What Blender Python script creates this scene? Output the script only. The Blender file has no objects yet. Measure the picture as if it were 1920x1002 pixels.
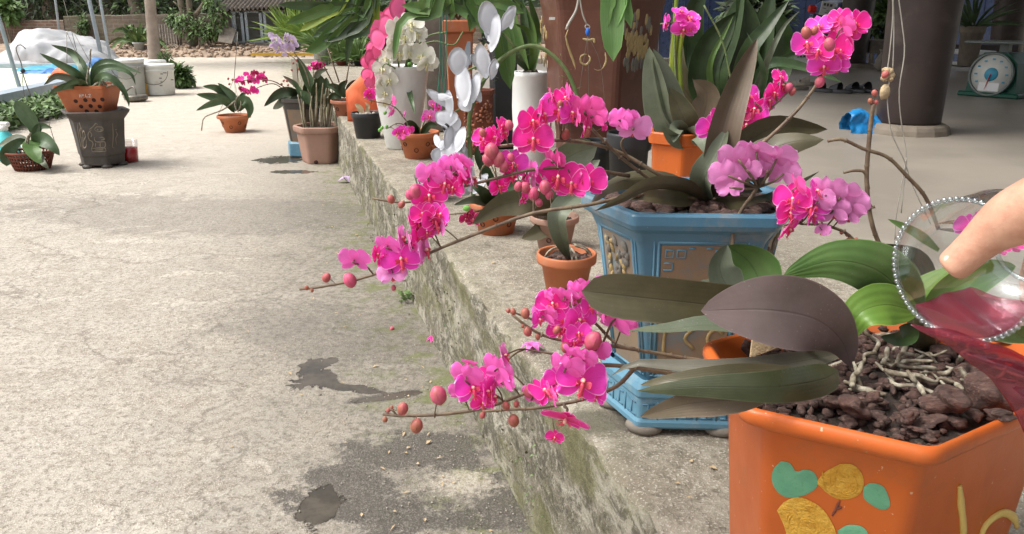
import bpy, math, random
from mathutils import Vector, Matrix, noise
V = Vector
R = math.radians
sc = bpy.context.scene
# ------------------------------------------------------------------ camera, world, sun
PITCH = R(17.4); FOC = 1500.0; C0 = V((0, 0, 1.05))
cd = bpy.data.cameras.new('camera'); cam = bpy.data.objects.new('camera', cd)
sc.collection.objects.link(cam); sc.camera = cam
cam.location = C0; cam.rotation_euler = (R(90) - PITCH, 0, 0)
cd.sensor_width = 36; cd.lens = 36 * FOC / 1920; cd.clip_start = 0.05; cd.clip_end = 400
world = bpy.data.worlds.new('World'); sc.world = world; world.use_nodes = True
SUN_EL, SUN_AZ = R(58), R(-100)
nt = world.node_tree; bg = nt.nodes['Background']
sky = nt.nodes.new('ShaderNodeTexSky'); sky.sky_type = 'NISHITA'; sky.sun_disc = False
sky.sun_elevation = SUN_EL; sky.sun_rotation = SUN_AZ; sky.air_density = 1.0; sky.dust_density = 6.0; sky.ozone_density = 1.0
hs = nt.nodes.new('ShaderNodeHueSaturation'); hs.inputs['Saturation'].default_value = 0.25
nt.links.new(sky.outputs[0], hs.inputs['Color']); nt.links.new(hs.outputs[0], bg.inputs[0]); bg.inputs[1].default_value = 0.145
sd = bpy.data.lights.new('sun', 'SUN'); sd.energy = 1.45; sd.angle = R(24); sd.color = (1, 0.95, 0.88)
sun = bpy.data.objects.new('sun', sd); sc.collection.objects.link(sun)
sdir = V((math.sin(SUN_AZ) * math.cos(SUN_EL), math.cos(SUN_AZ) * math.cos(SUN_EL), math.sin(SUN_EL)))
sun.rotation_euler = sdir.to_track_quat('Z', 'Y').to_euler()
sc.view_settings.view_transform = 'Standard'; sc.view_settings.look = 'None'
sc.view_settings.exposure = 0.76; sc.view_settings.gamma = 1
random.seed(7)
rnd = random.random
def rr(a, b): return a + (b - a) * rnd()
# ------------------------------------------------------------------ pixel -> world helpers
FW = V((0, math.cos(PITCH), -math.sin(PITCH))); UP = V((0, math.sin(PITCH), math.cos(PITCH))); RT = V((1, 0, 0))
def ray(px, py): return RT * ((px - 960) / FOC) + UP * ((501 - py) / FOC) + FW
def G(px, py, z=0.0):
    d = ray(px, py); return C0 + d * ((z - C0.z) / d.z)
def P(px, py, Y):
    d = ray(px, py); return C0 + d * (Y / d.y)
def PP(px, py, p0, n):
    d = ray(px, py); return C0 + d * ((p0 - C0).dot(n) / d.dot(n))
def mpx(p): return (p - C0).dot(FW) / FOC          # metres per pixel at a point
PZ = 0.36                                          # height of the porch floor
def EX(y): return 0.485 - 0.3 * y                  # x of the porch edge at distance y
# ------------------------------------------------------------------ materials
class NT:
    def __init__(s, m): s.t = m.node_tree; s.n = s.t.nodes; s.l = s.t.links
    def new(s, ty, **k):
        n = s.n.new(ty)
        for a, b in k.items(): setattr(n, a, b)
        return n
    def put(s, n, key, v):
        i = n.inputs[key]
        if isinstance(v, bpy.types.NodeSocket): s.l.new(v, i)
        else: i.default_value = (*v, 1) if isinstance(v, (tuple, list)) and len(v) == 3 and i.type == 'RGBA' else v
    def mix(s, f, a, b, mode='MIX'):
        n = s.new('ShaderNodeMix', data_type='RGBA', blend_type=mode)
        s.put(n, 0, f); s.put(n, 6, a); s.put(n, 7, b); return n.outputs[2]
    def math(s, op, a, b=0.0, c=None, clamp=False):
        n = s.new('ShaderNodeMath', operation=op, use_clamp=clamp); s.put(n, 0, a); s.put(n, 1, b)
        if c is not None: s.put(n, 2, c)
        return n.outputs[0]
    def co(s, kind='Object'): return s.new('ShaderNodeTexCoord').outputs[kind]
    def noise(s, vec, scale, detail=6, rough=0.6, dist=0.0):
        n = s.new('ShaderNodeTexNoise'); s.put(n, 'Vector', vec); s.put(n, 'Scale', scale); s.put(n, 'Detail', detail)
        s.put(n, 'Roughness', rough); s.put(n, 'Distortion', dist); return n.outputs[0]
    def rng(s, v, a, b, c=0.0, d=1.0, smooth=True):
        n = s.new('ShaderNodeMapRange', interpolation_type='SMOOTHSTEP' if smooth else 'LINEAR')
        s.put(n, 0, v); s.put(n, 1, a); s.put(n, 2, b); s.put(n, 3, c); s.put(n, 4, d); return n.outputs[0]
    def mapping(s, vec, loc=(0, 0, 0), rot=(0, 0, 0), scale=(1, 1, 1)):
        n = s.new('ShaderNodeMapping'); s.put(n, 0, vec); n.inputs[1].default_value = loc; n.inputs[2].default_value = rot
        n.inputs[3].default_value = scale; return n.outputs[0]
    def bump(s, h, strength=0.3, dist=0.01, nrm=None):
        n = s.new('ShaderNodeBump'); s.put(n, 'Height', h); s.put(n, 'Strength', strength); s.put(n, 'Distance', dist)
        if nrm is not None: s.put(n, 'Normal', nrm)
        return n.outputs[0]
def newmat(name):
    m = bpy.data.materials.new(name); m.use_nodes = True
    t = NT(m); return m, t, t.n['Principled BSDF']
def mat(name, c1, c2=None, scale=8.0, rough=0.6, bump=0.0, bscale=60.0, spec=0.4, metal=0.0, dirt=None, dscale=20.0, damt=0.5, coat=0.0, specks=None):
    m, t, b = newmat(name); co = t.co()
    c2 = c2 or tuple(x * 0.75 for x in c1)
    col = t.mix(t.rng(t.noise(co, scale), 0.35, 0.65), c1, c2)
    if dirt: col = t.mix(t.rng(t.noise(co, dscale, 8, 0.7), 0.52, 0.68, 0, damt), col, dirt)
    t.put(b, 'Base Color', col); t.put(b, 'Roughness', t.rng(t.noise(co, dscale * .7), 0.3, 0.7, rough * 0.85, min(1, rough * 1.15)))
    t.put(b, 'Specular IOR Level', spec); t.put(b, 'Metallic', metal); t.put(b, 'Coat Weight', coat)
    if specks: col = t.mix(t.rng(t.noise(co, 140, 2, 0.5), 0.73, 0.76, 0, .8), col, specks); col = t.mix(t.rng(t.noise(t.mapping(co, scale=(14, 14, 2.2)), 1.0, 5, 0.6), 0.58, 0.72, 0, .35), col, tuple(x * .6 for x in c1)); t.put(b, 'Base Color', col)
    if bump: t.put(b, 'Normal', t.bump(t.noise(co, bscale, 8, 0.7), bump, 0.01))
    return m
def leafmat(name, c1, c2, rough=0.35, dust=0.0, veins=0.3, dustc=(0.4, 0.36, 0.3), trans=0.15, rib=9.0):
    m, t, b = newmat(name); uv = t.co('UV'); co = t.co()
    sx = t.new('ShaderNodeSeparateXYZ'); t.put(sx, 0, uv); u = sx.outputs[0]; v = sx.outputs[1]
    a = t.math('ABSOLUTE', t.math('SUBTRACT', u, 0.5))
    col = t.mix(t.rng(t.noise(co, 14, 4), 0.35, 0.65), c1, c2)
    wob = t.math('ADD', u, t.math('MULTIPLY', t.noise(co, 20, 2), 0.05))
    line = t.math('MULTIPLY', t.math('ADD', t.math('SINE', t.math('MULTIPLY', wob, 6.2832 * rib)), 1.0), 0.5)
    col = t.mix(t.math('MULTIPLY', line, veins * 0.5), col, tuple(x * 0.6 for x in c1))
    mid = t.rng(a, 0.0, 0.025, 0.7, 0.0); col = t.mix(mid, col, tuple(x * 0.45 for x in c1))
    edge = t.rng(a, 0.47, 0.5, 0.0, 0.6); col = t.mix(edge, col, tuple(min(1, x * 1.9 + .02) for x in c1))
    if dust:
        d = t.rng(t.noise(co, 9, 5, 0.65), 0.38, 0.7, 0.0, dust); col = t.mix(d, col, dustc)
        sp = t.math('MULTIPLY', t.rng(t.noise(co, 420, 3, 0.6), 0.66, 0.72, 0, min(1, dust * 1.2)), t.rng(t.noise(co, 30, 3, 0.6), .45, .6)); col = t.mix(sp, col, (0.6, 0.56, 0.5))
    t.put(b, 'Base Color', col); t.put(b, 'Roughness', t.rng(t.noise(co, 12), 0.3, 0.7, rough, min(1, rough * 1.6)))
    t.put(b, 'Specular IOR Level', 0.45)
    t.put(b, 'Normal', t.bump(t.math('ADD', t.math('MULTIPLY', line, veins * 1.6), t.math('ADD', t.noise(co, 40, 4), t.math('MULTIPLY', mid, -1.2))), 0.25, 0.002))
    tr = t.new('ShaderNodeBsdfTranslucent'); t.put(tr, 0, tuple(min(1, x * 1.6) for x in c1))
    mx = t.new('ShaderNodeMixShader'); t.put(mx, 0, trans); t.l.new(b.outputs[0], mx.inputs[1]); t.l.new(tr.outputs[0], mx.inputs[2])
    t.l.new(mx.outputs[0], t.n['Material Output'].inputs[0]); return m
def petalmat(name, c1, c2, rim, back, vein=0.35, trans=0.3, rimw=0.93):
    m, t, b = newmat(name); uv = t.co('UV'); co = t.co()
    sx = t.new('ShaderNodeSeparateXYZ'); t.put(sx, 0, uv); u = sx.outputs[0]; v = sx.outputs[1]
    a = t.math('ABSOLUTE', t.math('MULTIPLY', t.math('SUBTRACT', u, 0.5), 2.0))
    oi = t.new('ShaderNodeObjectInfo').outputs['Random']
    col = t.mix(t.math('MULTIPLY', v, 0.9), c2, c1)
    col = t.mix(t.math('MULTIPLY', oi, 0.35), col, c2)
    w = t.noise(t.mapping(uv, scale=(26, 2.0, 1)), 1.0, 3, 0.6)
    col = t.mix(t.rng(w, 0.5, 0.75, 0, vein), col, tuple(x * 0.55 for x in c2))
    e = t.math('MAXIMUM', a, t.math('MULTIPLY', t.math('SUBTRACT', v, 0.0), 1.0))
    e = t.math('ADD', e, t.math('MULTIPLY', t.math('SUBTRACT', t.noise(co, 30, 2), 0.5), 0.06))
    col = t.mix(t.rng(e, rimw - .03, 0.98, 0, 0.95), col, rim)
    geo = t.new('ShaderNodeNewGeometry'); col = t.mix(t.math('MULTIPLY', geo.outputs['Backfacing'], 0.75), col, back)
    t.put(b, 'Base Color', col); t.put(b, 'Roughness', 0.45); t.put(b, 'Specular IOR Level', 0.3); t.put(b, 'Sheen Weight', 0.1)
    t.put(b, 'Normal', t.bump(w, 0.15, 0.02))
    tr = t.new('ShaderNodeBsdfTranslucent'); t.put(tr, 0, col)
    mx = t.new('ShaderNodeMixShader'); t.put(mx, 0, trans); t.l.new(b.outputs[0], mx.inputs[1]); t.l.new(tr.outputs[0], mx.inputs[2])
    t.l.new(mx.outputs[0], t.n['Material Output'].inputs[0]); return m
M = {}
M['petal_hot'] = petalmat('petal_magenta', (1.0, 0.055, 0.52), (0.94, 0.025, 0.33), (1.0, 0.5, 0.85), (0.95, 0.15, 0.52))
M['petal_pink'] = petalmat('petal_pink', (1.0, 0.11, 0.74), (0.97, 0.05, 0.55), (1.0, 0.55, 0.9), (0.95, 0.2, 0.62))
M['petal_lilac'] = petalmat('petal_lilac', (0.84, 0.26, 0.64), (0.78, 0.14, 0.50), (0.9, 0.55, 0.82), (0.84, 0.32, 0.66), vein=0.5)
M['petal_dark'] = petalmat('petal_crimson', (0.55, 0.02, 0.16), (0.40, 0.01, 0.09), (0.85, 0.35, 0.5), (0.4, 0.05, 0.15))
M['petal_white'] = petalmat('petal_white', (0.82, 0.81, 0.76), (0.74, 0.74, 0.62), (0.86, 0.85, 0.82), (0.75, 0.75, 0.68), vein=0.1)
M['petal_pale'] = petalmat('petal_pale_lilac', (0.74, 0.64, 0.80), (0.62, 0.45, 0.70), (0.86, 0.82, 0.88), (0.7, 0.6, 0.74), vein=0.2)
M['fake_white'] = mat('foam_white', (0.68, 0.70, 0.75), (0.62, 0.64, 0.70), 5, 0.55, 0.05, 30)
M['fake_pink'] = mat('foam_pink', (0.90, 0.10, 0.28), (0.86, 0.15, 0.36), 6, 0.5, 0.05, 30)
M['lip'] = mat('lip_magenta', (0.62, 0.02, 0.12), (0.75, 0.12, 0.15), 40, 0.4)
M['column'] = mat('column_pale', (0.85, 0.45, 0.6), (0.85, 0.6, 0.25), 60, 0.4)
M['bud'] = mat('bud_dusky', (0.42, 0.09, 0.10), (0.33, 0.12, 0.07), 60, 0.45, 0.1, 60)
M['bud_pink'] = mat('bud_pink', (0.62, 0.09, 0.20), (0.40, 0.10, 0.11), 50, 0.45, 0.1, 60)
M['bud_yel'] = mat('lip_yellowish', (0.62, 0.58, 0.25), (0.7, 0.68, 0.5), 50, 0.4)
M['bud_green'] = mat('bud_green', (0.14, 0.38, 0.07), (0.2, 0.4, 0.1), 50, 0.4)
M['stem'] = mat('stem_brown', (0.115, 0.075, 0.05), (0.19, 0.14, 0.085), 55, 0.5, 0.2, 120)
M['stem_gray'] = mat('stem_gray', (0.17, 0.145, 0.105), (0.25, 0.22, 0.15), 40, 0.55, 0.2, 120)
M['stem_green'] = mat('stem_green', (0.10, 0.17, 0.05), (0.18, 0.21, 0.09), 40, 0.5)
M['cane'] = mat('cane', (0.30, 0.27, 0.20), (0.20, 0.17, 0.10), 40, 0.6, 0.2, 80)
M['root'] = mat('root_silver', (0.38, 0.35, 0.27), (0.13, 0.10, 0.065), 70, 0.7, 0.3, 120)
M['leaf_purple'] = leafmat('leaf_purple_dusty', (0.155, 0.108, 0.100), (0.11, 0.084, 0.072), 0.5, 0.6, 0.04, (0.20, 0.155, 0.15), 0.05)
M['leaf_olive'] = leafmat('leaf_olive', (0.105, 0.088, 0.045), (0.068, 0.063, 0.030), 0.32, 0.15, 0.07, (0.2, 0.18, 0.13), 0.1)
M['leaf_brown'] = leafmat('leaf_brown', (0.135, 0.095, 0.06), (0.10, 0.08, 0.045), 0.4, 0.3, 0.08, (0.22, 0.17, 0.13), 0.12)
M['leaf_drab'] = leafmat('leaf_drab', (0.115, 0.105, 0.075), (0.085, 0.08, 0.055), 0.4, 0.35, 0.05, (0.2, 0.19, 0.15), 0.1)
M['leaf_deep'] = leafmat('leaf_deep', (0.052, 0.062, 0.026), (0.034, 0.042, 0.017), 0.25, 0.15, 0.06, (0.15, 0.13, 0.09), 0.08)
M['leaf_grey'] = leafmat('leaf_greygreen', (0.13, 0.155, 0.095), (0.10, 0.12, 0.075), 0.4, 0.4, 0.06, (0.25, 0.26, 0.21), 0.1)
M['leaf_green'] = leafmat('leaf_green', (0.115, 0.215, 0.055), (0.075, 0.155, 0.04), 0.33, 0.15, 0.35, (0.3, 0.32, 0.2), 0.22, 5)
M['leaf_bright'] = leafmat('leaf_bright', (0.20, 0.34, 0.06), (0.14, 0.27, 0.045), 0.32, 0.0, 0.4, trans=0.3, rib=5)
M['leaf_strap'] = leafmat('leaf_strap', (0.085, 0.185, 0.04), (0.13, 0.22, 0.05), 0.38, 0.1, 0.35, (0.3, 0.36, 0.25), 0.25)
M['leaf_hang'] = leafmat('leaf_strap_pale', (0.20, 0.37, 0.12), (0.15, 0.29, 0.09), 0.35, 0.15, 0.4, (0.4, 0.48, 0.34), 0.25)
M['leaf_yell'] = leafmat('leaf_yellow', (0.30, 0.36, 0.04), (0.2, 0.3, 0.04), 0.4, 0.0, 0.3, trans=0.3)
M['leaf_dark'] = leafmat('leaf_dark', (0.035, 0.065, 0.018), (0.018, 0.036, 0.010), 0.33, 0.04, 0.08, (0.12, 0.15, 0.09), 0.12)
M['leaf_mid'] = leafmat('leaf_mid', (0.065, 0.12, 0.045), (0.045, 0.085, 0.03), 0.38, 0.2, 0.1, (0.2, 0.24, 0.17), 0.12)
M['fol_a'] = mat('foliage_a', (0.06, 0.10, 0.03), (0.035, 0.065, 0.02), 3, 0.6)
M['fol_b'] = mat('foliage_b', (0.12, 0.19, 0.055), (0.08, 0.14, 0.04), 3, 0.55)
M['fol_c'] = mat('foliage_c', (0.16, 0.27, 0.09), (0.1, 0.18, 0.05), 3, 0.55)
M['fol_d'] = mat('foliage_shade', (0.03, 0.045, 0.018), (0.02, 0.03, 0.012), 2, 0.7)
M['fol_y'] = mat('foliage_yellowish', (0.24, 0.33, 0.06), (0.15, 0.24, 0.04), 3, 0.5)
M['bark'] = mat('bark', (0.20, 0.16, 0.12), (0.12, 0.10, 0.075), 6, 0.85, 0.5, 25)
M['palmbark'] = mat('palm_bark', (0.36, 0.29, 0.24), (0.27, 0.22, 0.18), 5, 0.85, 0.4, 30)
M['barkchip'] = mat('bark_chip', (0.085, 0.038, 0.026), (0.045, 0.022, 0.016), 30, 0.75, 0.9, 110, dirt=(0.20, 0.13, 0.09), dscale=90, damt=0.6)
def chipmat():
    m, t, b = newmat('bark_chip'); co = t.co(); st = t.noise(t.mapping(co, rot=(.5, .9, .3), scale=(60, 260, 260)), 1.0, 6, 0.7); n2 = t.noise(co, 60, 6, .7)
    col = t.mix(t.rng(n2, .35, .65), (0.105, 0.052, 0.040), (0.045, 0.026, 0.021)); col = t.mix(t.rng(st, .48, .66, 0, .75), col, (0.21, 0.13, 0.10)); col = t.mix(t.rng(st, .35, .25, 0, .8), col, (0.02, 0.012, 0.01))
    t.put(b, 'Base Color', col); t.put(b, 'Roughness', .75); t.put(b, 'Normal', t.bump(t.math('ADD', st, n2), 1.0, 0.004)); return m
M['barkchip'] = chipmat()
M['soil'] = mat('soil', (0.045, 0.03, 0.022), (0.025, 0.018, 0.014), 40, 0.9, 0.9, 90, dirt=(0.14, 0.11, 0.08), dscale=90)
M['terra'] = mat('terracotta', (0.47, 0.155, 0.065), (0.40, 0.12, 0.05), 9, 0.7, 0.12, 90, dirt=(0.36, 0.20, 0.13), dscale=14, damt=0.5)
M['terra_old'] = mat('terracotta_old', (0.33, 0.12, 0.065), (0.25, 0.10, 0.06), 9, 0.8, 0.2, 90, dirt=(0.26, 0.2, 0.15), dscale=12, damt=0.6)
M['terra_pale'] = mat('clay_pale', (0.36, 0.215, 0.165), (0.32, 0.19, 0.14), 7, 0.7, 0.1, 90, dirt=(0.3, 0.22, 0.18), dscale=14, damt=0.4)
M['terra_dark'] = mat('clay_dark_red', (0.19, 0.055, 0.03), (0.13, 0.04, 0.025), 9, 0.8, 0.2, 90)
M['orange'] = mat('glaze_orange', (0.53, 0.118, 0.022), (0.46, 0.096, 0.018), 5, 0.38, 0.05, 50, 0.3, dirt=(0.36, 0.11, 0.035), dscale=7, damt=0.6, coat=0.0, specks=(0.62, 0.42, 0.28))
M['blue'] = mat('glaze_blue', (0.075, 0.195, 0.285), (0.06, 0.16, 0.245), 7, 0.4, 0.08, 60, 0.5, dirt=(0.19, 0.215, 0.22), dscale=9, damt=0.85, coat=0.08, specks=(0.35, 0.38, 0.38))
M['bluep'] = mat('glaze_tan_panel', (0.25, 0.175, 0.11), (0.20, 0.15, 0.105), 9, 0.45, 0.08, 60, dirt=(0.12, 0.19, 0.23), dscale=11, damt=0.7)
M['bluelight'] = mat('glaze_blue_light', (0.115, 0.26, 0.355), (0.09, 0.215, 0.305), 12, 0.4, 0.06, 60, dirt=(0.22, 0.3, 0.33), dscale=20, damt=0.6)
M['footgrey'] = mat('unglazed_foot', (0.22, 0.19, 0.155), (0.16, 0.15, 0.13), 12, 0.85, 0.3, 60)
M['darkpot'] = mat('dark_clay', (0.082, 0.07, 0.062), (0.06, 0.053, 0.048), 9, 0.6, 0.12, 70, dirt=(0.13, 0.11, 0.09), dscale=14, damt=0.4)
M['gold'] = mat('dull_gold', (0.42, 0.31, 0.14), (0.30, 0.22, 0.1), 20, 0.5, 0.3, 80)
M['relief'] = mat('relief_tan', (0.24, 0.20, 0.145), (0.18, 0.15, 0.11), 20, 0.7, 0.2, 80)
M['brownpot'] = mat('glaze_brown', (0.125, 0.045, 0.028), (0.095, 0.034, 0.022), 7, 0.4, 0.05, 60, coat=0.1, dirt=(0.16, 0.08, 0.055), dscale=10, damt=0.4)
M['yellow'] = mat('paint_yellow', (0.74, 0.42, 0.055), (0.66, 0.33, 0.03), 90, 0.5, 0.8, 160, dirt=(0.5, 0.24, 0.02), dscale=120, damt=0.7)
M['yellow_pale'] = mat('paint_yellow_pale', (0.68, 0.50, 0.15), (0.62, 0.44, 0.12), 30, 0.5, 0.1, 80)
M['greenp'] = mat('paint_green', (0.13, 0.34, 0.20), (0.10, 0.29, 0.17), 30, 0.5, 0.2, 120, dirt=(0.07, 0.2, 0.1), dscale=180, damt=0.5)
M['white'] = mat('glaze_white', (0.72, 0.72, 0.70), (0.64, 0.65, 0.64), 6, 0.35, 0.03, 30)
M['whitep'] = mat('plastic_white', (0.72, 0.73, 0.71), (0.66, 0.66, 0.63), 6, 0.5, 0.03, 30, dirt=(0.5, 0.46, 0.38), dscale=9, damt=0.5)
M['greyp'] = mat('plastic_grey', (0.42, 0.44, 0.42), (0.36, 0.37, 0.35), 6, 0.5)
M['blackp'] = mat('plastic_black', (0.022, 0.024, 0.027), (0.03, 0.03, 0.033), 12, 0.45, 0.05, 50)
M['rubber'] = mat('rubber', (0.02, 0.02, 0.028), (0.028, 0.028, 0.03), 12, 0.6)
M['hole'] = mat('hole_dark', (0.05, 0.018, 0.012), (0.03, 0.012, 0.01), 12, 0.9)
M['wood_dark'] = mat('wood_dark', (0.040, 0.027, 0.024), (0.027, 0.019, 0.017), 4, 0.4, 0.08, 12, 0.4, dirt=(0.09, 0.07, 0.06), dscale=5, damt=0.35)
M['wood_grey'] = mat('wood_grey', (0.22, 0.19, 0.155), (0.15, 0.13, 0.11), 8, 0.85, 0.4, 30)
M['plinth'] = mat('plinth', (0.22, 0.185, 0.145), (0.16, 0.135, 0.105), 6, 0.8, 0.4, 50)
M['steel'] = mat('steel_paint', (0.36, 0.42, 0.47), (0.30, 0.36, 0.41), 9, 0.5, 0.05, 30)
M['wire'] = mat('wire', (0.12, 0.11, 0.09), (0.2, 0.18, 0.15), 20, 0.45, metal=0.5)
M['wire_pale'] = mat('wire_pale', (0.42, 0.40, 0.35), (0.3, 0.28, 0.24), 20, 0.45)
M['wire_green'] = mat('wire_green', (0.02, 0.22, 0.15), (0.02, 0.2, 0.13), 20, 0.45)
M['bead_blue'] = mat('bead_blue', (0.02, 0.16, 0.6), (0.02, 0.12, 0.5), 20, 0.35)
M['tarp'] = mat('sheet_white', (0.54, 0.54, 0.55), (0.43, 0.44, 0.46), 2, 0.55, 0.3, 8)
M['tarpblue'] = mat('sheet_teal', (0.07, 0.36, 0.46), (0.05, 0.28, 0.42), 3, 0.5, 0.3, 8)
M['tarpblue2'] = mat('sheet_blue', (0.10, 0.24, 0.55), (0.08, 0.2, 0.5), 3, 0.5, 0.3, 8)
M['orangecloth'] = mat('cloth_orange', (0.75, 0.16, 0.06), (0.65, 0.12, 0.05), 8, 0.6, 0.2, 20)
M['bagblue'] = mat('bag_blue', (0.02, 0.24, 0.55), (0.015, 0.19, 0.47), 8, 0.35, 0.2, 30)
M['red'] = mat('liquid_red', (0.55, 0.012, 0.018), (0.48, 0.01, 0.015), 8, 0.2)
M['turq'] = mat('plastic_turquoise', (0.10, 0.55, 0.58), (0.08, 0.5, 0.5), 8, 0.3)
M['fishyellow'] = mat('plastic_yellow', (0.72, 0.42, 0.05), (0.65, 0.38, 0.04), 8, 0.4)
M['scale_green'] = mat('enamel_green', (0.01, 0.085, 0.055), (0.01, 0.075, 0.05), 8, 0.35)
M['scale_grey'] = mat('enamel_grey', (0.17, 0.2, 0.19), (0.14, 0.17, 0.16), 8, 0.35)
M['dial'] = mat('dial_face', (0.62, 0.62, 0.58), (0.58, 0.58, 0.54), 8, 0.4)
M['dialblue'] = mat('dial_blue', (0.03, 0.28, 0.42), (0.03, 0.25, 0.4), 8, 0.4)
M['bikeblue'] = mat('bike_blue', (0.03, 0.045, 0.10), (0.022, 0.032, 0.07), 8, 0.3, coat=0.3)
M['taillight'] = mat('tail_light', (0.65, 0.03, 0.02), (0.6, 0.02, 0.02), 8, 0.15)
M['plate'] = mat('plate_white', (0.72, 0.72, 0.72), (0.7, 0.7, 0.7), 8, 0.4)
M['ink'] = mat('ink', (0.08, 0.08, 0.09), (0.1, 0.1, 0.1), 8, 0.6)
M['skin'] = None
M['rubble'] = mat('rubble', (0.40, 0.30, 0.22), (0.26, 0.19, 0.14), 4, 0.9, 0.5, 20)
M['dryleaf'] = mat('dry_leaf', (0.52, 0.40, 0.24), (0.40, 0.29, 0.17), 40, 0.75, 0.5, 90)
M['concrete'] = mat('concrete_light', (0.42, 0.38, 0.32), (0.34, 0.31, 0.26), 3, 0.9, 0.5, 40)
M['roofsheet'] = mat('roof_sheet', (0.15, 0.125, 0.10), (0.10, 0.085, 0.07), 5, 0.85, 0.4, 20, dirt=(0.26, 0.23, 0.2), dscale=6, damt=0.6)
M['coop_shade'] = mat('interior_shade', (0.03, 0.026, 0.023), (0.022, 0.02, 0.018), 5, 0.9)
def skinmat():
    m, t, b = newmat('skin'); co = t.co()
    col = t.mix(t.rng(t.noise(co, 35, 4), 0.35, 0.65), (0.60, 0.34, 0.235), (0.50, 0.235, 0.155))
    col = t.mix(t.rng(t.noise(co, 120, 6, 0.7), 0.5, 0.7, 0, 0.35), col, (0.46, 0.20, 0.14))
    t.put(b, 'Base Color', col); t.put(b, 'Roughness', 0.5); t.put(b, 'Subsurface Weight', 0.12)
    b.inputs['Subsurface Radius'].default_value = (0.01, 0.004, 0.002)
    w = t.noise(t.mapping(co, scale=(1, 1, 1)), 220, 4)
    t.put(b, 'Normal', t.bump(t.math('ADD', w, t.noise(t.mapping(co, rot=(0, .6, .5), scale=(1, 1, 4)), 90, 4)), 0.15, 0.003)); return m
M['skin'] = skinmat()
M['nail'] = mat('nail', (0.78, 0.55, 0.47), (0.76, 0.50, 0.42), 20, 0.25)
def glassmat(name, col, rough=0.02, ior=1.45):
    m, t, b = newmat(name); t.put(b, 'Base Color', col); t.put(b, 'Roughness', rough); t.put(b, 'Transmission Weight', 1.0); t.put(b, 'IOR', ior)
    return m
M['glass'] = glassmat('glass_clear', (0.965, 0.975, 0.975), 0.02, 1.16)
M['glass_thin'] = glassmat('plastic_clear', (0.95, 0.93, 0.93), 0.1, 1.1)
def clearmat(name, tint, gloss=0.06, edge=0.5, rough=0.05, body=None, bodyf=0.0):
    m, t, b = newmat(name); t.n.remove(b); tr = t.new('ShaderNodeBsdfTransparent'); t.put(tr, 0, tint); gl = t.new('ShaderNodeBsdfGlossy'); t.put(gl, 'Roughness', rough); gl.inputs[0].default_value = (.95, .97, 1, 1)
    lw = t.new('ShaderNodeLayerWeight'); lw.inputs[0].default_value = .35; f = t.math('ADD', gloss, t.math('MULTIPLY', t.math('POWER', lw.outputs['Facing'], 2.2), edge)); mx = t.new('ShaderNodeMixShader'); t.l.new(f, mx.inputs[0]); t.l.new(tr.outputs[0], mx.inputs[1]); t.l.new(gl.outputs[0], mx.inputs[2]); out = mx
    if body: df = t.new('ShaderNodeBsdfDiffuse'); t.put(df, 0, body); m2 = t.new('ShaderNodeMixShader'); m2.inputs[0].default_value = bodyf; t.l.new(mx.outputs[0], m2.inputs[1]); t.l.new(df.outputs[0], m2.inputs[2]); out = m2
    t.l.new(out.outputs[0], t.n['Material Output'].inputs[0]); return m
M['glass'] = clearmat('glass_clear', (0.93, 0.95, 0.95), 0.07, 0.75)
M['glass_thin'] = clearmat('plastic_clear', (0.93, 0.92, 0.92), 0.04, 0.3, 0.15)
M['redglass'] = clearmat('liquid_maroon', (0.72, 0.32, 0.38), 0.07, 0.35, 0.08, (0.30, 0.05, 0.08), 0.28)
M['beads'] = clearmat('glass_beads', (0.80, 0.84, 0.84), 0.18, 0.5, 0.12)
def slatmat():
    m, t, b = newmat('mat_pale_green'); co = t.co()
    w = t.new('ShaderNodeTexWave', wave_type='BANDS', bands_direction='Y'); t.put(w, 'Vector', co); t.put(w, 'Scale', 1.1); t.put(w, 'Distortion', 1.0); t.put(w, 'Detail Scale', 0.3)
    col = t.mix(t.rng(w.outputs[0], 0.0, 0.2), (0.40, 0.46, 0.30), (0.68, 0.73, 0.56))
    w2 = t.new('ShaderNodeTexWave', wave_type='BANDS', bands_direction='X'); t.put(w2, 'Vector', co); t.put(w2, 'Scale', 0.35)
    col = t.mix(t.rng(w2.outputs[0], 0.0, 0.03, 0.5, 0), col, (0.36, 0.4, 0.3))
    t.put(b, 'Base Color', col); t.put(b, 'Roughness', 0.7); return m
M['slat'] = slatmat()
def brickmat(name, c1, c2, mortar, sx, sz, msz, moss=0.0):
    m, t, b = newmat(name); co = t.co()
    cx = t.new('ShaderNodeSeparateXYZ'); t.put(cx, 0, co); cb = t.new('ShaderNodeCombineXYZ')
    t.put(cb, 0, cx.outputs[0]); t.put(cb, 1, cx.outputs[2])
    br = t.new('ShaderNodeTexBrick'); t.put(br, 'Vector', cb.outputs[0]); t.put(br, 'Color1', c1); t.put(br, 'Color2', c2); t.put(br, 'Mortar', mortar)
    t.put(br, 'Scale', 1.0); t.put(br, 'Mortar Size', msz); t.put(br, 'Brick Width', sx); t.put(br, 'Row Height', sz)
    col = t.mix(t.rng(t.noise(co, 1.3, 8, 0.7), 0.4, 0.62, 0, 0.55), br.outputs[0], tuple(x * 0.55 for x in c1))
    col = t.mix(t.rng(t.noise(co, 2.1, 8, 0.75), 0.5, 0.6, 0, 0.5), col, mortar)
    if moss: col = t.mix(t.rng(t.noise(co, 0.8, 8, 0.75), 0.45, 0.65, 0, moss), col, (0.10, 0.13, 0.06))
    t.put(b, 'Base Color', col); t.put(b, 'Roughness', 0.9); t.put(b, 'Normal', t.bump(t.math('ADD', t.math('MULTIPLY', br.outputs[1], -1.0), t.noise(co, 12, 8)), 0.6, 0.03)); return m
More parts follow.
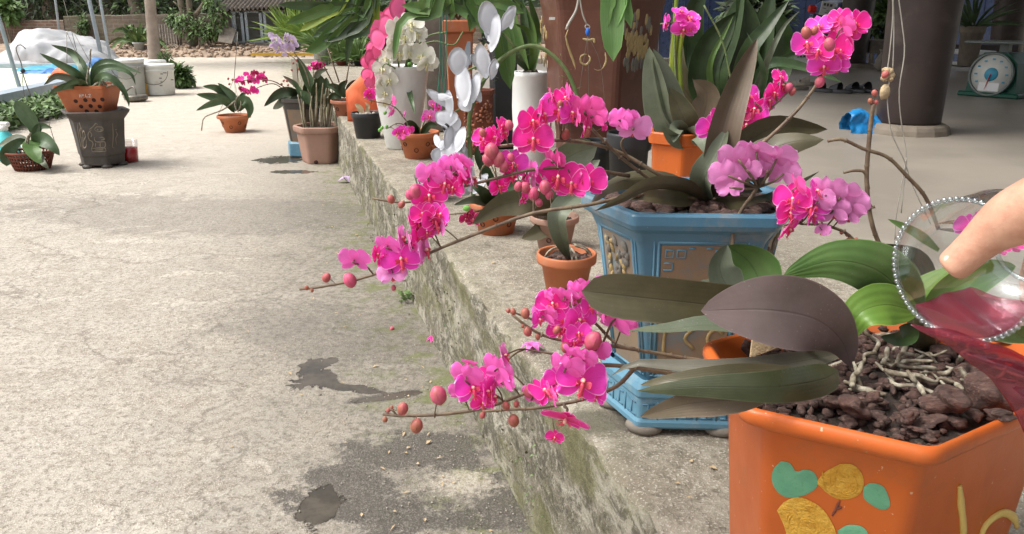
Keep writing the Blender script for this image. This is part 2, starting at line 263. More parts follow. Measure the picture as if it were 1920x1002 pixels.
M['brick'] = brickmat('brick_old', (0.26, 0.145, 0.10), (0.20, 0.12, 0.09), (0.27, 0.23, 0.19), 0.24, 0.085, 0.018)
M['brick2'] = brickmat('brick_mossy', (0.21, 0.155, 0.12), (0.165, 0.13, 0.10), (0.24, 0.21, 0.165), 0.3, 0.12, 0.02, 0.5)
def stain(t, co, px, py, a, b_, rot, amp, z=0.0, nz=None):
    c = G(px, py, z); v = t.new('ShaderNodeVectorMath', operation='SUBTRACT'); t.put(v, 0, co); v.inputs[1].default_value = (c.x, c.y, 0)
    q = t.mapping(v.outputs[0], rot=(0, 0, rot)); q = t.mapping(q, scale=(1 / a, 1 / b_, 0))
    l = t.new('ShaderNodeVectorMath', operation='LENGTH'); t.put(l, 0, q)
    return t.math('ADD', l.outputs['Value'], t.math('MULTIPLY', t.math('SUBTRACT', nz, 0.5), amp))
def groundmat():
    m, t, b = newmat('concrete_yard'); co = t.co(); s0 = t.new('ShaderNodeSeparateXYZ'); t.put(s0, 0, co)
    n1 = t.noise(co, 1.1, 9, 0.68); n2 = t.noise(co, 7, 9, 0.72); n3 = t.noise(co, 60, 6, 0.75); n4 = t.noise(co, 260, 3, 0.6)
    col = t.mix(t.rng(n1, 0.38, 0.62), (0.51, 0.465, 0.40), (0.42, 0.38, 0.325))
    col = t.mix(t.rng(n2, 0.42, 0.66, 0, 0.65), col, (0.31, 0.265, 0.205))
    col = t.mix(t.rng(t.noise(co, 16, 9, 0.75, 0.6), 0.50, 0.66, 0, 0.55), col, (0.60, 0.55, 0.47))
    wv = t.new('ShaderNodeTexWave', wave_type='RINGS'); t.put(wv, 'Vector', t.mapping(co, loc=(4.5, 1.2, 0))); t.put(wv, 'Scale', 1.1); t.put(wv, 'Distortion', 9.0); t.put(wv, 'Detail', 4.0); t.put(wv, 'Detail Scale', 1.6); t.put(wv, 'Detail Roughness', 0.7)
    ns = t.math('MULTIPLY', t.rng(wv.outputs['Fac'], 0.80, 0.98), t.rng(t.noise(co, 2.2, 5), 0.48, 0.62))
    col = t.mix(t.math('MULTIPLY', ns, 0.5), col, (0.64, 0.59, 0.51)); ck = t.new('ShaderNodeTexVoronoi', feature='DISTANCE_TO_EDGE'); cv = t.new('ShaderNodeVectorMath', operation='ADD'); t.put(cv, 0, co); cn = t.new('ShaderNodeTexNoise'); t.put(cn, 'Vector', co); t.put(cn, 'Scale', 2.5); t.put(cn, 'Detail', 6.0); t.l.new(cn.outputs[1], cv.inputs[1]); t.put(ck, 'Vector', cv.outputs[0]); t.put(ck, 'Scale', 0.42)
    crack = t.rng(ck.outputs['Distance'], 0.0, 0.006, 0.55, 0.0); col = t.mix(crack, col, (0.12, 0.10, 0.08))
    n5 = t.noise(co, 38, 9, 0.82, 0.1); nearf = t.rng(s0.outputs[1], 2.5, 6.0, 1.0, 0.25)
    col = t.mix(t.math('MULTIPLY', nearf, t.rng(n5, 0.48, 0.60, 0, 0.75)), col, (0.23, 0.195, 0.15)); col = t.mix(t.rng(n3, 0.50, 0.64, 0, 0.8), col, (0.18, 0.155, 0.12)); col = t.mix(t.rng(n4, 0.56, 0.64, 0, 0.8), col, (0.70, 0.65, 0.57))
    # damp, mossy band along the foot of the porch step
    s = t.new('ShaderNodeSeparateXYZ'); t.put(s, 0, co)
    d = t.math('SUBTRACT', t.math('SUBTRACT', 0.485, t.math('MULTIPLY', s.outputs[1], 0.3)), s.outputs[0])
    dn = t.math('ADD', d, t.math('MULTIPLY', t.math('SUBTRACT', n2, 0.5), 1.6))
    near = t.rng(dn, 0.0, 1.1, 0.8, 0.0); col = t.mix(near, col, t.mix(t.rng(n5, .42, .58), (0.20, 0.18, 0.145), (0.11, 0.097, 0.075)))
    sun_fade = t.rng(s.outputs[1], 4.0, 9.0, 0.0, 0.85)  # far yard turns paler: its sunlit brightness is put into the colour
    pale = t.mix(t.rng(n2, 0.4, 0.65), (0.56, 0.50, 0.42), (0.49, 0.435, 0.36)); col = t.mix(sun_fade, col, pale)
    green = t.math('MULTIPLY', t.rng(dn, 0.0, 0.30, 1.0, 0.0), t.rng(t.noise(co, 11, 7), 0.45, 0.6, 0, 0.7)); col = t.mix(green, col, (0.14, 0.16, 0.05))
    # darker damp stains
    na = t.math('ADD', t.math('MULTIPLY', t.noise(co, 9, 8, 0.72), .6), t.math('MULTIPLY', t.noise(co, 34, 8, 0.8), .4))
    dmp = None
    for (px, py, a, c, r, am) in [(800, 845, .21, .12, 0, 3.0), (720, 960, .26, .08, .2, 3.0), (975, 930, .12, .15, 0, 3.0), (650, 900, .12, .09, 0, 2.8), (860, 975, .16, .05, 0, 3.0), (720, 745, .12, .03, -.3, 1.5), (600, 620, .5, .25, .4, 2.6), (350, 400, 1.3, .5, .2, 2.4), (520, 395, .8, .35, .2, 2.4)]:
        f = t.rng(stain(t, co, px, py, a, c, r, am * 1.5, 0, na), 0.72, 0.98, 1.0, 0.0)
        if py < 700: f = t.math('MULTIPLY', f, 0.38)
        dmp = f if dmp is None else t.math('MAXIMUM', dmp, f)
    col = t.mix(t.math('MULTIPLY', dmp, 0.86), col, t.mix(t.rng(n4, 0.5, 0.62), (0.065, 0.058, 0.048), (0.18, 0.16, 0.135)))
    pl = t.rng(stain(t, co, 870, 905, .10, .06, 0.2, 3.2, 0, n5), 0.5, 1.1, 0.85, 0.0); col = t.mix(pl, col, t.mix(t.rng(n3, .45, .6), (0.44, 0.40, 0.33), (0.3, 0.26, 0.2)))
    # puddles
    nb = t.noise(co, 13, 7, 0.66, 0.6); pud = None
    for (px, py, a, c, r, am) in [(597, 712, .085, .09, 0.0, 3.4), (650, 728, .14, .03, .3, 2.4), (590, 690, .05, .10, .5, 2.6), (598, 950, .055, .10, 0.1, 1.9), (528, 300, .22, .2, 0, 2.0), (548, 322, .2, .08, 0, 1.5), (730, 745, .12, .02, -.35, 2.)]:
        f = t.rng(stain(t, co, px, py, a, c, r, am, 0, nb), 0.80, 0.88, 1.0, 0.0)
        pud = f if pud is None else t.math('MAXIMUM', pud, f)
    col = t.mix(pud, col, t.mix(t.rng(n2, .4, .6), (0.085, 0.070, 0.052), (0.045, 0.038, 0.028)))
    t.put(b, 'Base Color', col)
    rg = t.mix(dmp, (0.9, 0.9, 0.9), (0.55, 0.55, 0.55)); rg = t.mix(pud, rg, (0.18, 0.18, 0.18)); t.put(b, 'Specular IOR Level', t.rng(pud, 0, 1, .4, .3)); t.put(b, 'Roughness', rg)
    h = t.math('ADD', t.math('MULTIPLY', n2, 1.3), t.math('ADD', t.math('MULTIPLY', n3, 0.9), t.math('MULTIPLY', n4, 0.5)))
    h = t.math('ADD', h, t.math('MULTIPLY', ns, 0.8))
    h = t.math('MULTIPLY', h, t.math('SUBTRACT', 1.0, pud)); t.put(b, 'Normal', t.bump(h, 0.65, 0.014)); return m
M['ground'] = groundmat()
def porchmat():
    m, t, b = newmat('concrete_porch'); co = t.co(); s = t.new('ShaderNodeSeparateXYZ'); t.put(s, 0, co)
    n2 = t.noise(co, 6, 9, 0.72); n3 = t.noise(co, 55, 7, 0.75); n4 = t.noise(co, 240, 3, 0.6)
    inner = t.mix(t.rng(t.noise(co, 1.4, 7, 0.6), 0.4, 0.6), (0.31, 0.275, 0.23), (0.26, 0.232, 0.195))
    outer = t.mix(t.rng(n2, 0.38, 0.62), (0.40, 0.36, 0.285), (0.25, 0.215, 0.16))
    outer = t.mix(t.rng(t.noise(co, 24, 8, 0.8, 0.4), 0.48, 0.60, 0, 0.6), outer, (0.20, 0.175, 0.13)); outer = t.mix(t.rng(n3, 0.48, 0.64, 0, 0.8), outer, (0.16, 0.14, 0.105)); outer = t.mix(t.rng(n4, 0.56, 0.64, 0, 0.8), outer, (0.62, 0.58, 0.50))
    d = t.math('SUBTRACT', s.outputs[0], t.math('SUBTRACT', 0.485, t.math('MULTIPLY', s.outputs[1], 0.3)))
    dn = t.math('ADD', d, t.math('MULTIPLY', t.math('SUBTRACT', n2, 0.5), 0.5))
    col = t.mix(t.rng(dn, 0.9, 1.6), outer, inner)
    # step face: dark runs, moss, broken pale render
    nf = t.noise(t.mapping(co, scale=(11, 3.2, 8)), 1.0, 9, 0.74, 0.6)
    nf2 = t.noise(t.mapping(co, scale=(34, 9, 24)), 1.0, 8, 0.78, 0.6)
    face = t.mix(t.rng(nf, 0.42, 0.56), (0.40, 0.37, 0.30), (0.17, 0.15, 0.11))
    face = t.mix(t.rng(nf2, 0.46, 0.56, 0, 0.85), face, (0.07, 0.062, 0.04)); face = t.mix(t.rng(n3, 0.50, 0.66, 0, 0.65), face, (0.48, 0.45, 0.37))
    face = t.mix(t.math('MULTIPLY', t.rng(t.noise(t.mapping(co, loc=(3, 1, 0), scale=(5, 2.2, 4.5)), 1.0, 7, 0.7), 0.48, 0.62, 0, 0.8), t.rng(n3, 0.3, 0.6, .4, 1)), face, (0.15, 0.145, 0.055))
    geo = t.new('ShaderNodeNewGeometry'); g = t.new('ShaderNodeSeparateXYZ'); t.put(g, 0, geo.outputs['True Normal'])
    col = t.mix(t.rng(g.outputs[2], 0.45, 0.85), face, col)
    na = t.noise(co, 9, 8, 0.72)
    st = t.rng(stain(t, co, 1130, 790, .10, .05, 0, 1.2, PZ, na), 0.7, 1.05, 0.75, 0.0); st = t.math('MULTIPLY', st, t.rng(g.outputs[2], .5, .9)); col = t.mix(st, col, (0.085, 0.075, 0.06))
    rim = t.math('MULTIPLY', t.rng(dn, -0.05, 0.16, 0.55, 0.0), t.rng(na, 0.42, 0.6)); rim = t.math('MULTIPLY', rim, t.rng(g.outputs[2], .5, .9)); col = t.mix(rim, col, (0.16, 0.15, 0.08))
    t.put(b, 'Base Color', col); t.put(b, 'Roughness', t.rng(dn, 0.8, 1.8, 0.9, 0.42))
    h = t.math('ADD', t.math('MULTIPLY', n2, 1.4), t.math('ADD', t.math('MULTIPLY', n3, 1.0), t.math('MULTIPLY', n4, 0.4)))
    amt = t.rng(dn, 0.8, 1.5, 0.85, 0.06); t.put(b, 'Normal', t.bump(h, amt, 0.012)); return m
M['porch'] = porchmat()
# ------------------------------------------------------------------ mesh builder
def catmull(pts, n):
    pts = [V(p) for p in pts]
    if len(pts) == 2: return [pts[0].lerp(pts[1], i / n) for i in range(n + 1)]
    q = [pts[0] * 2 - pts[1]] + pts + [pts[-1] * 2 - pts[-2]]
    L = [0]
    for a, b in zip(pts, pts[1:]): L.append(L[-1] + max(1e-6, (b - a).length))
    out = []
    for i in range(n + 1):
        s = L[-1] * i / n; k = 0
        while k < len(pts) - 2 and s > L[k + 1]: k += 1
        u = (s - L[k]) / (L[k + 1] - L[k]); a, b, c, d = q[k], q[k + 1], q[k + 2], q[k + 3]
        out.append(0.5 * ((2 * b) + (c - a) * u + (2 * a - 5 * b + 4 * c - d) * u * u + (3 * b - a - 3 * c + d) * u ** 3))
    return out
class MB:
    def __init__(s): s.v = []; s.f = []; s.mi = []; s.uv = []; s.sm = []
    def add(s, vs, fs, mi=0, uv=None, smooth=True):
        o = len(s.v); s.v += [V(x) for x in vs]; s.uv += (uv or [(0.5, 0.5)] * len(vs))
        for f in fs: s.f.append(tuple(i + o for i in f)); s.mi.append(mi); s.sm.append(smooth)
    def box(s, c, sz, rz=0.0, mi=0, M3=None, bev=0.0):
        h = V(sz) / 2; rot = M3 or Matrix.Rotation(rz, 3, 'Z'); c = V(c)
        if bev <= 0:
            vs = [c + rot @ V((x * h.x, y * h.y, z * h.z)) for x in (-1, 1) for y in (-1, 1) for z in (-1, 1)]
            s.add(vs, [(0, 1, 3, 2), (4, 6, 7, 5), (0, 4, 5, 1), (2, 3, 7, 6), (0, 2, 6, 4), (1, 5, 7, 3)], mi, smooth=False); return
        vs = []; idx = {}
        for x in (-1, 1):
            for y in (-1, 1):
                for z in (-1, 1):
                    for ax in range(3):
                        p = V((x * h.x, y * h.y, z * h.z))
                        for k in range(3):
                            if k != ax: p[k] -= (x, y, z)[k] * bev
                        idx[(x, y, z, ax)] = len(vs); vs.append(c + rot @ p)
        fs = []
        for ax in range(3):
            a1, a2 = [(1, 2), (2, 0), (0, 1)][ax]
            for sg in (-1, 1):
                q = []
                for (p, r_) in ((-1, -1), (1, -1), (1, 1), (-1, 1)):
                    k = [0, 0, 0]; k[ax] = sg; k[a1] = p; k[a2] = r_; q.append(idx[(*k, ax)])
                fs.append(q if sg > 0 else q[::-1])
            for p in (-1, 1):
                for r_ in (-1, 1):
                    k1 = [0, 0, 0]; k1[ax] = -1; k1[a1] = p; k1[a2] = r_; k2 = list(k1); k2[ax] = 1
                    q = [idx[(*k1, a1)], idx[(*k1, a2)], idx[(*k2, a2)], idx[(*k2, a1)]]; fs.append(q if p * r_ < 0 else q[::-1])
        for x in (-1, 1):
            for y in (-1, 1):
                for z in (-1, 1):
                    q = [idx[(x, y, z, a)] for a in range(3)]; fs.append(q if x * y * z > 0 else q[::-1])
        s.add(vs, fs, mi, smooth=False)
    def tube(s, pts, r, n=7, mi=0, seg=None, cap=True, smooth=True, flat=None):
        pts = [V(p) for p in pts]
        if seg: pts = catmull(pts, seg)
        m = len(pts); rs = r if isinstance(r, (list, tuple)) else [r, r]
        def rad(t):
            x = t * (len(rs) - 1); i = min(int(x), len(rs) - 2); return rs[i] + (rs[i + 1] - rs[i]) * (x - i)
        vs = []; up = None
        for i, p in enumerate(pts):
            t = (pts[min(i + 1, m - 1)] - pts[max(i - 1, 0)])
            t = t.normalized() if t.length > 1e-9 else V((0, 0, 1))
            if up is None: up = t.orthogonal().normalized() if flat is None else flat
            a = (up - t * up.dot(t)); a = a.normalized() if a.length > 1e-6 else t.orthogonal().normalized(); up = a if flat is None else flat
            b = t.cross(a)
            q = rad(i / (m - 1))
            for k in range(n):
                an = 2 * math.pi * k / n; vs.append(p + a * math.cos(an) * q * (1 if flat is None else 0.5) + b * math.sin(an) * q)
        fs = [(i * n + k, i * n + (k + 1) % n, (i + 1) * n + (k + 1) % n, (i + 1) * n + k) for i in range(m - 1) for k in range(n)]
        if cap: fs += [tuple(range(n))[::-1], tuple((m - 1) * n + k for k in range(n))]
        s.add(vs, fs, mi, [(k % n / n, i / m) for i in range(m) for k in range(n)], smooth)
    def lathe(s, prof, c, n=32, mi=0, M3=None, cap0=True, cap1=False, rot=0.0, corner=None, mif=None, smooth=True, base=None):
        """revolve (r, z); corner -> rounded polygon with n sides"""
        c = V(c); M3 = M3 or Matrix.Identity(3)
        if base is not None: ring = roundring(base, corner)
        elif corner is None: ring = [(math.cos(2 * math.pi * k / n + rot), math.sin(2 * math.pi * k / n + rot)) for k in range(n)]
        else: ring = polyring(n, rot, corner)
        N = len(ring); vs = [c + M3 @ V((x * r, y * r, z)) for (r, z) in prof for (x, y) in ring]
        for i in range(len(prof) - 1):
            pass
        fs = [(i * N + k, i * N + (k + 1) % N, (i + 1) * N + (k + 1) % N, (i + 1) * N + k) for i in range(len(prof) - 1) for k in range(N)]
        if cap0: fs.append(tuple(range(N))[::-1])
        if cap1: fs.append(tuple((len(prof) - 1) * N + k for k in range(N)))
        s.add(vs, fs, mi, smooth=smooth)
    def blob(s, c, rad, seed=0, amp=0.2, n=8, mi=0, M3=None, freq=1.5):
        c = V(c); rad = V(rad) if not isinstance(rad, (int, float)) else V((rad,) * 3); vs = []; fs = []; m = n * 2
        for i in range(n + 1):
            th = math.pi * i / n
            for k in range(m):
                ph = 2 * math.pi * k / m; d = V((math.sin(th) * math.cos(ph), math.sin(th) * math.sin(ph), math.cos(th)))
                q = 1 + amp * noise.noise(d * freq + V((seed * 3.1, seed * 1.7, seed)))
                p = V((d.x * rad.x, d.y * rad.y, d.z * rad.z)) * q
                vs.append(c + (M3 @ p if M3 else p))
        for i in range(n):
            for k in range(m): fs.append((i * m + k, (i + 1) * m + k, (i + 1) * m + (k + 1) % m, i * m + (k + 1) % m))
        s.add(vs, fs, mi)
    def grid(s, fn, nu, nv, mi=0, uvf=None, smooth=True):
        vs = [fn(i / nu, j / nv) for i in range(nu + 1) for j in range(nv + 1)]
        uv = [(j / nv, i / nu) for i in range(nu + 1) for j in range(nv + 1)]
        fs = [(i * (nv + 1) + j, i * (nv + 1) + j + 1, (i + 1) * (nv + 1) + j + 1, (i + 1) * (nv + 1) + j) for i in range(nu) for j in range(nv)]
        s.add(vs, fs, mi, uv, smooth)
    def patch(s, pts, n, h, mi=0):
        """raised paint shape: outline pts (world, counter-clockwise or not) lifted h along n"""
        c = sum(pts, V()) / len(pts); k = len(pts)
        o = [p + n * 0.0006 for p in pts]; a = [c + (p - c) * 0.93 + n * h for p in pts]; b = [c + (p - c) * 0.5 + n * h * 1.1 for p in pts]
        fs = [(i, (i + 1) % k, k + (i + 1) % k, k + i) for i in range(k)] + [(k + i, k + (i + 1) % k, 2 * k + (i + 1) % k, 2 * k + i) for i in range(k)] + [(2 * k + i, 2 * k + (i + 1) % k, 3 * k) for i in range(k)]
        s.add(o + a + b + [c + n * h], fs, mi)
    def leafq(s, p, d, n, L, w, mi=0):
        """one small folded leaf"""
        d = d.normalized(); sd_ = d.cross(n); sd_ = sd_.normalized() if sd_.length > 1e-6 else d.orthogonal().normalized()
        n2 = sd_.cross(d)
        s.add([p, p + d * L * .45 + sd_ * w + n2 * w * .35, p + d * L - n2 * L * .12, p + d * L * .45 - sd_ * w + n2 * w * .35, p + d * L * .5], [(0, 4, 1), (1, 4, 2), (0, 3, 4), (4, 3, 2)], mi, [(.5, 0), (1, .5), (.5, 1), (0, .5), (.5, .5)], False)
def polyring(n, rot, corner, seg=3):
    out = []
    for k in range(n):
        a0 = rot + 2 * math.pi * k / n; p = V((math.cos(a0), math.sin(a0))); pa = V((math.cos(a0 - 2 * math.pi / n), math.sin(a0 - 2 * math.pi / n))); pb = V((math.cos(a0 + 2 * math.pi / n), math.sin(a0 + 2 * math.pi / n)))
        a = p.lerp(pa, corner); b = p.lerp(pb, corner)
        for i in range(seg + 1):
            t = i / seg; q = a * (1 - t) ** 2 + p * 2 * t * (1 - t) + b * t * t; out.append((q.x, q.y))
    return out
def roundring(B, corner, seg=5):
    out = []; n = len(B)
    for k in range(n):
        p = V(B[k]); pa = V(B[k - 1]); pb = V(B[(k + 1) % n]); ca = corner * .1 / (p - pa).length * 6; cb = corner * .1 / (p - pb).length * 6
        a = p.lerp(pa, ca); b = p.lerp(pb, cb)
        for i in range(seg + 1): t = i / seg; q = a * (1 - t) ** 2 + p * 2 * t * (1 - t) + b * t * t; out.append((q.x, q.y))
    return out
ORG = {}
def obj(name, mb, mats, parent=None, loc=None):
    """link a mesh built in world coordinates as one object"""
    o0 = ORG.get(parent.name, V()) if parent else (V(loc) if loc is not None else V())
    me = bpy.data.meshes.new(name); me.from_pydata([tuple(p - o0) for p in mb.v], [], mb.f)
    mats = mats if isinstance(mats, (list, tuple)) else [mats]
    for m in mats: me.materials.append(M[m] if isinstance(m, str) else m)
    me.polygons.foreach_set('material_index', [min(i, len(mats) - 1) for i in mb.mi]); me.polygons.foreach_set('use_smooth', mb.sm)
    uvl = me.uv_layers.new(name='UVMap'); li = [0] * len(me.loops); me.loops.foreach_get('vertex_index', li)
    flat = []
    for i in li: flat += mb.uv[i]
    uvl.data.foreach_set('uv', flat); me.update()
    o = bpy.data.objects.new(name, me); sc.collection.objects.link(o)
    if parent: o.parent = parent; ORG[o.name] = o0
    else: o.location = o0; ORG[o.name] = o0
    return o
def tag(o, label=None, cat=None, group=None, kind=None):
    if label: o['label'] = label
    if cat: o['category'] = cat
    if group: o['group'] = group
    if kind: o['kind'] = kind
    return o
def thing(name, label, cat, loc, group=None):
    o = bpy.data.objects.new(name, None); sc.collection.objects.link(o); o.location = loc; ORG[o.name] = V(loc); o.empty_display_size = 0.1
    return tag(o, label, cat, group)
def inst(name, me, parent, mat4):
    """a part sharing mesh data, placed by a world matrix under an unrotated thing"""
    o = bpy.data.objects.new(name, me); sc.collection.objects.link(o); o.parent = parent
    o.matrix_basis = Matrix.Translation(-ORG[parent.name]) @ mat4; return o
def sub(name, me, parent):
    o = bpy.data.objects.new(name, me); sc.collection.objects.link(o); o.parent = parent; return o
# ------------------------------------------------------------------ leaves
def prof_f(kind, t):
    if kind == 'oval': return max(0.0, math.sin(math.pi * min(1, t ** 0.85))) ** 0.62 * (0.80 + 0.2 * (1 - abs(2 * t - 1))) if t < 1 else 0.0
    if kind == 'strap': return min(1.0, 0.45 + t * 2.2) * (1.0 if t < 0.82 else math.sqrt(max(0, 1 - ((t - 0.82) / 0.18) ** 2)))
    if kind == 'lance': return (min(1.0, 0.35 + t * 1.9)) * max(0, 1 - t ** 3.0) ** 0.8
    if kind == 'ell': return max(0.0, math.sin(math.pi * min(1, t ** 1.25))) ** 0.7
    if kind == 'wide': return max(0.0, math.sin(math.pi * min(1, t ** 0.6))) ** 0.7
    if kind == 'obov': return (0.22 + 0.78 * min(1, t * 1.6) ** 1.2) * (1.0 if t < 0.7 else math.sqrt(max(0, 1 - ((t - 0.7) / 0.3) ** 2)))
    return 1.0
def leaf(mb, pts, width, face=0.0, prof='strap', fold=0.25, th=0.0012, seg=16, m=8, wav=0.0, n0=None, roll=0.0, curl=0.0):
    C = catmull(pts, seg); n_ = len(C); top = []; bot = []; uv = []
    for i, p in enumerate(C):
        t = i / (n_ - 1); T = (C[min(i + 1, n_ - 1)] - C[max(i - 1, 0)]).normalized()
        nn = V(n0) if n0 is not None else (C0 - p).normalized()
        nn = nn - T * nn.dot(T); nn = nn.normalized() if nn.length > 1e-5 else T.orthogonal().normalized()
        nn = Matrix.Rotation(R(face + roll * (t - 0.5)), 3, T) @ nn; S = T.cross(nn)
        w = width * 0.5 * prof_f(prof, t)
        for j in range(m + 1):
            u = 2 * j / m - 1
            lift = abs(u) ** 1.3 * w * fold + wav * w * math.sin(t * 9 + u * 2) * abs(u) - curl * w * u * u
            q = p + S * u * w + nn * lift
            top.append(q); bot.append(q - nn * th * (1 - u * u * 0.8) * (0.3 + 0.7 * (1 - t))); uv.append((j / m, t))
    N = m + 1; K = len(top); fs = []
    for i in range(n_ - 1):
        for j in range(m): fs.append((i * N + j, i * N + j + 1, (i + 1) * N + j + 1, (i + 1) * N + j))
    mb.add(top, fs, 0, uv); mb.add(bot, [f[::-1] for f in fs], 1, uv)
def LF(parent, spec, width_px, top='leaf_olive', under=None, **k):
    """leaf part from (px, py, distance) points running base -> tip"""
    pts = [P(*q) for q in spec]; mb = MB(); w = width_px * mpx(pts[len(pts) // 2]); leaf(mb, pts, w, **k)
    return obj('leaf', mb, [top, under or top], parent)
# ------------------------------------------------------------------ flowers
def petal(mb, ang, L, W, z, kind, cup=0.15, mi=0, nu=9, nv=8, twist=0.0, sd_=0):
    ca, sa = math.cos(ang), math.sin(ang)
    def fn(t, v):
        u = 2 * v - 1
        if kind == 'petal': w = W * 0.5 * (0.22 + 0.95 * math.sin(math.pi * min(1, t) ** 0.62 * 0.5 + 0.0) ** 1.2) * (1 if t < 0.55 else math.sqrt(max(0, 1 - ((t - 0.55) / 0.45) ** 2.1)))
        else: w = W * 0.5 * (0.3 + 0.7 * math.sin(math.pi * min(1, t * 0.9 + .05))) * (1 if t < 0.6 else math.sqrt(max(0, 1 - ((t - 0.6) / 0.4) ** 2)))
        x = u * w; y = t * L
        zz = z + cup * (y * y) * 0.55 - 0.10 * math.cos(u * 1.6) * w + 0.045 * math.sin(5 * t + 3 * u + ang * 3 + sd_) * t + twist * u * t * 0.3
        return V((x * ca - y * sa, x * sa + y * ca, zz))
    mb.grid(fn, nu, nv, mi)
def flower_mesh(name, mats, sd_=0, cup=0.0):
    mb = MB(); r = random.Random(sd_)
    for a in (0, 2.2, -2.2): petal(mb, a + r.uniform(-.08, .08), 0.92, 0.62, -0.06, 'sepal', cup + r.uniform(-.15, .1), sd_=sd_)
    for a in (1.22, -1.22): petal(mb, a + r.uniform(-.08, .08), 1.0, 1.08, 0.02, 'petal', cup + r.uniform(-.12, .12), sd_=sd_ + 2, twist=r.uniform(-.3, .3))
    me_o = obj(name, mb, mats); me = me_o.data; bpy.data.objects.remove(me_o); return me
def lip_mesh():
    mb = MB()
    mb.blob((0, -0.22, 0.16), (0.10, 0.24, 0.07), 1, 0.2, 6, 0)
    for s in (-1, 1):
        mb.grid(lambda u, v, s=s: V((s * (0.05 + 0.24 * math.sin(u * 2.2)), -0.08 + 0.26 * (v - .5) * math.sin(math.pi * min(1, u + .1)), 0.08 + 0.26 * u - 0.08 * (v - .5) ** 2)), 5, 4, 0)
    mb.blob((0, -0.45, 0.14), (0.13, 0.08, 0.035), 2, 0.2, 5, 0)
    for s in (-1, 1): mb.tube([(s * .03, -.45, .15), (s * .08, -.56, .2), (s * .05, -.6, .28)], [.02, .008], 4, seg=5)
    mb.blob((0, 0.04, 0.12), (0.075, 0.09, 0.12), 3, 0.1, 6, 1)
    o = obj('lip', mb, ['lip', 'column']); me = o.data; bpy.data.objects.remove(o); return me
LIP = lip_mesh(); LIPW = LIP.copy(); LIPW.materials.clear(); LIPW.materials.append(M['bud_yel']); LIPW.materials.append(M['white']); FM = {}
for kd, mt in (('hot', 'petal_hot'), ('pink', 'petal_pink'), ('lilac', 'petal_lilac'), ('dark', 'petal_dark'), ('white', 'petal_white'), ('pale', 'petal_pale')):
    FM[kd] = [flower_mesh('flower_' + kd, [mt], s, c) for s, c in ((1, 0.0), (2, 0.18), (3, -0.15), (4, 0.5))]
def fmat(p, r, yaw, pitch, roll):
    b = (C0 - p); b.z *= 0.6; b.normalize()
    b = Matrix.Rotation(R(yaw), 3, 'Z') @ b
    ax = V((0, 0, 1)).cross(b).normalized(); b = Matrix.Rotation(R(-pitch), 3, ax) @ b
    y = V((0, 0, 1)); y = (y - b * y.dot(b)).normalized(); x = y.cross(b)
    y2 = Matrix.Rotation(R(roll), 3, b) @ y; x2 = y2.cross(b)
    m = Matrix((x2, y2, b)).transposed() * r
    return Matrix.Translation(p) @ m.to_4x4(), b
class Plant:
    """adds flowers, buds and spikes to a thing"""
    def __init__(s, t, stem='stem'): s.t = t; s.sp = []; s.mb = MB(); s.stem = stem; s.any = False
    def spike(s, pts, r0, r1, nodes=True, Y=None):
        W_ = [P(*q) for q in pts] if Y is None else [P(a, b, Y) for a, b in pts]
        c = catmull(W_, 26); s.sp.append(c); m = mpx(c[13])
        s.mb.tube(c, [r0 * m, r1 * m], 8); s.any = True
        if nodes:
            L = len(c)
            for i in range(3, L - 1, 4):
                d = (c[i] - c[i - 1]).normalized(); s.mb.tube([c[i] - d * 1.5 * m, c[i], c[i] + d * 2.5 * m], [r0 * m * .6, r0 * m * 1.25, r0 * m * .6], 7)
        return s
    def ped(s, p, back, r):
        if not s.sp: return
        best = min((q for c in s.sp for q in c), key=lambda q: (q - p).length)
        if (best - p).length > r * 4.5: return
        s.mb.tube([best, best.lerp(p, 0.4) + V((0, 0, r * .15)), p - back * r * 0.35, p - back * r * 0.03], [r * .055, r * .06, r * .05], 6, seg=8); s.any = True
    def fl(s, px, py, rpx, Y, yaw=0, pitch=0, roll=0, kind='hot', ped=True, lip=True):
        p = P(px, py, Y); r = rpx * mpx(p) * 1.07; m4, b = fmat(p, r, yaw + rr(-8, 8), pitch + rr(-6, 6), roll + rr(-12, 12))
        o = inst('flower', random.choice(FM[kind]), s.t, m4)
        if lip and rpx > 9: sub('lip', LIPW if kind in ('white', 'pale') else LIP, o)
        if ped: s.ped(p, b, r)
        return o
    def bud(s, px, py, rpx, Y, kind='bud', sq=1.15):
        p = P(px, py, Y); r = rpx * mpx(p) * .88; mb = MB()
        M3 = Matrix.Rotation(rr(-.6, .6), 3, 'Y'); mb.blob(p, (r * .92, r * .92, r * sq), rr(0, 9), 0.08, 7, 0, M3)
        for k in range(3):
            a = k * 2.1 + 0.5; dd = V((math.cos(a), math.sin(a), 0)); mb.tube([p + M3 @ V((dd.x * r * .6 * q, dd.y * r * .6 * q, h * r)) * .985 for q, h in ((.2, 1.13), (1.1, .75), (1.56, 0), (1.1, -.75))], r * .05, 4, seg=6)
        o = obj('flower_bud', mb, kind, s.t); s.ped(p, V((0, 0, -1)), r * 1.3); return o
    def done(s):
        if s.any: obj('flower_stem', s.mb, s.stem, s.t)
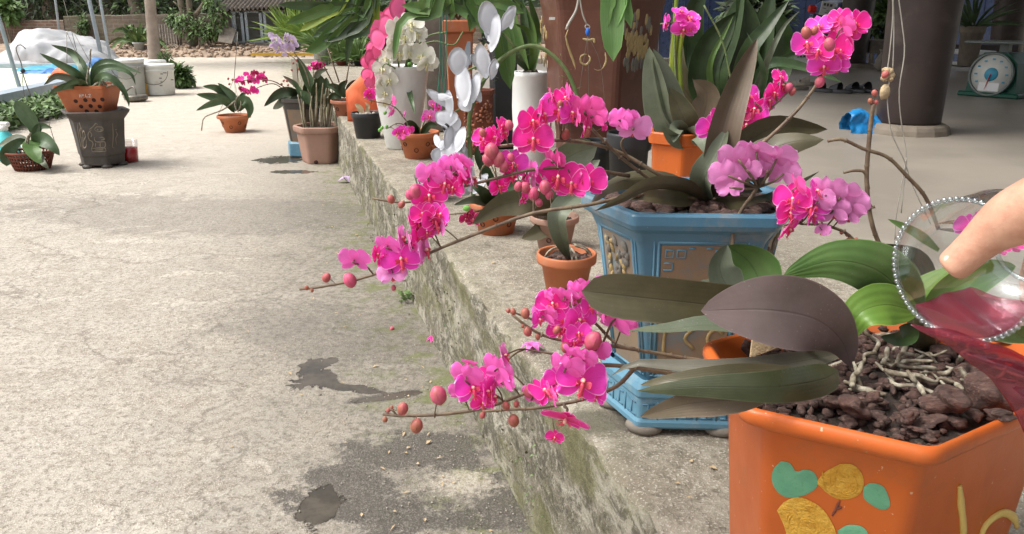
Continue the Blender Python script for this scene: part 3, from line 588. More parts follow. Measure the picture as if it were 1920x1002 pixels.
# ------------------------------------------------------------------ pots
def dab(mb, q, n, w, h, th, i=0, mi=0, a=0.0):
    M3 = (n.to_track_quat('Z', 'Y').to_matrix()) @ Matrix.Rotation(a, 3, 'Z'); mb.blob(q, (w, h, th), i, .3, 5, mi, M3)
def soil_disc(parent, c, r, z, n=40, mat_='soil', bumpy=0.012):
    mb = MB(); c = V((c[0], c[1], z))
    def fn(u, v):
        a = 2 * math.pi * v; q = u * r; p = V((math.cos(a) * q, math.sin(a) * q, 0)); p.z = bumpy * noise.noise(p * 60) + bumpy * .8 * noise.noise(p * 25); return c + p
    mb.grid(fn, 10, n); return obj('potting_mix', mb, mat_, parent)
def roundpot(parent, c, z0, r0, r1, h, mt='terra', holes=0, soil=True, lipw=1.1, cr=None, n=36, rot=0, name='pot', mi_hole='hole'):
    x, y = c; mb = MB(); w = max(0.006, r1 * 0.07)
    pr = [(r0 * .96, 0), (r0, .01 * h), (r0 + (r1 - r0) * .8, h * .80), (r1 * lipw * .985, h * .82), (r1 * lipw, h * .86), (r1 * lipw, h * .97), (r1 * lipw * .98, h), (r1 * lipw - w, h), (r1 * lipw - w * 1.2, h * .97), (r1 - w * 1.5, h * .75), (r0 - w, h * .2)]
    mb.lathe(pr, (x, y, z0), n if cr is None else n, rot=rot, corner=cr, cap1=True, smooth=(cr is None))
    o = obj(name, mb, [mt], parent)
    if holes:
        hb = MB()
        for k in range(holes):
            a = -math.pi / 2 + (k - (holes - 1) / 2) * (2 * math.pi / 9); zz = h * (.58 if k % 2 else .36)
            rr_ = r0 + (r1 - r0) * .8 * (zz / (.8 * h)); d = V((math.cos(a), math.sin(a), 0))
            q = V((x, y, z0 + zz)) + d * (rr_ + 0.001); M3 = V((d.x * h, d.y * h, -(r1 - r0))).to_track_quat('Z', 'Y').to_matrix(); hr = r1 * .105
            hb.lathe([(hr, -.004), (hr * 1.05, .001), (hr * .85, .0012), (hr * .75, -.003)], q, 12, M3=M3, cap1=True)
        obj('drain_holes', hb, mi_hole, parent)
    if soil: soil_disc(parent, (x, y), (r1 * lipw - w * 1.6) if cr is None else (r1 * lipw - w * 1.6) * .88, z0 + h * .86)
    return o
# ================================================================== SETTING
def frange(a, b, d):
    o = []
    while a < b - 1e-6: o.append(a); a += d
    return o + [b]
mb = MB(); xs = [-60, -25, -14] + frange(-9, 3.5, .5) + [6, 12, 25, 60]; ys = [-25, -6] + frange(-2, 20, .5) + [30, 60, 140]
vs = []
for x in xs:
    for y in ys: vs.append(V((x, y, 0.012 * noise.noise(V((x * .5, y * .5, 0))) if -9 < x < 3.5 and y < 20 else 0)))
n_ = len(ys); mb.add(vs, [(i * n_ + j, (i + 1) * n_ + j, (i + 1) * n_ + j + 1, i * n_ + j + 1) for i in range(len(xs) - 1) for j in range(n_ - 1)])
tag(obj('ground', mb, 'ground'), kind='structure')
def porch():
    mb = MB(); ys = frange(-2.5, .6, .2) + frange(.62, 5.5, .02)[0:] + frange(5.6, 12.6, .2)
    cs = [(0, z) for z in frange(-.05, .325, .0125)] + [(.0, .335), (.002, .348), (.01, .356), (.022, .36)] + [(d, .36) for d in (.035, .05, .07, .09, .12, .16, .21, .27, .35, .5, .8, 1.4, 2.5, 4.5, 8, 14)]
    vs = []
    for y in ys:
        f = 1 if y < 5.6 else .6
        for (d, z) in cs:
            x = EX(y) + d + (.012 if z >= .352 else 0); q = V((x, y, z))
            if z < .352:
                qa = V((x * 6, y * 2.2, z * 6)); k = noise.noise(qa) * .011 + noise.noise(qa * 3.5) * .006 + noise.noise(qa * 9) * .003
                x -= k * f + .012 * (1 - z / .36) ** 3 - .012; z_ = z - (max(0, noise.noise(V((0, y * 11, 3)))) * .03 * (z / .36) ** 4)
            else:
                e = max(0, 1 - d / .12); ch = max(0, noise.noise(V((0, y * 11, 3)))) * .03; z_ = z - ch * e ** 2 + noise.noise(q * 20) * .004 * e * f; x += (noise.noise(q * 25) * .012 - .004) * e
            vs.append(V((x, y, z_)))
    n = len(cs); mb.add(vs, [(i * n + j, i * n + j + 1, (i + 1) * n + j + 1, (i + 1) * n + j) for i in range(len(ys) - 1) for j in range(n - 1)])
    yb = ys[-1]; xb = EX(yb); mb.add([(xb, yb, -.05), (xb + 14, yb, -.05), (xb + 14, yb, .36), (xb, yb, .36)], [(0, 1, 2, 3)], smooth=False)
    # faces were wound so that the normals point up / out
    mb.f = [f[::-1] for f in mb.f]
    tag(obj('porch_floor', mb, 'porch'), kind='structure')
porch()
# porch roof on the pillars, above the picture
mb = MB(); M3 = Matrix.Rotation(R(16.7), 3, 'Z')
mb.box(V((6.2, 5.0, 3.05)), (9.8, 19, .12), M3=M3)
ro = obj('porch_roof', mb, 'roofsheet'); tag(ro, kind='structure')
def boxpx(mb, x0, y0, x1, y1, Y, dp, mi=0, bev=0.0):
    a = P(x0, y1, Y); b = P(x1, y0, Y)
    mb.box(((a.x + b.x) / 2, Y + dp / 2, (a.z + b.z) / 2), (abs(b.x - a.x), dp, abs(b.z - a.z)), mi=mi, bev=bev)
# ---------------- walls
def wall(name, label, x0, x1, ytop0, ytop1, Y, m):
    a = P(x0, ytop0, Y); b = P(x1, ytop1, Y); n = 90; mb = MB()
    def fn(u, v):
        x = a.x + (b.x - a.x) * u; zt = a.z + (b.z - a.z) * u + .05 * noise.noise(V((x * 2, 0, 0))) + .03 * noise.noise(V((x * 7, 0, 0)))
        prof = [(0, -.2), (0, zt * .35), (0, zt * .7), (.0, zt - .02), (.01, zt), (.21, zt), (.22, zt - .02), (.22, -.2)]
        d, z = prof[round(v * 7)]; return V((x, Y + d + .02 * noise.noise(V((x * 2, z * 4, 1))), z))
    mb.grid(fn, n, 7, smooth=False)
    tag(obj(name, mb, m), label, 'wall')
wall('brick_wall', 'old red brick wall behind the heap of white sheeting', -260, 118, 40, 38, 24.5, 'brick')
wall('brick_wall', 'mossy grey-brown garden wall behind the palm trunk and wooden gate', 118, 1350, 30, 6, 24.2, 'brick2')
# bank of rubble along the wall foot
bk = G(300, 97).y
mb = MB()
def fnb(u, v):
    x = -17 + 30 * u; y = 22.0 + 2.4 * v + .25 * noise.noise(V((x * .6, 0, 5))); z = -.02 + .30 * min(1, v * 1.5) + .05 * noise.noise(V((x * 3, v * 5, 0))) * (1 if v > 0 else 0); return V((x, y, z))
mb.grid(fnb, 160, 10)
tag(obj('earth_bank', mb, 'rubble'), kind='structure')
mb = MB()
for i in range(900):
    x = rr(-13.5, 0); y = rr(22.0, 23.6); z = .30 * min(1, (y - 22) / 2.4 * 1.5)
    mb.blob((x, y, z + .02), (rr(.02, .075), rr(.02, .05), rr(.015, .045)), i, .7, 4)
tag(obj('rubble', mb, 'rubble'), 'broken brick rubble strewn along the foot of the garden wall', 'rubble', kind='stuff')
# ---------------- foliage
def tuft(mb, c, rad, n, L, w, mi=None, droop=.3, core=.0):
    c = V(c); rad = V(rad)
    for i in range(n):
        d = V((random.gauss(0, 1), random.gauss(0, 1), random.gauss(0, 1))).normalized(); q = rr(core, 1) ** .5
        p = c + V((d.x * rad.x, d.y * rad.y, d.z * rad.z)) * q; dd = (d + V((rr(-.6, .6), rr(-.6, .6), rr(-.7, .5) - droop * .5)))
        l = L * rr(.6, 1.3); mb.leafq(p, dd, V((rr(-.5, .5), rr(-.9, .1), 1)), l, w * rr(.7, 1.3), random.choice((0, 0, 1, 2)) if mi is None else mi)
def bush(label, px, py, Y, rpx, rpy, n, L=.12, w=.03, mats=('fol_a', 'fol_b', 'fol_c'), group=None, name='shrub', cat='shrub', stems=5, droop=.3):
    c = P(px, py, Y); m = mpx(c); g = G(px, py, 0); base = V((c.x, Y, 0)); t = thing(name, label, cat, base, group); mb = MB()
    for k in range(4): tuft(mb, c + V((rr(-.5, .5) * rpx * m, rr(-.2, .2), rr(-.4, .4) * rpy * m)), (rpx * m * rr(.45, .75), rpx * m * .5, rpy * m * rr(.45, .75)), n // 4, L, w, droop=droop)
    obj('foliage', mb, list(mats), t); sb = MB()
    for k in range(stems):
        e = c + V((rr(-.6, .6) * rpx * m, rr(-.2, .2), rr(-.2, .6) * rpy * m)); sb.tube([base + V((rr(-.05, .05), 0, 0)), base.lerp(e, .5) + V((rr(-.1, .1), 0, .05)), e], [.02, .006], 5, seg=8)
    obj('stem', sb, 'bark', t); return t
# trees beyond the wall: trunks show under their crowns, which shade the ground behind the wall
tr = [(52, 29, .30, 'dark leaning tree beyond the brick wall, leftmost of those behind it'), (102, 28, .36, 'broad dark trunk beyond the wall, behind the thin white pole'), (213, 27.5, .28, 'grey mossy tree trunk beyond the wall, left of the palm'), (258, 26.5, .20, 'slim pale twin trunk beyond the wall just left of the palm'), (330, 29, .25, 'shaded tree beyond the wall between palm and bare-limbed tree'), (600, 29, .3, 'tree beyond the wall behind the spiky potted palms'), (820, 30, .35, 'tree far behind the white orchids'), (-60, 29, .3, 'tree beyond the brick wall just past the tall pole')]
for i, (px, Y, r, lab) in enumerate(tr):
    b = V((P(px, 30, Y).x, Y, 0)); t = thing('tree', lab, 'tree', b, 'trees beyond the garden wall'); mb = MB()
    pts = [b, b + V((rr(-.15, .15), 0, 1)), b + V((rr(-.4, .4), rr(-.3, .3), 2.6)), b + V((rr(-.6, .6), rr(-.3, .3), 4.6))]
    mb.tube(pts, [r * 1.3, r * .9, r * .8, r * .35], 10, seg=14)
    for k in range(4):
        e = pts[2] + V((rr(-1.8, 1.8), rr(-1, 1), rr(.6, 2.4))); mb.tube([pts[2], pts[2].lerp(e, .5) + V((0, 0, .3)), e], [r * .45, r * .12], 7, seg=8)
    obj('trunk', mb, 'bark', t); cb = MB()
    for k in range(9): tuft(cb, pts[2] + V((rr(-2, 2), rr(-1.5, 1.5), rr(.6, 3.2))), (1.1, 1.1, .8), 170, .26, .07)
    tuft(cb, b + V((0, 0, 1.5)), (1.6, .8, .7), 260, .22, .05)
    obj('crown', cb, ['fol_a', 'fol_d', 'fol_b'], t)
mb = MB()
for i in range(46):
    x = rr(-20, 16); tuft(mb, (x, rr(26.8, 31), rr(.5, 2.3)), (1.4, 1.0, .9), 150, .24, .06)
mb2 = MB()
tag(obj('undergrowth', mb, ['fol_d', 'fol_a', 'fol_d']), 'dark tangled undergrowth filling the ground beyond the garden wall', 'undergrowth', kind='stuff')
mb = MB()
def fnh(u, v): return V((-45 + 90 * u, 33 + 3 * v + .8 * noise.noise(V((u * 40, v * 4, 0))), -.1 + 7 * v + .8 * noise.noise(V((u * 40, v * 9, 4)))))
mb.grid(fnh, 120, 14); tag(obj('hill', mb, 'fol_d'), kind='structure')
# the bare-limbed tree against the wall
b = V((P(358, 95, 23.6).x, 23.6, .2)); t = thing('tree', 'pale bare-limbed tree with forked trunk growing against the garden wall', 'tree', b); mb = MB()
for path, r in ([(362, 96), (358, 70), (350, 40), (340, 12), (335, -25)], [.12, .08]), ([(358, 60), (356, 25), (352, -20)], [.1, .08]), ([(364, 30), (375, 18), (385, 2), (392, -12)], [.07, .05]), ([(345, 30), (338, 15), (325, 3)], [.05, .02]), ([(398, 30), (405, 40), (415, 58)], [.04, .02]), ([(366, 88), (368, 60), (366, 28)], [.07, .06]):
    mb.tube([P(a, c, 23.5) for a, c in path], r, 8, seg=10)
obj('trunk', mb, 'bark', t); mb = MB()
for (a, c) in ((400, 12), (330, 38), (405, 40), (385, 50), (372, 60), (340, 30), (402, 55), (392, -5), (350, 50), (410, 30)): tuft(mb, P(a, c, 23.3), (.32, .2, .26), 75, .16, .03, droop=.9)
obj('crown', mb, ['fol_b', 'fol_c', 'fol_a'], t)
bush('leafy green shrub against the wall left of the wooden gate', 246, 68, 23.4, 16, 17, 420, .14, .035)
bush('climbing shrub on the wall behind the white sheet heap', 150, 52, 24.0, 13, 22, 360, .13, .03)
bush('low shrub at the wall between the gate and the coop', 330, 42, 23.7, 15, 12, 300, .15, .03, droop=.8)
bush('broad-leaved shrub hanging over the brick wall at the far left', 8, 18, 24.2, 24, 22, 420, .26, .07, ('fol_c', 'fol_b', 'fol_b'))
bush('leggy weeds at the wall foot beside the leaning board', 392, 60, 23.4, 17, 16, 260, .15, .025, droop=.8)
# big pot by the gate
def simple_potted(label, px, pyb, Y, wpx, hpx, potm, n, L, w, spread, mats, z0=None, name='potted_plant', droop=.3, fol_h=1.0, cr=None):
    g = P(px, pyb, Y); z0 = g.z if z0 is None else z0; m = mpx(g); r = wpx * m / 2; h = hpx * m
    t = thing(name, label, 'potted plant', V((g.x, Y, z0))); roundpot(t, (g.x, Y), z0, r * .7, r * .92, h, potm, n=20)
    mb = MB()
    for i in range(n):
        a = rr(0, 6.28); el = rr(.1, 1.5); d = V((math.cos(a) * math.cos(el), math.sin(a) * math.cos(el), math.sin(el))); p0 = V((g.x + math.cos(a) * r * .3, Y + math.sin(a) * r * .3, z0 + h * .9))
        l = L * rr(.6, 1.1); mb_pts = [p0, p0 + d * l * .5 * fol_h, p0 + d * l * fol_h - V((0, 0, droop * l))]
        leaf(mb, mb_pts, w * rr(.7, 1.2), face=rr(-60, 60), prof='lance', seg=5, m=2, th=.001)
    obj('foliage', mb, list(mats), t); return t
simple_potted('drooping plant in a blue-grey pot under the wall by the gate', 262, 98, 23, 22, 18, 'greyp', 40, 1.0, .12, 1, ('fol_b', 'fol_a'), droop=.5)
# ---------------- wooden gate leaning on the wall
g0 = P(310, 88, 23.4); t = thing('wooden_gate', 'weathered slatted wooden gate leaning against the garden wall', 'gate', g0); m = mpx(g0)
for i in range(9):
    mb = MB(); x = 288 + i * 5.0; mb.tube([P(x + 5, 90, 23.2), P(x, 46, 23.7)], [1.1 * m] * 2, 4, smooth=False); obj('slat', mb, 'wood_grey', t)
for y in (47, 62, 88):
    mb = MB(); mb.tube([P(287 + (y - 46) * .1, y, 23.2 + (88 - y) * .012), P(330 + (y - 46) * .1, y, 23.2 + (88 - y) * .012)], [1.3 * m] * 2, 4, smooth=False); obj('rail', mb, 'wood_grey', t)
# ---------------- coop
YC = 23.6; zc = P(480, 83, YC); t = thing('coop', 'low wooden animal coop with wire mesh doors and corrugated roof', 'coop', V((zc.x, YC, zc.z)))
mb = MB(); boxpx(mb, 433, 10, 533, 82, YC + .12, 1.2); obj('wall', mb, 'coop_shade', t)  # solid near-black block; shade inside the coop is put into its colour
mb = MB(); boxpx(mb, 422, 22, 436, 78, YC, .08); boxpx(mb, 434, 80, 535, 86, YC - .05, .2); boxpx(mb, 433, 19, 533, 23, YC, .1); obj('frame', mb, 'wood_grey', t)
for (x0, x1, lab) in ((438, 457, 0), (460, 492, 1), (495, 530, 2)):
    fr = MB(); w = 2.2
    boxpx(fr, x0, 22, x0 + w, 80, YC - .03, .06); boxpx(fr, x1 - w, 22, x1, 80, YC - .03, .06); boxpx(fr, x0 + w, 22, x1 - w, 24, YC - .03, .06); boxpx(fr, x0 + w, 78, x1 - w, 80, YC - .03, .06)
    d = obj('door', fr, 'steel', t); me = MB(); x = x0 + w
    while x < x1 - w: boxpx(me, x, 24, x + .45, 78, YC - .01, .01); x += 2.0
    y = 25
    while y < 78: boxpx(me, x0 + w, y, x1 - w, y + .45, YC - .022, .01); y += 2.6
    obj('mesh_panel', me, 'greyp', d)
mb = MB(); a = P(404, 20, YC - .35); b = P(545, 13, YC - .35)
def fnr(u, v):
    p = a.lerp(b, u); return p + V((0, v * 1.9, v * .62 + .035 * math.sin(u * 110)))
mb.grid(fnr, 260, 4); mb.grid(lambda u, v: fnr(u, v) - V((0, 0, .02)), 260, 4); obj('roof', mb, 'roofsheet', t)
bd = MB(); q = [P(408, 78, 23.0), P(434, 82, 23.0), P(443, 56, 23.3), P(430, 50, 23.35), P(426, 35, 23.5), P(418, 54, 23.3), P(412, 60, 23.2)]
bd.add(q + [p + V((.01, .04, 0)) for p in q], [tuple(range(7)), tuple(range(13, 6, -1))] + [(i, 7 + i, 7 + (i + 1) % 7, (i + 1) % 7) for i in range(7)], smooth=False)
tag(obj('broken_board', bd, 'wood_grey'), 'broken grey board leaning against the left end of the coop', 'board')
# ---------------- palm trunk
b = G(291, 122); t = thing('palm_tree', 'ringed pale palm trunk rising behind the white buckets', 'tree', b); m = mpx(b); tp = P(281, 0, b.y); up = (tp - b) / (tp - b).length; mb = MB(); pts = [b + up * q for q in (0, .3, .8, 1.6, 2.6, 4.2)]
mb.tube(pts, [12 * m, 10 * m, 9.3 * m, 9 * m, 8.6 * m, 7 * m], 14, seg=30); tk = obj('trunk', mb, 'palmbark', t)
for py in (20, 34, 56, 80, 101, -10):
    q = P(281 + py * .085, py, b.y); rb = MB(); rb.tube([q - up * .012, q + up * .012], [9.6 * m] * 2, 14); obj('ring_scar', rb, 'concrete', tk)
cb = MB()
for i in range(11):
    a = i * .57; d = V((math.cos(a), math.sin(a), 0)); q = pts[-1]; leaf(cb, [q, q + d * .8 + V((0, 0, .7)), q + d * 2 + V((0, 0, .2)), q + d * 2.6 - V((0, 0, .6))], .6, prof='lance', n0=(0, 0, 1), seg=8, m=4)
obj('crown', cb, 'fol_b', t)
bush('small weed clump at the foot of the palm trunk', 308, 108, 18.2, 8, 9, 160, .12, .02, stems=3)
bush('low green bush spreading beside the white bucket', 345, 145, G(345, 165).y, 19, 17, 700, .12, .035, stems=6)
# ---------------- poles (a greenhouse frame)
for (x0, y0, x1, y1, w, lab) in ((46, 195, -6, 20, 6.5, 'thick grey steel pole at the left edge beside the pale mat'), (115, 62, 103, -5, 4, 'thin pale steel pole behind the heap of white sheeting'), (194, 122, 166, -5, 6.5, 'grey steel pole left of the pair beside the grey tub'), (209, 124, 187, -5, 4.5, 'thinner grey steel pole of the pair beside the grey tub')):
    g = G(x0, y0) if y0 > 80 else P(x0, 90, 23); tp = P(x1, y1, g.y); d = (tp - g) / (tp.z - g.z); mb = MB(); m = mpx(g)
    mb.tube([g + V((0, 0, -.02)), g + d * 3.2], [w * m / 2 * 1.15, w * m / 2], 12); tag(obj('steel_pole', mb, 'steel', loc=g), lab, 'pole', 'steel poles of the shade frame')
# ---------------- seed bed with pale mat, sheets and heap
mb = MB(); A, B, Cc, D = G(-120, 240), G(135, 176), G(215, 150), G(-150, 150)
q = [G(-160, 252), G(150, 172), G(235, 142), G(-140, 142)]
kb = MB()
for a, b in ((q[0], q[1]), (q[1], q[2]), (q[3], q[2]), (q[0], q[3])):
    kb.tube([a + V((0, 0, .1)), b + V((0, 0, .1))], [.16, .16], 4, smooth=False)
tag(obj('bed_kerb', kb, 'steel'), 'blue-grey raised kerb around the pale green mat', 'kerb')
zm = V((0, 0, .14)); mb.add([a + zm for a in q] + [a for a in q], [(0, 1, 2, 3), (0, 4, 5, 1), (1, 5, 6, 2)], smooth=False)
tag(obj('slatted_mat', mb, 'slat'), 'pale green slatted mat laid over the raised bed', 'mat')
def heap(name, label, m_, pts, Yc, thick, zb, seed, amp=.16, cat='sheeting'):
    """crumpled sheet: silhouette (px,py) top line, real depth"""
    tops = [P(a, b, Yc) for a, b in pts]; mb = MB(); n = 70; x0, x1 = tops[0].x, tops[-1].x
    def top(x):
        for a, b in zip(tops, tops[1:]):
            if a.x <= x <= b.x: return a.z + (b.z - a.z) * (x - a.x) / (b.x - a.x + 1e-9)
        return tops[-1].z
    def fn(u, v):
        x = x0 + (x1 - x0) * u; h = max(0, top(x) - zb); a = math.pi * v; q = V((x, Yc - math.cos(a) * thick * (.4 + .6 * min(1, h)), zb + h * math.sin(a) ** .7))
        r = q * 1.1 + V((seed, 0, 0)); k = noise.noise(r) * amp * 1.6 + abs(noise.noise(r * 2.6)) * amp * 1.2 + abs(noise.noise(r * 6)) * amp * .5
        if math.sin(a) > .05: q += V((noise.noise(r + V((9, 0, 0))) * amp * .6, -k * (1 if v < .5 else -1), (k - amp * .7) * .5))
        return q
    mb.grid(fn, n, 26); return tag(obj(name, mb, m_), label, cat)
heap('plastic_sheeting', 'big crumpled heap of white plastic sheeting before the brick wall', 'tarp', [(-60, 95), (-10, 106), (20, 85), (48, 76), (58, 58), (85, 53), (100, 56), (130, 66), (160, 80), (185, 100), (205, 118), (222, 135)], 18.5, 1.4, -.05, 3, .14)
heap('plastic_sheeting', 'lower folds of grey-white sheeting under the thick pole', 'tarp', [(-60, 118), (-5, 112), (30, 114), (60, 122), (95, 130)], 16.0, .8, .1, 8, .1)
heap('tarpaulin', 'teal tarpaulin spread in front of the white sheeting', 'tarpblue', [(28, 142), (45, 128), (80, 121), (110, 119), (135, 122), (160, 132), (175, 145)], 14.6, .7, .12, 5, .07)
heap('tarpaulin', 'small blue tarpaulin bunch between teal sheet and pale mat', 'tarpblue2', [(38, 142), (55, 132), (75, 133), (92, 128), (118, 140)], 13.8, .35, .12, 6, .06)
heap('tarpaulin', 'bright blue plastic scrap behind the orchid leaves near the poles', 'tarpblue2', [(168, 118), (176, 108), (190, 112), (200, 122)], 14.5, .2, .2, 7, .03)
heap('orange_cloth', 'orange cloth bundle lying on the mat behind the terracotta orchid', 'orangecloth', [(96, 142), (106, 128), (120, 125), (135, 132), (142, 142)], 12.8, .2, .12, 2, .04, 'cloth')
# ---------------- ground cover by the bed
mb = MB()
for i in range(2600):
    u = rnd(); px = -40 + 175 * u; py0 = 252 - u * 45; g = G(px + rr(-8, 8), py0 + rr(-17, 8)); h = rr(.02, .14)
    mb.leafq(g + V((rr(-.1, .1), rr(-.1, .1), h)), V((rr(-1, 1), rr(-1, .6), rr(-.2, .8))), V((rr(-.4, .4), rr(-.6, 0), 1)), rr(.06, .13), rr(.015, .03), random.choice((0, 1, 1, 2)))
tag(obj('ground_cover', mb, ['fol_a', 'fol_b', 'fol_c']), 'leafy green ground cover along the edge of the raised bed', 'ground cover', kind='stuff')
# ---------------- tubs, buckets, bottle
def bucket(name, label, px, pyb, wpx, hpx, m_, lid=None, Y=None):
    g = G(px, pyb) if Y is None else P(px, pyb, Y); m = mpx(g); r = wpx * m / 2; h = hpx * m * 1.02; t = thing(name, label, 'bucket', g); mb = MB()
    mb.lathe([(r * .86, 0), (r * .88, .01), (r * .96, h * .78), (r * 1.02, h * .785), (r * 1.02, h * .83), (r * .975, h * .835), (r * .985, h * .9), (r * 1.03, h * .905), (r * 1.03, h * .93), (r * .97, h * .94)] + ([(r * .93, h * .94), (r * .85, h * .5), (r * .8, .03)] if not lid else []), g, 28, cap1=True)
    obj('bucket_body', mb, m_, t)
    if lid: mb = MB(); mb.lathe([(r * 1.045, h * .905), (r * 1.05, h * .99), (r * 1.0, h), (r * .95, h * .985)], g, 28, cap1=True); obj('lid', mb, lid, t)
    hb = MB(); hb.tube([g + V((r * 1.03 * math.cos(a), -abs(r) * .9 - .02, h * .8 + r * .9 * (-math.sin(a)))) for a in [math.pi * k / 10 for k in range(11)]], [.005, .005], 5); obj('handle', hb, 'wire', t)
    return t
bucket('paint_bucket', 'white lidded plastic bucket beside the red and yellow bottle', 303, 177, 55, 54, 'whitep', 'whitep')
g = G(303, 177); mb = MB()
for i, (x, y) in enumerate(((303, 139), (301, 147), (303, 154), (302, 161), (309, 137), (323, 150))):
    q = P(x, y, g.y - 27 * mpx(g) - .004); mb.box(q, (.035 if i != 4 else .05, .004, .012), mi=0)
obj('printed_mark', mb, 'ink', [o for o in sc.objects if o.get('label', '').startswith('white lidded plastic bucket')][0])
bucket('plastic_tub', 'grey plastic bucket behind the terracotta orchid with a hose clip', 252, 180, 48, 66, 'greyp', 'whitep')
mb = MB(); boxpx(mb, 216, 116, 278, 160, 14.6, .8, bev=.03); tag(obj('foam_box', mb, 'whitep'), 'long white foam box behind the buckets', 'box')
g = G(277, 178); m = mpx(g); t = thing('bottle', 'yellow bottle with red cap between the two buckets', 'bottle', g); mb = MB(); r = 8.5 * m
mb.lathe([(r * .95, 0), (r, .01), (r, 30 * m), (r * .8, 35 * m)], g, 16, cap1=True); obj('bottle_body', mb, 'fishyellow', t); mb = MB(); mb.lathe([(r * .9, 34 * m), (r * .95, 44 * m), (r * .6, 48 * m)], g, 16, cap1=True); obj('cap', mb, 'taillight', t)
g = G(256, 190); mb = MB(); mb.lathe([(.10, 0), (.14, .02), (.15, .06), (.13, .08)], g, 14, cap1=True); mb.tube([g + V((-.2, .05, .08)), g + V((-.03, .02, .18)), g + V((.02, -.02, .05))], [.012, .012], 6, seg=8)
tag(obj('hose_nozzle', mb, 'wire'), 'dark hose fitting lying in front of the grey bucket', 'hose fitting')
# ---------------- spray bottle
g = G(18, 300); m = mpx(g); t = thing('spray_bottle', 'turquoise spray bottle with white trigger behind the basket orchid', 'spray bottle', g); mb = MB()
mb.lathe([(22 * m, 0), (23 * m, 4 * m), (22 * m, 26 * m), (15 * m, 42 * m), (6 * m, 54 * m), (6 * m, 58 * m)], g, 20, cap1=True); obj('bottle_body', mb, 'turq', t); mb = MB()
mb.box(g + V((-6 * m, 0, 66 * m)), (34 * m, 10 * m, 9 * m), bev=2 * m); mb.lathe([(7 * m, 55 * m), (7 * m, 64 * m)], g, 12, cap1=True); mb.tube([g + V((-14 * m, 0, 63 * m)), g + V((-18 * m, 0, 52 * m)), g + V((-14 * m, 0, 44 * m))], [2.5 * m, 1.5 * m], 6, seg=6); obj('trigger', mb, 'whitep', t)
# ---------------- red jug
g = G(244, 305); m = mpx(g); t = thing('jug', 'clear plastic tumbler half full of red liquid beside the dark pot', 'jug', g); mb = MB()
mb.lathe([(15 * m, 0), (15.5 * m, 1 * m), (17.5 * m, 42 * m), (17.0 * m, 42 * m), (15.0 * m, 2 * m)], g, 28, cap1=True); obj('tumbler', mb, 'glass_thin', t); mb = MB(); mb.lathe([(14.8 * m, 2.2 * m), (15.9 * m, 28 * m)], g, 28, cap1=True); obj('red_liquid', mb, 'red', t)
# ================================================================== POTTED ORCHIDS IN THE YARD
def strokes(mb, paths, p0, n, w, h=.0, mi=0, seg=10, taper=.4):
    for pth in paths:
        pts = [PP(a, b, p0, n) + n * h for a, b in pth]; k = w * mpx(pts[0])
        mb.tube(pts, [k * taper, k, k * .9, k, k * taper], 6, seg=seg, mi=mi, flat=n)
def wires(t, top, pts, r=.6, mt='wire', name='hanging_wire'):
    for p in pts:
        mb = MB(); q = P(*p); mb.tube([P(*top), q], [r * mpx(q)] * 2, 5); obj(name, mb, mt, t)
def hexpot(parent, c, z0, prof, rot, mt, corner=.14, name='pot', inner=True, n=6):
    mb = MB(); mb.lathe(prof, (c[0], c[1], z0), n, rot=rot, corner=corner, cap1=True, smooth=False); return obj(name, mb, mt, parent)
def facepl(c, z0, rot, k, r0, zr0, r1, zr1, n=6):
    """point, outward normal of face k (mid way) given radii at two heights"""
    a = rot + 2 * math.pi * (k + .5) / n; d = V((math.cos(a), math.sin(a), 0)); ap = math.cos(math.pi / n)
    p = V((c[0], c[1], z0)) + d * r0 * ap + V((0, 0, zr0)); q = V((c[0], c[1], z0)) + d * r1 * ap + V((0, 0, zr1)); s = (q - p).normalized(); h = V((-d.y, d.x, 0)); nn = h.cross(s); nn = nn if nn.dot(d) > 0 else -nn
    return p, nn.normalized()
def faceto(rotdeg, n=6): return -math.pi / 2 - math.pi / n + R(rotdeg)   # face 0 looks at the camera, turned by rotdeg
# basket orchid, far left
g = G(62, 318); m = mpx(g); t = thing('basket_orchid', 'broad-leaved orchid in a woven brown basket at the left edge', 'orchid', g); mb = MB()
for k in range(36):
    a = k * math.tau / 36; mb.tube([g + V((math.cos(a) * 28 * m, math.sin(a) * 28 * m, 0)), g + V((math.cos(a + .1) * 40 * m, math.sin(a + .1) * 40 * m, 34 * m))], [1.7 * m] * 2, 5)
for j in range(6):
    z = j * 6.6 * m; r = (28 + 12 * j / 5) * m; mb.tube([g + V((math.cos(a) * r, math.sin(a) * r, z + 1 * m)) for a in [math.tau * q / 36 for q in range(37)]], [(1.4 if j < 5 else 2.4) * m] * 2, 6)
obj('basket', mb, 'terra_dark', t); soil_disc(t, (g.x, g.y), 36 * m, 26 * m, bumpy=.02)
Y = g.y
for sp, w, k in (([(62, 285, Y), (66, 245, Y), (50, 215, Y), (28, 190, Y)], 30, dict(top='leaf_mid', prof='obov', face=-25)), ([(60, 272, Y), (38, 265, Y - .05), (15, 285, Y - .1), (12, 312, Y - .12)], 24, dict(top='leaf_mid', prof='obov')), ([(62, 270, Y), (78, 262, Y - .1), (98, 275, Y - .15), (112, 292, Y - .15)], 30, dict(top='leaf_mid', prof='oval')),
                 ([(60, 262, Y), (62, 280, Y - .15), (72, 300, Y - .2), (80, 305, Y - .2)], 34, dict(top='leaf_green', prof='oval')), ([(58, 268, Y), (30, 262, Y), (-5, 275, Y)], 22, dict(top='leaf_grey', prof='lance', face=40)), ([(62, 265, Y), (74, 238, Y), (98, 240, Y)], 16, dict(top='leaf_mid', prof='lance')), ([(62, 285, Y), (80, 305, Y - .2), (92, 318, Y - .2)], 20, dict(top='leaf_grey', prof='oval'))):
    LF(t, sp, w, **k)
mb = MB()
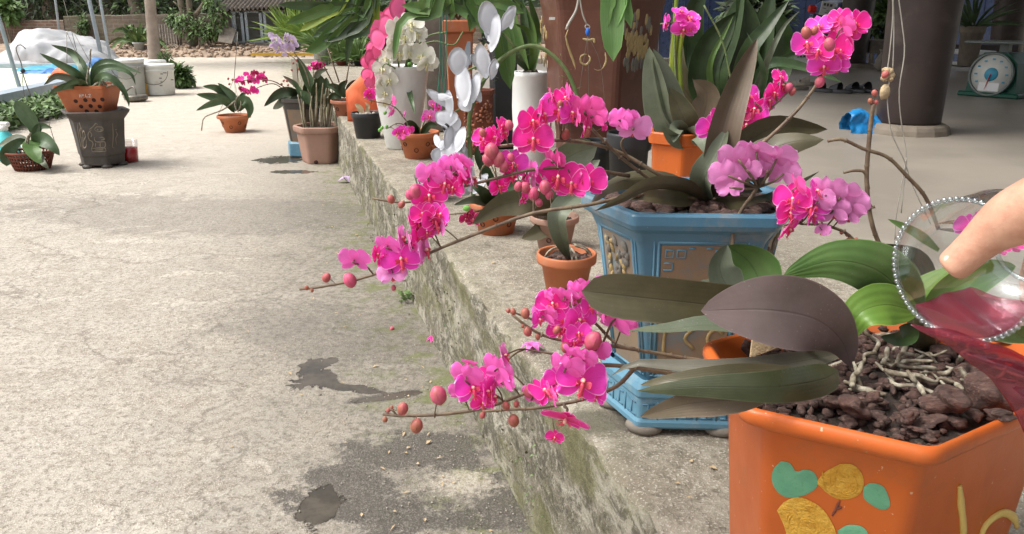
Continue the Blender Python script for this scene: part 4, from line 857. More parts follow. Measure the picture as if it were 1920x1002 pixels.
for path in ([(58, 250), (50, 262), (46, 285), (40, 292)], [(56, 252), (52, 270), (54, 285)]): mb.tube([P(a, b, Y - .1) for a, b in path], [2 * m, 1.6 * m], 6, seg=8)
obj('aerial_root', mb, 'root', t); wires(t, (92, 232, Y), [(110, 290, Y)], .6)
# dark hexagonal pot
g = G(176, 318); m = mpx(g) * 1.02; g = g + V((0, 38 * m, 0)); z = 0; c = (g.x, g.y); t = thing('flower_pot', 'dark brown six-sided clay pot with scratched basket emblem', 'pot', g); rot = faceto(6)
zs_ = P(182, 211, g.y - 52 * m).z / 110; Z = lambda q: q * zs_
pr = [(38 * m, Z(6)), (40 * m, Z(8)), (41 * m, Z(22)), (43 * m, Z(26)), (46 * m, Z(60)), (50 * m, Z(92)), (60 * m, Z(104)), (62 * m, Z(108)), (60 * m, Z(110)), (52 * m, Z(109)), (46 * m, Z(95)), (40 * m, Z(30))]
hexpot(t, c, 0, pr, rot, 'darkpot', .08)
for k in range(6):
    mb = MB(); a = rot + k * math.tau / 6; mb.blob(V((c[0] + math.cos(a) * 34 * m, c[1] + math.sin(a) * 34 * m, Z(4))), (10 * m, 10 * m, Z(5)), k, .1, 6); obj('foot', mb, 'darkpot', t)
p0, n = facepl(c, 0, rot, 0, 43 * m, Z(26), 49 * m, Z(88)); mb = MB()
S = lambda L_: [[(120 + (a - 520) * .2246 * 1.06 + 118 * 0 + 0, b) for a, b in L_]]
def zz(L_): return [(a * 320 / 1336, 90 + b * 240 / 1002) for a, b in L_]
emb = [[(700, 640), (730, 615), (752, 590), (765, 605)], [(740, 640), (752, 620), (775, 618), (800, 622), (808, 645), (780, 655), (750, 650), (740, 640)], [(760, 635), (768, 640), (762, 646)], [(788, 635), (795, 640), (788, 646)], [(720, 640), (695, 660), (690, 690), (700, 720), (725, 735), (730, 760), (715, 790), (720, 805)], [(740, 700), (745, 730), (775, 738), (820, 735), (825, 770), (800, 790)], [(720, 790), (760, 785), (825, 785), (832, 808), (720, 812), (720, 790)], [(740, 800), (815, 798)], [(780, 705), (800, 700), (820, 715), (790, 722)], [(705, 655), (720, 680), (712, 700)], [(750, 745), (748, 775)], [(785, 745), (785, 775)]]
strokes(mb, [zz(q) for q in emb], p0, n, 1.1, .001); obj('emblem', mb, 'relief', t)
p1, n1 = facepl(c, 0, rot, -1 % 6, 43 * m, Z(26), 49 * m, Z(88)); mb = MB()
strokes(mb, [[(146 + (a_ - 130) * .62, b_) for a_, b_ in zz(q)] for q in ([(545, 590), (545, 640), (560, 700), (585, 780), (575, 740)], [(560, 585), (580, 620), (570, 660), (595, 740), (600, 795)], [(600, 670), (620, 650), (640, 690), (620, 730)], [(600, 700), (620, 780), (650, 770), (650, 720)], [(585, 620), (610, 690), (612, 800)])], p1, n1, 1.2, .001); obj('scratched_letters', mb, 'relief', t); mb = MB()
p2, n2 = facepl(c, 0, rot, 1, 43 * m, Z(26), 49 * m, Z(88))
strokes(mb, [zz(q) for q in ([(880, 590), (885, 690), (880, 780), (895, 785)], [(905, 650), (918, 680), (905, 710), (912, 760)], [(900, 640), (915, 640)])], p2, n2, 1.0, .001); obj('scratched_letters', mb, 'relief', t)
# terracotta orchid on top of it
zt = P(170, 212, g.y - .1).z; zt = Z(107); c2 = G(168, 211, zt + .01); c2 = V((g.x - .02, g.y, zt)); m2 = m; t2 = thing('terracotta_orchid', 'strap-leaved orchid in a holed terracotta pot standing in the dark pot', 'orchid', c2)
rot2 = R(45 + 4); mb = MB(); r_ = 57; mb.lathe([(45 * m, 0), (60 * m, 42 * m), (63 * m, 43 * m), (63 * m, 48 * m), (58 * m, 48 * m), (50 * m, 20 * m)], c2, 4, rot=rot2 + 0, corner=.06, cap1=True, smooth=False); obj('pot', mb, 'terra', t2)
pf = V((c2.x, c2.y, c2.z)) + V((0, -1, 0)) * 45 * m * .7071; pf = c2 + (Matrix.Rotation(rot2 - R(45), 3, 'Z') @ V((0, -45 * m * .7071, 0))); pg = c2 + (Matrix.Rotation(rot2 - R(45), 3, 'Z') @ V((0, -60 * m * .7071, 42 * m))); h = Matrix.Rotation(rot2 - R(45), 3, 'Z') @ V((1, 0, 0)); n = h.cross((pg - pf).normalized()); hb = MB()
for (a, b) in ((142, 190), (160, 188), (176, 188), (192, 187), (152, 200), (170, 199), (187, 200), (163, 209), (181, 209)):
    q = PP(a, b, pf, n); hb.lathe([(3.6 * m, -.002), (3.8 * m, .0008), (3.0 * m, .001)], q, 12, M3=n.to_track_quat('Z', 'Y').to_matrix(), cap1=True)
obj('drain_holes', hb, 'hole', t2); mb = MB()
strokes(mb, [zz(q) for q in ([(622, 362), (624, 388)], [(634, 360), (636, 388)], [(622, 376), (636, 374)], [(645, 366), (652, 364), (653, 374), (646, 376), (645, 366)], [(670, 362), (672, 382), (690, 384)], [(692, 366), (708, 362), (706, 372), (696, 386), (716, 384)])], pf, n, .55, .0012, taper=.8); obj('chalk_writing', mb, 'white', t2)
soil_disc(t2, (c2.x, c2.y), 42 * m, c2.z + 42 * m)
Y = g.y
for sp, w, k in (([(168, 168, Y), (160, 130, Y), (135, 98, Y + .1), (95, 84, Y + .1)], 17, {}), ([(166, 170, Y), (148, 140, Y - .1), (110, 118, Y - .1), (74, 100, Y - .1)], 17, {}), ([(165, 172, Y), (140, 150, Y - .1), (105, 142, Y - .1), (82, 160, Y - .1)], 15, dict(top='leaf_grey')), ([(165, 172, Y), (135, 158, Y - .2), (100, 170, Y - .2), (92, 180, Y - .2)], 15, {}),
                 ([(172, 172, Y), (180, 130, Y), (205, 118, Y), (240, 130, Y), (266, 138, Y)], 13, {}), ([(172, 172, Y), (185, 135, Y - .1), (215, 128, Y - .1), (245, 140, Y - .1), (254, 160, Y - .1)], 13, {}), ([(172, 172, Y), (195, 145, Y - .2), (222, 160, Y - .2), (238, 185, Y - .2), (242, 202, Y - .2)], 16, dict(top='leaf_mid')), ([(172, 170, Y), (190, 150, Y), (215, 150, Y), (232, 175, Y)], 13, dict(top='leaf_mid')), ([(168, 168, Y), (190, 120, Y + .1), (225, 135, Y + .1)], 12, dict(top='leaf_mid')), ([(167, 170, Y), (150, 152, Y - .25), (128, 156, Y - .25), (112, 172, Y - .25)], 13, dict(top='leaf_mid'))):
    LF(t2, sp, w * 1.25, **{**dict(top='leaf_mid', under='leaf_grey', prof='lance', face=-35, fold=.45), **k})
mb = MB()
for path in ([(168, 175), (163, 150), (168, 120), (170, 92)], [(170, 172), (190, 165), (215, 158), (222, 148)], [(172, 165), (185, 155), (195, 165), (182, 172), (172, 164)], [(183, 150), (195, 158), (190, 170)], [(178, 160), (192, 152), (200, 160)]): mb.tube([P(a, b, Y - .12) for a, b in path], [2 * m, 1.5 * m], 6, seg=10)
obj('aerial_root', mb, 'root', t2); wires(t2, (118, -5, Y), [(150, 120, Y)], .5); wires(t2, (125, 60, Y), [(126, 168, Y - .1), (170, 158, Y)], .5)
wires(t2, (140, 65, Y), [(195, 165, Y)], .5)
tg = thing('wire_hook', 'bent wire hanger hooked on the thick pole at the left', 'wire', P(40, 130, 8)); mb = MB(); mb.tube([P(a, b, 8) for a, b in ((48, 92), (38, 84), (30, 92), (40, 120), (42, 135), (50, 160), (58, 180))], [.005] * 2, 5, seg=20); mb.tube([P(a, b, 8) for a, b in ((44, 132), (42, 150), (46, 182))], [.003] * 2, 5, seg=6); obj('wire_loop', mb, 'wire', tg); mb = MB(); mb.blob(P(43, 133, 8), .022, 1, .2, 6); obj('wire_knot', mb, 'blackp', tg)
# small terracotta on the ground
def round_orchid(label, px, pyb, wpx, hpx, z=0.0, holes=5, mt='terra', grp=None, name='potted_orchid', Y=None, taper=.72, lipw=1.08, group=None, cat='orchid'):
    g = G(px, pyb, z) if Y is None else P(px, pyb, Y); m = mpx(g); t = thing(name, label, cat, g, group); r1 = wpx * m / 2 / lipw; g2 = V((g.x, g.y + r1 * taper * .6, g.z))
    roundpot(t, (g2.x, g2.y), g.z, r1 * taper, r1, hpx * m * 1.03, mt, holes=holes, lipw=lipw); return t, g2, m
t, g, m = round_orchid('orchid in a shallow terracotta pot standing alone in mid yard', 438, 249, 62, 31, taper=.62); Y = g.y
for sp, w, k in (([(440, 212, Y), (425, 190, Y), (400, 182, Y), (368, 177, Y)], 17, {}), ([(440, 210, Y), (425, 180, Y + .05), (405, 165, Y), (380, 162, Y)], 16, {}), ([(440, 212, Y), (420, 190, Y - .1), (395, 195, Y - .1), (367, 208, Y - .1)], 13, {}), ([(442, 210, Y), (440, 185, Y), (420, 165, Y), (408, 156, Y)], 13, {}), ([(446, 208, Y), (458, 190, Y - .1), (468, 205, Y - .1), (466, 222, Y - .1)], 20, dict(prof='oval')), ([(446, 208, Y), (455, 180, Y), (462, 175, Y)], 14, {})): LF(t, sp, w * 1.1, **{**dict(top='leaf_mid', under='leaf_grey', prof='oval', face=-15, fold=.35), **k})
mb = MB()
for path in ([(440, 190), (420, 205), (400, 213), (382, 222), (378, 245)], [(444, 208), (440, 195), (446, 180)], [(446, 210), (452, 195), (448, 180)]): mb.tube([P(a, b, Y - .08) for a, b in path], [1.6 * m, 1 * m], 6, seg=10)
obj('aerial_root', mb, 'root', t); wires(t, (439, 148, Y), [(408, 218, Y), (452, 215, Y), (444, 205, Y - .1)], .35); wires(t, (446, 60, Y), [(439, 148, Y)], .6)
# tall blue and brown pot and its dark orchid, then the pink hexagonal pot with canes
g = G(572, 292); m = mpx(g); c = (g.x, g.y); t = thing('potted_orchid', 'dark-leaved orchid in a tall blue and brown pot behind the pink pot', 'orchid', g); rot = faceto(-10); ZB = lambda q: q * m * 1.03
hexpot(t, c, 0, [(30 * m, 0), (32 * m, ZB(3)), (31 * m, ZB(26)), (27 * m, ZB(28)), (37 * m, ZB(95)), (41 * m, ZB(98)), (41 * m, ZB(104)), (36 * m, ZB(104)), (30 * m, ZB(60))], rot, 'darkpot', .1)
mb = MB(); mb.lathe([(30.5 * m, ZB(1)), (33 * m, ZB(4)), (32.5 * m, ZB(25)), (28 * m, ZB(28.5))], (c[0], c[1], 0), 6, rot=rot, corner=.1, smooth=False); obj('blue_base', mb, 'bluelight', t)
for k in (0, 5, 1):
    p_, n_ = facepl(c, 0, rot, k, 27.6 * m, ZB(28), 36.8 * m, ZB(92)); h_ = V((-n_.y, n_.x, 0)).normalized(); s_ = n_.cross(h_); mb = MB(); a_ = p_ + n_ * .002
    mb.add([a_ - h_ * 11 * m, a_ + h_ * 11 * m, a_ + h_ * 14 * m + s_ * 60 * m * (1 if s_.z > 0 else -1), a_ - h_ * 14 * m + s_ * 60 * m * (1 if s_.z > 0 else -1)], [(0, 1, 2, 3)], smooth=False); obj('painted_panel', mb, 'bluep', t)
Y = g.y; soil_disc(t, c, 34 * m, ZB(98))
for sp, w, k in (([(560, 182, Y), (545, 172, Y - .1), (520, 178, Y - .1), (495, 200, Y - .1)], 17, dict(top='leaf_dark')), ([(562, 184, Y), (545, 175, Y), (525, 195, Y - .1), (512, 205, Y)], 14, dict(top='leaf_grey')), ([(565, 182, Y), (550, 190, Y - .1), (530, 203, Y - .1)], 13, dict(top='leaf_grey')), ([(570, 180, Y), (585, 160, Y), (605, 155, Y)], 22, dict(top='leaf_dark')), ([(575, 182, Y), (600, 170, Y), (622, 175, Y)], 18, dict(top='leaf_dark')), ([(560, 178, Y), (555, 160, Y), (530, 142, Y)], 9, dict(top='leaf_brown'))): LF(t, sp, w * 1.1, **{**dict(prof='oval', fold=.3), **k})
pl = Plant(t); pl.spike([(566, 180, Y), (540, 168, Y - .1), (510, 152, Y - .2), (470, 150, Y - .2), (440, 155, Y - .2)], 1.2, .7); pl.spike([(540, 175, Y), (515, 158, Y - .1), (490, 162, Y - .15), (470, 172, Y - .15)], 1.0, .6)
for a in ((452, 148), (462, 140), (470, 146), (478, 138), (485, 146), (468, 153), (456, 156), (480, 153), (492, 142), (446, 152), (474, 142), (460, 170), (472, 168), (478, 172), (466, 173), (452, 168), (496, 150)): pl.fl(a[0], a[1], rr(6, 8.5), Y - .2, rr(-60, 60), rr(-30, 30), kind=random.choice(('hot', 'dark', 'hot')))
for a in ((430, 158), (436, 150), (528, 158), (538, 152), (495, 136), (428, 148)): pl.bud(*a, 2.6, Y - .15)
pl.done()
g = G(600, 306); m = mpx(g); c = (g.x, g.y + 20 * m); t = thing('potted_orchid', 'cane orchid with many bare stems in a dusty pink six-sided pot', 'orchid', g); rot = faceto(4)
hexpot(t, c, 0, [(37 * m, 0), (38 * m, 2 * m), (39 * m, 6 * m), (46 * m, 56 * m), (51 * m, 58 * m), (52 * m, 62 * m), (52 * m, 67 * m), (50 * m, 69 * m), (45 * m, 68 * m), (42 * m, 50 * m)], rot, 'terra_pale', .16)
soil_disc(t, c, 40 * m, 62 * m, bumpy=.03); Y = c[1]; cz = 62 * m
mb = MB(); mb.lathe([(.5 * m, -.001), (4 * m, 0), (3 * m, .0015)], V((c[0] - 4 * m, c[1] - 34.2 * m, 4 * m)), 12, M3=V((0, -1, 0)).to_track_quat('Z', 'Y').to_matrix(), cap1=True); obj('drain_holes', mb, 'hole', t)
for i in range(20):
    x0 = rr(570, 618); x1 = x0 + (x0 - 592) * .35 + rr(-8, 6); y1 = rr(150, 205); p0 = P(x0, 243, Y); q = MB(); q.tube([p0 - V((0, 0, .02)), P((x0 + x1) / 2 + rr(-3, 3), (243 + y1) / 2, Y + rr(-.05, .05)), P(x1, y1, Y + rr(-.08, .08))], [1.6 * m, 2.3 * m, 2.0 * m, 1.0 * m], 7, seg=10); obj('cane', q, 'cane', t)
for sp, w, k in (([(590, 180, Y), (578, 150, Y), (563, 118, Y), (558, 108, Y)], 17, dict(top='leaf_mid')), ([(590, 190, Y), (600, 160, Y), (597, 138, Y)], 24, dict(top='leaf_dark')), ([(598, 190, Y), (610, 165, Y), (612, 145, Y)], 18, dict(top='leaf_mid')), ([(585, 200, Y), (575, 180, Y), (560, 170, Y)], 12, {}), ([(590, 148, Y), (600, 135, Y - .05), (615, 130, Y - .05)], 10, dict(top='leaf_grey')), ([(575, 195, Y), (555, 160, Y), (545, 150, Y)], 9, {}), ([(596, 200, Y), (615, 190, Y), (625, 180, Y)], 14, dict(top='leaf_dark'))): LF(t, sp, w * 1.2, **{**dict(top='leaf_mid', prof='lance', fold=.35), **k})
pl = Plant(t, 'stem_gray'); pl.spike([(585, 190, Y), (575, 140, Y), (556, 105, Y), (530, 70, Y)], 1.6, .8); pl.spike([(580, 175, Y), (560, 120, Y), (535, 98, Y), (522, 90, Y)], 1.3, .6); pl.spike([(592, 190, Y), (588, 150, Y), (588, 130, Y)], 1.3, .8)
for a in ((515, 72, 11), (528, 80, 12), (540, 88, 10), (522, 88, 10), (548, 75, 11), (535, 70, 10), (512, 85, 8), (530, 95, 8), (545, 92, 8), (552, 84, 9), (520, 98, 6), (534, 103, 5), (508, 66, 6)): pl.fl(*a, Y - .02, rr(-60, 60), rr(-50, 40), kind='pale')
for i in range(14): pl.fl(rr(579, 604), rr(118, 129), rr(5, 7), Y, rr(-70, 70), rr(-40, 40), kind=random.choice(('hot', 'dark')))
for a in ((556, 114), (550, 119), (547, 132), (560, 130), (540, 160), (532, 152)): pl.bud(*a, 2.5, Y)
pl.done()
t, g, m = round_orchid('wide holed terracotta bowl with wired orchid behind the black pot', 655, 226, 72, 36, z=PZ, Y=5.9, mt='terra_old'); Y = g.y
for sp, w, k in (([(648, 182, Y), (630, 165, Y), (612, 160, Y)], 13, dict(top='leaf_dark')), ([(650, 182, Y), (660, 160, Y), (680, 150, Y)], 12, dict(top='leaf_olive')), ([(640, 184, Y), (625, 180, Y), (615, 195, Y)], 10, dict(top='leaf_dark')), ([(655, 182, Y), (668, 165, Y), (672, 150, Y)], 10, dict(top='leaf_yell')), ([(648, 182, Y), (640, 165, Y), (652, 150, Y)], 12, dict(top='leaf_dark'))): LF(t, sp, w * 1.3, **{**dict(prof='lance', fold=.3), **k})
for a, b in (((585, 82), (630, 168)), ((614, 90), (636, 155)), ((655, 118), (648, 160))): wires(t, (*a, Y), [(*b, Y)], 1.3, 'stem', 'support_stick')
# black nursery pot
t, g, m = round_orchid('small black nursery pot with dry leaves beside the tall white planter', 688, 260, 60, 46, z=PZ, holes=0, mt='blackp', taper=.78, lipw=1.04); Y = g.y
for sp, w, k in (([(682, 216, Y), (672, 200, Y), (665, 196, Y)], 12, dict(top='terra')), ([(684, 216, Y), (690, 200, Y), (684, 192, Y)], 8, dict(top='leaf_brown'))): LF(t, sp, w, prof='oval', top='dryleaf')
mb = MB()
for i in range(40): a = rr(0, 6.28); q = rr(0, 22); mb.blob(V((g.x + math.cos(a) * q * m, g.y + math.sin(a) * q * m, PZ + 42 * m + rr(0, 3) * m)), rr(1.5, 3.5) * m, i, .3, 4)
obj('gravel', mb, 'concrete', t)
# orange fabric
heap('orange_cloth', 'orange-red cloth draped behind the black nursery pot', 'orangecloth', [(650, 170), (660, 158), (672, 146), (690, 128), (696, 140), (702, 160), (706, 172)], 5.6, .07, PZ, 4, .05, 'cloth')
# ---------------- mid-distance, behind: spiky palms, plant stand, big grey pot
simple_potted('spiky palm clump growing beside the coop', 553, 95, 15.5, 30, 18, 'blackp', 150, .85, .04, 1, ('fol_y', 'fol_c'), fol_h=1.0, droop=.12)
simple_potted('second spiky palm in front of the plant stand', 592, 92, 14.5, 26, 14, 'blackp', 130, .9, .04, 1, ('fol_y', 'fol_c'), droop=.15)
simple_potted('grassy plant in a large pale grey pot on the far ledge', 603, 116, 12.2, 34, 32, 'greyp', 90, .45, .03, 1, ('fol_b', 'fol_c'), z0=.36, droop=.2)
simple_potted('arching fern in a small black pot on the far ledge', 672, 122, 12.0, 20, 12, 'blackp', 80, .5, .04, 1, ('fol_b', 'fol_c'), z0=.36)
simple_potted('small plant in a red tray below the wire stand', 642, 124, 12.1, 26, 9, 'terra_dark', 60, .5, .03, 1, ('fol_b', 'fol_c'), z0=.36, droop=.1)
bush('fine-leaved green bush behind the wire plant stand', 665, 75, 14.5, 35, 28, 900, .16, .02, ('fol_b', 'fol_c', 'fol_y'))
bush('dark green bush behind the pink artificial flowers', 735, 60, 12.8, 45, 55, 1500, .16, .03, ('fol_a', 'fol_b', 'fol_d'))
g = P(642, 120, 12.4); t = thing('plant_stand', 'thin black wire plant stand on the far ledge', 'plant stand', g)
for i in range(9): mb = MB(); x = 618 + i * 7; mb.tube([P(x, 122, 12.4), P(x, 62, 12.4)], [.012] * 2, 5); obj('upright', mb, 'wire', t)
for y in (62, 90, 118): mb = MB(); mb.tube([P(616, y, 12.4), P(676, y, 12.4)], [.012] * 2, 5); obj('rail', mb, 'wire', t)
mb = MB(); boxpx(mb, 470, 100, 590, 105, 19.5, .2); tag(obj('bamboo_pole', mb, 'fishyellow'), 'yellowish bamboo pole lying at the end of the rubble', 'pole')
mb = MB(); a = P(560, 118, 12.65); mb.box((a.x + 4.2, 12.8, .2), (8.6, .4, .46)); 
tag(obj('ledge_kerb', mb, 'concrete'), 'pale concrete kerb across the far end of the porch', 'kerb')
# ================================================================== ON THE PORCH
def cyl_pillar(label, px, pyb, wpx, plw=1.4):
    g = G(px, pyb, PZ); m = mpx(g); r = wpx * m / 2; c = V((g.x, g.y + r, PZ)); t = thing('pillar', label, 'pillar', c, 'round timber pillars of the porch'); mb = MB()
    mb.lathe([(r * .96, .06), (r * .98, .075), (r, .3), (r * 1.12, 1.0), (r * 1.14, 1.6), (r * 1.0, 2.74)], c, 40, cap1=True); obj('shaft', mb, 'wood_dark', t); mb = MB()
    mb.lathe([(r * plw * 1.04, -.01), (r * plw * 1.0, .03), (r * plw * .95, .05), (r * 1.1, .061), (r * .5, .0625)], c, 14, cap1=True, smooth=False); obj('plinth', mb, 'plinth', t); return t
cyl_pillar('big dark round timber pillar on a low concrete plinth beside the blue bag', 1727, 256, 118, 1.28)
cyl_pillar('dark round pillar behind the top pink flowers', 1606, 128, 52, 1.5)
cyl_pillar('dark round pillar at the right edge behind the scale', 1900, 108, 58, 1.3)
mb = MB(); a = P(818, 120, 5.0); mb.box((a.x, 5.1, 1.74), (.2, .2, 2.76), bev=.012, rz=.25); tag(obj('porch_post', mb, 'wood_grey'), 'square grey post behind the tall white planter', 'post', 'square porch posts')
mb = MB(); a = P(943, 120, 4.3); mb.box((a.x, 4.4, 1.74), (.13, .13, 2.76), bev=.01, rz=.2); tag(obj('porch_post', mb, 'blackp'), 'slim black post left of the tall white pot', 'post', 'square porch posts')
# things beyond the pillars
g = P(1565, 150, 13.6); g.z = 0; t = thing('motorbike', 'dark blue motorbike parked beyond the porch with its rear to us', 'motorbike', g); m = mpx(P(1560, 30, 13.6)); px_ = lambda a, b, d=0: P(a, b, 13.6 + d)
mb = MB(); mb.blob(px_(1556, 52, .35), (.34, .5, .26), 2, .12, 10); mb.blob(px_(1558, 16, .5), (.2, .6, .16), 4, .1, 10); mb.box(px_(1552, 30, .1), (.56, .2, .06), bev=.02); obj('body', mb, 'bikeblue', t)
mb = MB(); mb.blob(px_(1558, -4, .7), (.17, .5, .07), 5, .05, 8); obj('seat', mb, 'rubber', t)
for a in (1523, 1583): mb = MB(); mb.box(px_(a, 17, .02), (.14, .08, .12), bev=.03); obj('tail_light', mb, 'taillight', t)
mb = MB(); mb.box(px_(1585, 3, 0), (.09, .06, .09), bev=.02); obj('indicator_lens', mb, 'whitep', t)
mb = MB(); p = px_(1551, 17, -.04); M3 = Matrix.Rotation(.18, 3, 'Y'); mb.box(p, (.22, .012, .215), M3=M3, bev=.003); pt = obj('number_plate', mb, 'plate', t); mb = MB()
for i, (a, b, c_, d) in enumerate(((-.06, .06, .035, .04), (-.01, .06, .03, .045), (.045, .06, .04, .04), (-.05, .0, .06, .008), (.03, -.03, .07, .008), (0, -.06, .05, .008))): mb.box(p + M3 @ V((a, -.0085, b)), (c_, .003, d), M3=M3)
obj('plate_digits', mb, 'ink', pt)
for (dy, nm) in ((.2, 0), (1.35, 1)):
    mb = MB(); c = V((px_(1556, 60).x, 13.6 + dy, .29)); mb.tube([c + V((0, math.cos(a) * .26, math.sin(a) * .26)) for a in [math.tau * k / 24 for k in range(25)]], [.055] * 2, 8); w = obj('wheel', mb, 'rubber', t); mb = MB()
    for k in range(6): a = k * math.pi / 3; mb.tube([c, c + V((0, math.cos(a) * .22, math.sin(a) * .22))], [.012] * 2, 5)
    obj('spokes', mb, 'wire', w)
mb = MB(); mb.tube([px_(1535, -12, 1.2), px_(1556, -4, 1.2), px_(1580, -12, 1.2)], [.015] * 2, 6, seg=8); obj('handlebar', mb, 'wire', t)
def slab(name, label, cat, x0, y0, x1, y1, Y, dp, m_, bev=.01, **k):
    mb = MB(); boxpx(mb, x0, y0, x1, y1, Y, dp, bev=bev); return tag(obj(name, mb, m_), label, cat, **k)
t = thing('foam_cooler', 'off-white foam cooler box behind the orchid leaves at the right', 'cooler', P(1495, 118, 11.0)); mb = MB(); boxpx(mb, 1466, 84, 1530, 122, 11.0, .35, bev=.015); obj('box_body', mb, 'whitep', t); mb = MB(); boxpx(mb, 1462, 74, 1533, 84, 10.98, .4, bev=.02); obj('lid', mb, 'whitep', t)
hb = MB()
for i in range(9): hb.box(P(1478 + i * 6, 106, 10.99), (.02, .02, .025)); 
obj('vent_slots', hb, 'ink', t)
slab('paving_ledge', 'pale ledge painted bright as sunlit floor beyond the porch left of the cooler', 'ledge', 1380, 124, 1500, 133, 12.4, 1.6, 'whitep')  # white ledge carries the brightness of a sunlit strip in its colour
slab('paving_ledge', 'pale ledge with dark gap beneath, right of the big pillar', 'ledge', 1806, 96, 1870, 103, 12.0, .8, 'whitep')
slab('paving_ledge', 'low pale kerb under the dark gap right of the big pillar', 'ledge', 1800, 118, 1860, 124, 11.8, .4, 'whitep')
slab('wooden_bench', 'low brown wooden bench behind the small vase', 'bench', 1630, 76, 1690, 100, 11.6, .5, 'wood_grey')
slab('wooden_bench', 'dark wooden bench behind the beige planter', 'bench', 1806, 84, 1912, 97, 12.9, .6, 'wood_dark')
# far dark boundary behind the porch
mb = MB(); a = P(1180, 60, 17.5)
for i in range(60): mb.box((a.x + i * .25, 17.5 + .02 * (i % 2), 1.5), (.24, .05, 3.0))
tag(obj('metal_fence', mb, 'bikeblue'), 'dark blue-grey metal sheet fence beyond the porch', 'fence')
bush('shrub with bright leaves between the two dark pillars', 1655, 22, 13.5, 20, 22, 260, .26, .08, ('fol_b', 'fol_c', 'fol_b'))
bush('leafy dark bush behind the top right of the porch', 1450, 30, 16.5, 90, 45, 900, .3, .06, ('fol_d', 'fol_a', 'fol_d'))
t, g, m = round_orchid('spiky plant in a beige round planter right of the big pillar', 1818, 124, 44, 70, z=PZ, Y=10.8, holes=0, mt='plinth', taper=.8, cat='potted plant', name='potted_plant'); mb = MB(); q0 = V((g.x, g.y, g.z + 66 * m))
for i in range(34):
    a = rr(0, 6.28); el = rr(.2, 1.3); d = V((math.cos(a) * math.cos(el), math.sin(a) * math.cos(el), math.sin(el))); leaf(mb, [q0, q0 + d * .3, q0 + d * .62 - V((0, 0, .1))], .035, prof='lance', seg=6, m=2)
obj('foliage', mb, ['leaf_mid', 'leaf_grey'], t)
g = G(1652, 134, PZ); m = mpx(g); mb = MB(); mb.lathe([(6 * m, 0), (12 * m, 8 * m), (13 * m, 20 * m), (7 * m, 30 * m), (5.5 * m, 36 * m), (8 * m, 40 * m), (7 * m, 40 * m), (5 * m, 34 * m)], g, 20, cap1=True); tag(obj('vase', mb, 'wood_grey', loc=g), 'small round-bellied vase beside the far pillar', 'vase')
bz = bush('twisted bonsai-like shrub above the small vase', 1648, 62, 12.3, 12, 14, 160, .08, .03, ('fol_a', 'fol_d', 'fol_a'))
# slippers
def slipper(label, px, py, rot, mt='rubber', wide=1.0):
    g = G(px, py, PZ + .004); t = thing('slipper', label, 'slipper', g, 'slippers left on the porch floor'); Rm = Matrix.Rotation(rot, 3, 'Z'); mb = MB(); L, W_ = .26, .105 * wide
    out = []
    for k in range(24):
        a = k * math.tau / 24; y = math.cos(a) * L / 2; w = W_ / 2 * (1 + .18 * math.cos(a) - .12 * math.cos(2 * a)); out.append(V((math.sin(a) * w, y, 0)))
    vs = [g + Rm @ p for p in out] + [g + Rm @ (p + V((0, 0, .024))) for p in out] + [g + Rm @ (p * .93 + V((0, 0, .03))) for p in out]; n = 24
    mb.add(vs, [(i, (i + 1) % n, n + (i + 1) % n, n + i) for i in range(n)] + [(n + i, n + (i + 1) % n, 2 * n + (i + 1) % n, 2 * n + i) for i in range(n)] + [tuple(range(2 * n, 3 * n))]); obj('sole', mb, mt, t); mb = MB()
    def fn(u, v): a = math.pi * u; y = .0 + .09 * v; return g + Rm @ V((-math.cos(a) * W_ * .50 * (1 - .15 * v), y, .012 + math.sin(a) ** .7 * .085 * (1 - .45 * v)))
    mb.grid(fn, 12, 4); mb.grid(lambda u, v: fn(u, v) * 1.0 - V((0, 0, .004)), 12, 4); obj('strap', mb, mt, t)
for i, (x, y, r, lab) in enumerate(((1541, 172, 1.3, 'black slide slipper nearest the pink flowers, leftmost of the four'), (1574, 174, 1.5, 'wide black slide slipper, second from the left'), (1603, 173, 1.2, 'black slide slipper, third from the left'), (1626, 173, 1.15, 'rightmost black slide slipper nearest the big pillar'))): slipper(lab, x, y, r - .85)
slipper('brown patterned slipper left of the black ones, partly behind flowers', 1490, 168, 1.3, 'wood_grey'); slipper('second brown patterned slipper behind the pink flowers', 1516, 160, 1.5, 'wood_grey')
# blue bag
g = G(1625, 250, PZ); m = mpx(g); mb = MB()
def fb(u, v):
    x = (u - .5) * 66 * m; a = math.pi * v; h = (34 + 8 * math.sin(u * 5)) * m; q = V((g.x + x, g.y + .07 - math.cos(a) * .09, PZ + .003 + h * math.sin(a))); r = q * 14
    if v > .02 and v < .98: q += V((noise.noise(r) * .02, noise.noise(r + V((5, 0, 0))) * .035 + abs(noise.noise(r * 2)) * .03, noise.noise(r + V((0, 7, 0))) * .012))
    return q
mb.grid(fb, 26, 22); tag(obj('plastic_bag', mb, 'bagblue'), 'crumpled bright blue plastic bag lying at the foot of the big pillar', 'bag')
